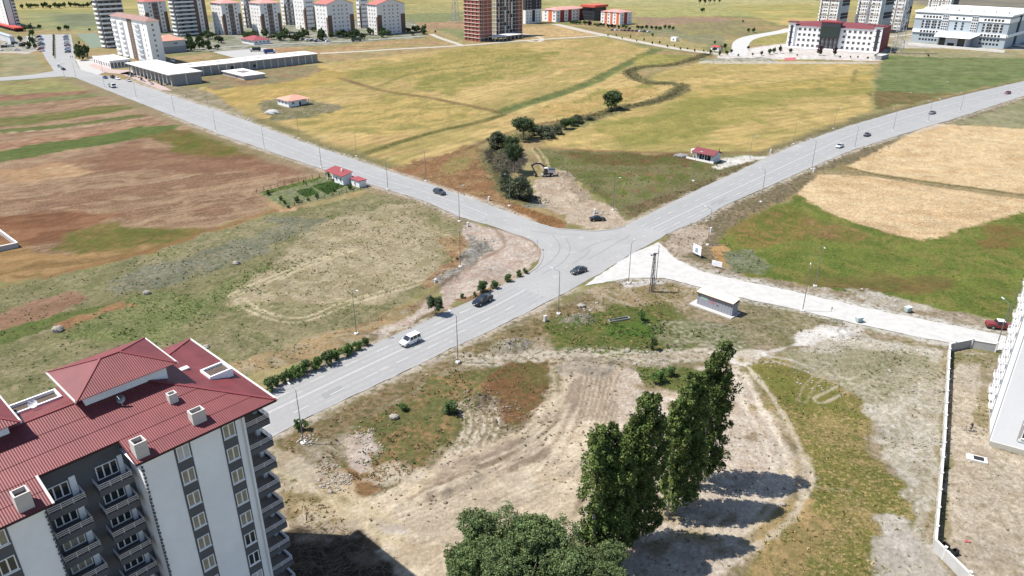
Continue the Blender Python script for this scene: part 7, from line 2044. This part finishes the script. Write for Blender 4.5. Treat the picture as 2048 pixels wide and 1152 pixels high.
LPOST = [
 (607,887,135,'street lamp by the bright green shrub, next to the red roofed block'),(916,725,135,'street lamp on the lower verge below the white van'),(1117,628,150,'street lamp on the verge left of the grey kiosk, nearest the junction'),
 (713,668,-45,'street lamp behind the roadside shrubs on the weedy field side'),(921,534,-45,'street lamp on the grey rubble bank left of the junction'),(919,443,45,'street lamp at the road bend beside the white cabinet'),
 (1257,567,60,'pole lamp at the mouth of the gravel road'),(1605,622,70,'street lamp on the lower edge of the gravel road right of the kiosk'),(1630,573,-100,'street lamp at the edge of the green field'),(1991,700,100,'street lamp at the corner of the boundary wall'),(2012,650,-100,'street lamp behind the red pickup by the white block'),
 (1415,490,135,'street lamp at the roadside left of the green field'),(1522,404,135,'street lamp beside the lower stubble field'),(1623,338,135,'street lamp where the track enters between the stubble fields'),(1709,297,135,'street lamp right of the silver hatchback'),(1786,261,135,'street lamp at the left side of the upper stubble field'),(1856,243,135,'street lamp at the top corner of the upper stubble field'),(1920,223,135,'street lamp beside the pale green field at right'),
 (1226,420,-45,'street lamp at the edge of the dug over earth'),(1387,362,-45,'street lamp between meadow and upper right road'),(1499,318,-45,'street lamp by the pale court of the maroon gabled house'),(1587,288,-45,'street lamp where the wheat meets the upper right road'),(1667,257,-45,'street lamp at the right end of the wheat field'),(1806,222,-45,'street lamp below the hospital meadow'),(1880,198,-45,'street lamp on the far bend of the upper right road'),
 (776,379,45,'street lamp on the lower road edge right of the cottage'),(643,335,45,'street lamp on the lower road edge left of the cottage'),(529,297,45,'street lamp beside the brown field, third up from the cottage'),(432,262,45,'street lamp at the end of the bright green strip'),(349,225,45,'street lamp beside the striped brown field'),(273,195,45,'street lamp just below the small white truck'),(210,175,45,'street lamp behind the small white truck'),
 (852,362,-135,'street lamp above the road opposite the suv'),(1019,412,-135,'street lamp in front of the dense grey tree'),(713,312,-135,'street lamp on the wheat side above the cottage'),(598,276,-135,'street lamp on the wheat side below the farmhouse'),(417,215,-135,'street lamp at the corner of the wheat field near the shop row'),(130,157,45,'street lamp at the crossing by the striped field corner'),(152,155,-135,'street lamp at the crossing by the boulevard'),(205,143,-135,'street lamp on the pink pavement before the shop hall')]
lp0 = None
for i, (px, py, a, lb) in enumerate(LPOST):
    x, y = G(px, py)
    if lp0 is None:
        lp0 = thing('street_lamp', lb, 'street lamp', (x, y, 0), R(a), 'street lamps')
        for nme, me_ in LS: place(nme, me_, lp0)
    else:
        dup(lp0, (x, y, 0), R(a), lb, 'street lamps', 1.0 if y < 260 else .85)

# ---- lattice masts
def lattice(name, label, px, py, h, w0, w1, arms, m, n=9, t=.06, cat='power pole'):
    x, y = G(px, py); o = thing(name, label, cat, (x, y, 0), R(40))
    mb = MB()
    def corner(k, z): w = (w0+(w1-w0)*z/h)/2; s = ((-1,-1),(1,-1),(1,1),(-1,1))[k]; return Vector((s[0]*w, s[1]*w, z))
    for k in range(4): mb.bar(corner(k,0), corner(k,h), t*1.6)
    mb.build('legs', m, o)['kind'] = 'stuff'
    mb = MB()
    for i in range(n):
        z0, z1 = h*i/n, h*(i+1)/n
        for k in range(4):
            a, b = (k, (k+1) % 4) if (i+k) % 2 else ((k+1) % 4, k)
            mb.bar(corner(a, z0), corner(b, z1), t); mb.bar(corner(k, z1), corner((k+1)%4, z1), t*.8)
    mb.build('bracing', m, o)['kind'] = 'stuff'
    for z, l in arms:
        mb = MB(); mb.bar((-l,0,z),(l,0,z), t*2); mb.bar((-l,0,z),(0,0,z+l*.25), t); mb.bar((l,0,z),(0,0,z+l*.25), t); c = mb.build('crossarm', m, o)
        for s in (-1, -.05, 1) if l < 3 else (-1, 1):
            q = MB(); q.cyl((s*l,0,z),(s*l,0,z+.45 if l < 3 else z-1.6), .09, n=6); q.build('insulator', mat('insulator_brown', (.10,.06,.05), .3), c)
M_LAT = mat('lattice_steel', (.075,.075,.078), .6, metal=.3); M_LATG = mat('grey_lattice_steel', (.33,.34,.36), .6, metal=.3)
lattice('power_pole', 'dark lattice power pole with crossarm at the gravel road mouth', 1303, 584, 9.6, .75, .35, ((9.3,1.3),), M_LAT, 10, .055)
lattice('transmission_tower', 'tall grey lattice pylon between school and hospital', 1793, 107, 48, 6.5, 1.4, ((32,6),(38,5),(44,4)), M_LATG, 12, .16, 'pylon')
lattice('transmission_tower', 'dark lattice mast in front of the white school', 1722, 98, 34, 3.4, 1.0, ((27,4),(31,3.5)), M_LATG, 10, .14, 'pylon')
lattice('transmission_tower', 'lattice pylon left of the red brick tower', 911, 46, 42, 6.0, 1.3, ((30,6),(35,5),(40,4)), M_LATG, 11, .16, 'pylon')
x, y = G(1311, 572); mb = MB(); mb.cyl((0,0,-.2),(0,0,10.2), .11, .06, 8); tag(mb.build('antenna_pole', M_POLE, None, (x, y, 0)), 'plain thin steel pole right behind the lattice power pole', 'pole')

# ---- signs and cabinets
x, y = G(1075, 500)
t = thing('traffic_sign', 'round blue traffic sign on a thin post at the junction corner', 'sign', (x, y, 0), R(-80))
mb = MB(); mb.cyl((0,0,0),(0,0,2.6), .04, n=6); mb.build('post', M_POLE, t)
mb = MB(); mb.cyl((0,-.05,2.5),(0,-.03,2.5), .42, n=20); mb.build('disc', mat('sign_blue', (.03,.12,.42), .4), t)
mb = MB(); mb.bar((-.22,-.054,2.62),(0,-.054,2.38), .07, .012); mb.bar((0,-.054,2.38),(.22,-.054,2.62), .07, .012); mb.build('arrow', mat('sign_white', (.8,.8,.8), .5), t)
def board(label, px, py, ang, w, h, z0, blue):
    x, y = G(px, py); t = thing('signboard', label, 'signboard', (x, y, 0), R(ang))
    mb = MB(); mb.box(-w/2, w/2, -.06, .06, z0, z0+h); p = mb.build('panel', mat('board_white', (.78,.77,.76), .6, var=.05), t)
    for s in (-1, 1): mb = MB(); mb.bar((s*w*.4,.1,-.2),(s*w*.4,.1,z0+h*.9), .09); mb.build('post', M_POLE, t)
    mb = MB(); mb.bar((-w*.4,.14,z0+h*.7),(-w*.4,1.3,0), .06); mb.build('stay', M_POLE, t)
    if blue:
        mb = MB(); mb.box(-w*.22, w*.12, -.075, -.062, z0+h*.2, z0+h*.68); mb.build('printed_figure', mat('board_blue_grey', (.22,.29,.36), .6), p)
        mb = MB(); mb.box(-w*.45, w*.45, -.07, -.062, z0+.02, z0+.14); mb.build('printed_band', mat('board_dark', (.10,.13,.17), .6), p)
    else:
        for k in range(3): mb = MB(); mb.box(-w*.36, w*(.36-.12*k), -.07, -.062, z0+h*(.68-.2*k), z0+h*(.74-.2*k)); mb.build('printed_line', mat('board_print', (.55,.56,.58), .6), p)
board('white signboard with a blue grey picture standing at the gravel road corner', 1393, 513, -62, 3.0, 2.5, .6, True)
board('plain white signboard leaning low beside the gravel road', 1433, 536, -38, 2.6, 1.3, .5, False)
def cabinet(label, px, py, w=.7, h=1.3, ang=45, m=None):
    x, y = G(px, py); t = thing('utility_cabinet', label, 'cabinet', (x, y, 0), R(ang), 'white utility cabinets')
    mb = MB(); mb.box(-w/2, w/2, -.22, .22, .15, h); mb.box(-w/2-.04, w/2+.04, -.26, .26, h, h+.08); mb.build('housing', m or M_COPE, t)
    mb = MB(); mb.box(-w/2-.08, w/2+.08, -.3, .3, -.2, .15); mb.build('base', CONC, t)
    mb = MB(); mb.box(-w/2+.06, w/2-.06, -.235, -.222, .25, h-.08); d = mb.build('door', m or M_FRAME, t); mb = MB(); mb.box(.18, .22, -.26, -.236, .6, .8); mb.build('handle', M_BUMP, d)
for px, py, lb in ((936,453,'white utility cabinet at the road bend beside a lamp'),(871,568,'white utility cabinet on the rubble bank above the big pointed bush'),(1090,642,'white utility cabinet on the verge between two lower lamps'),(978,401,'white utility cabinet by the ditch and the road'),(1189,427,'white utility cabinet behind the parked black car'),(1421,464,'white utility cabinet on the pole left of the green field'),(1627,344,'white utility cabinet at the track between the stubble fields'),(1541,305,'white utility cabinet at the court of the maroon gabled house'),(1732,295,'white utility cabinet by the upper stubble field'),(370,196,'white utility cabinet near the concrete shop row'),(2036,188,'white utility cabinet near the small red car')):
    cabinet(lb, px, py, .62, 1.2)
for px, py, lb in ((1717,644,'grey green bin at the lower edge of the gravel road'),(1815,624,'pale green bin on the upper verge of the gravel road')):
    x, y = G(px, py); t = thing('waste_bin', lb, 'bin', (x, y, 0), R(20))
    mb = MB(); mb.add([(-.55,-.35,.15),(.55,-.35,.15),(.55,.35,.15),(-.55,.35,.15),(-.7,-.5,1.15),(.7,-.5,1.15),(.7,.5,1.15),(-.7,.5,1.15)], [(0,3,2,1),(0,1,5,4),(1,2,6,5),(2,3,7,6),(3,0,4,7),(4,5,6,7)]); mb.build('tub', mat('bin_green', (.36,.44,.42), .6), t)
    mb = MB(); mb.box(-.74, .74, -.54, .54, 1.153, 1.25); mb.build('lid', mat('bin_lid', (.50,.56,.55), .6), t)
    for s in (-1, 1): mb = MB(); mb.cyl((s*.5,-.3,.09),(s*.5,-.2,.09), .09, n=8); mb.build('wheel', M_TYRE_, t)

# ---- yard: well cover, bins, panel, toy
x, y = G(1953, 919); t = thing('well_cover', 'white concrete well slab with dark opening in the yard', 'well cover', (x, y, 0), R(-25))
mb = MB(); mb.box(-1.4, 1.4, -.75, .75, -.1, .28); mb.build('slab', M_COPEW, t)
mb = MB(); mb.box(-.45, .95, -.5, .5, .283, .33); mb.build('hatch', mat('hatch_dark', (.02,.022,.024), .5), t)
x, y = G(1886, 916); mb = MB(); mb.box(-.05, .05, -.6, .6, 0, 1.5); o = mb.build('white_board', M_COPEW, None, (x, y, 0), (0, R(-14), R(10))); tag(o, 'white board leaning on the inside of the boundary wall', 'board')
for dx, dy, lb in ((0,0,'black crate at the lower corner of the boundary wall'),(.9,-1.0,'smaller black crate next to the corner crate by the boundary wall')):
    x, y = G(1886, 1098); s = .6 if dx == 0 else .42
    mb = MB(); mb.box(-s, s, -s*.7, s*.7, 0, .1); mb.box(-s, s, -s*.7, -s*.7+.06, .1, .8); mb.box(-s, s, s*.7-.06, s*.7, .1, .8); mb.box(-s, -s+.06, -s*.7+.06, s*.7-.06, .1, .8); mb.box(s-.06, s, -s*.7+.06, s*.7-.06, .1, .8)
    tag(mb.build('crate', mat('black_plastic', (.025,.024,.025), .6), None, (x+dx, y+dy, 0), R(20)), lb, 'crate')
x, y = G(1934, 1084); mb = MB()
for k in range(7): mb.blob((rnd.uniform(-.4,.4), rnd.uniform(-.25,.25), .12), .18, .12, .1, k, 6, 4, .3)
tag(mb.build('red_cloth', mat('faded_red_cloth', (.38,.10,.10), .9), None, (x, y, 0)), 'crumpled faded red cloth on the yard ground', 'cloth')
x, y = G(1238, 640); t = thing('trough', 'half buried grey trough in the green tangle left of the kiosk', 'trough', (x, y, -.38), R(20))
mb = MB(); mb.box(-2.4, 2.4, -.5, -.4, 0, .7); mb.box(-2.4, 2.4, .4, .5, 0, .7); mb.box(-2.4, -2.3, -.4, .4, 0, .7); mb.box(2.3, 2.4, -.4, .4, 0, .7); mb.build('side', CONC_D, t)
mb = MB(); mb.box(-2.3, 2.3, -.4, .4, .1, .3); mb.build('floor', HOLE, t)

# ================================================================ people
def person_mesh(pose):
    """one continuous body grown over a jointed skeleton"""
    J = dict(pelvis=(0,0,.95), waist=(0,0,1.10), chest=(0,0,1.34), neck=(0,.01,1.50), chin=(0,.03,1.56), head=(0,.04,1.66), crown=(0,.03,1.74),
             shL=(-.19,0,1.42), shR=(.19,0,1.42), elL=(-.24,.04,1.14), elR=(.24,.04,1.14), wrL=(-.23,.18,.95), wrR=(.23,.18,.95), haL=(-.22,.26,.90), haR=(.22,.26,.90),
             hiL=(-.10,0,.90), hiR=(.10,0,.90), knL=(-.11,.03,.50), knR=(.11,.03,.50), anL=(-.11,0,.09), anR=(.11,0,.09), toL=(-.12,.17,.04), toR=(.12,.17,.04))
    for k, v in pose.items(): J[k] = v
    Rd = dict(pelvis=.15, waist=.13, chest=.16, neck=.06, chin=.075, head=.095, crown=.07, shL=.07, shR=.07, elL=.05, elR=.05, wrL=.035, wrR=.035, haL=.045, haR=.045, hiL=.10, hiR=.10, knL=.065, knR=.065, anL=.045, anR=.045, toL=.04, toR=.04)
    E_ = [('pelvis','waist'),('waist','chest'),('chest','neck'),('neck','chin'),('chin','head'),('head','crown'),('chest','shL'),('chest','shR'),('shL','elL'),('elL','wrL'),('wrL','haL'),('shR','elR'),('elR','wrR'),('wrR','haR'),('pelvis','hiL'),('hiL','knL'),('knL','anL'),('anL','toL'),('pelvis','hiR'),('hiR','knR'),('knR','anR'),('anR','toR')]
    ks = list(J); me_ = bpy.data.meshes.new('skeleton'); me_.from_pydata([J[k] for k in ks], [(ks.index(a), ks.index(b)) for a, b in E_], [])
    ob = bpy.data.objects.new('skeleton', me_); COL.objects.link(ob)
    ob.modifiers.new('skin', 'SKIN'); sv = me_.skin_vertices[0].data
    for i, k in enumerate(ks): sv[i].radius = (Rd[k], Rd[k]*(.75 if k in ('chest','waist','pelvis') else 1)); sv[i].use_root = (k == 'pelvis')
    ss = ob.modifiers.new('sub', 'SUBSURF'); ss.levels = 1; ss.render_levels = 1
    dg = bpy.context.evaluated_depsgraph_get(); out = bpy.data.meshes.new_from_object(ob.evaluated_get(dg))
    bpy.data.objects.remove(ob); out.name = 'body'
    return out, J
def person(label, px, py, face, top, legs, pose={}, dz=0.0, group=None):
    x, y = G(px, py); t = thing('person', label, 'person', (x, y, zg(x, y)+dz), R(face), group)
    me_, J = person_mesh(pose)
    for m in (top, legs, mat('skin', (.42,.25,.18), .6), mat('dark_hair', (.02,.017,.015), .7), M_TYRE_): me_.materials.append(m)
    ht = Vector(J['head'])
    for p in me_.polygons:
        c = p.center
        if (c-ht).length < .17 or c.z > J['chin'][2]-.02: p.material_index = 3 if c.z > ht.z+.02 or c.y < ht.y-.03 else 2
        elif min((c-Vector(J['haL'])).length, (c-Vector(J['haR'])).length) < .09: p.material_index = 2
        elif c.z < .10: p.material_index = 4
        elif c.z < J['pelvis'][2]+.02: p.material_index = 1
        else: p.material_index = 0
        p.use_smooth = True
    place('body', me_, t)
    return t
C_DK = mat('dark_cloth', (.02,.02,.025), .9); C_BL = mat('black_trousers', (.03,.03,.035), .9); C_GR = mat('grey_cloth', (.10,.10,.11), .9)
person('person in dark clothes standing beside a bicycle in the walled yard', 1941, 862, 100, C_DK, C_BL, {'haL':(-.30,.40,1.0),'wrL':(-.27,.30,1.02),'elL':(-.26,.12,1.16)})
person('person in dark clothes working at the back of the vegetable garden', 608, 369, 200, C_DK, C_BL, {}, 0)
person('stooping person in dark clothes beside the other gardener', 613, 371, 160, C_GR, C_BL, {'waist':(0,.10,1.08),'chest':(0,.30,1.22),'neck':(0,.42,1.32),'chin':(0,.46,1.36),'head':(0,.52,1.42),'crown':(0,.56,1.48),'shL':(-.19,.32,1.26),'shR':(.19,.32,1.26),'elL':(-.22,.40,.98),'elR':(.22,.40,.98),'wrL':(-.18,.48,.74),'wrR':(.18,.48,.74),'haL':(-.17,.50,.66),'haR':(.17,.50,.66)})
person('left one of two pedestrians crossing the paved boulevard corner', 142, 116, 180, C_DK, C_BL, {}, .05)
person('right one of two pedestrians crossing the paved boulevard corner', 145.5, 116, 180, C_GR, C_BL, {}, .05)
# bicycle
x, y = G(1934, 862); bi = thing('bicycle', 'dark bicycle held by the person in the walled yard', 'bicycle', (x, y, zg(x, y)), R(-25))
def torus(r, t, n=24):
    mb = MB()
    for i in range(n):
        a, b = 6.2832*i/n, 6.2832*(i+1)/n; mb.cyl((r*math.cos(a),0,r*math.sin(a)),(r*math.cos(b),0,r*math.sin(b)), t, n=5, cap=False)
    return mb.mesh('wheel', M_TYRE_)
tm = torus(.33, .022)
for wx in (-.52, .52):
    w = place('wheel', tm, bi, (wx, 0, .35)); mb = MB()
    for k in range(8): a = 6.2832*k/8; mb.cyl((0,0,0),(.32*math.cos(a),0,.32*math.sin(a)), .005, n=4)
    mb.build('spokes', M_STEEL, w)['kind'] = 'stuff'
mb = MB()
for p, q in (((-.52,0,.35),(-.15,0,.33)),((-.15,0,.33),(-.22,0,.85)),((-.22,0,.80),(.38,0,.85)),((-.15,0,.33),(.38,0,.80)),((-.52,0,.35),(-.21,0,.76)),((.52,0,.35),(.36,0,.98))): mb.cyl(p, q, .02, n=6)
mb.build('frame', P_NAVY, bi)
mb = MB(); mb.cyl((.34,-.28,1.02),(.34,.28,1.02), .016, n=6); mb.build('handlebar', M_STEEL, bi)
mb = MB(); mb.blob((-.24,0,.92), .14, .07, .04, 1, 8, 4, .05); mb.build('saddle', C_BL, bi)

# ---- small far huts
b = Bld('field_hut', 'small white hut in the far field above the pale avenue', 'hut', 1352, 83, 1341, 1357, 3.0, W_WHITE); b.body(); b.flat(CONC_L, .2); b.win('l', (.5,), (1.5,), far_win(1.4, 1.4))
b = Bld('field_hut', 'small hut with red roof at the turn of the pale avenue', 'hut', 1437, 103, 1421, 1442, 3.0, W_CREAM); b.body(); b.hip(3.0, 1.0, mat('hut_red', (.40,.06,.06), .7), .4); b.win('l', (.3,.7), (1.6,), far_win(1.4, 1.2))
sheet('pink_pavement', GL([(176,131),(195,124),(222,139),(262,140),(300,152),(262,150),(215,146)]), .10, mat('pink_pavers', alb(226,198,188), .9, var=.08, vscale=.5))
sheet('pink_pavement', GL([(240,147),(258,143),(330,174),(345,182),(322,180)]), .10, MATS['pink_pavers'])
sheet('red_court', GL([(1570,116),(1592,115),(1590,121),(1568,121)]), .09, mat('court_red', (.36,.10,.11), .9))
sheet('median_strip', GL([(106,70),(110,70),(112,117),(108,117)]), .12, mat('median_soil', alb(150,140,110), .95, var=.2))

sheet('paved_plaza', GL([(150,118),(172,122),(188,113),(224,139),(196,150),(162,140)]), .075, mat('plaza_pale', alb(226,222,216), .9, var=.08, vscale=.3))
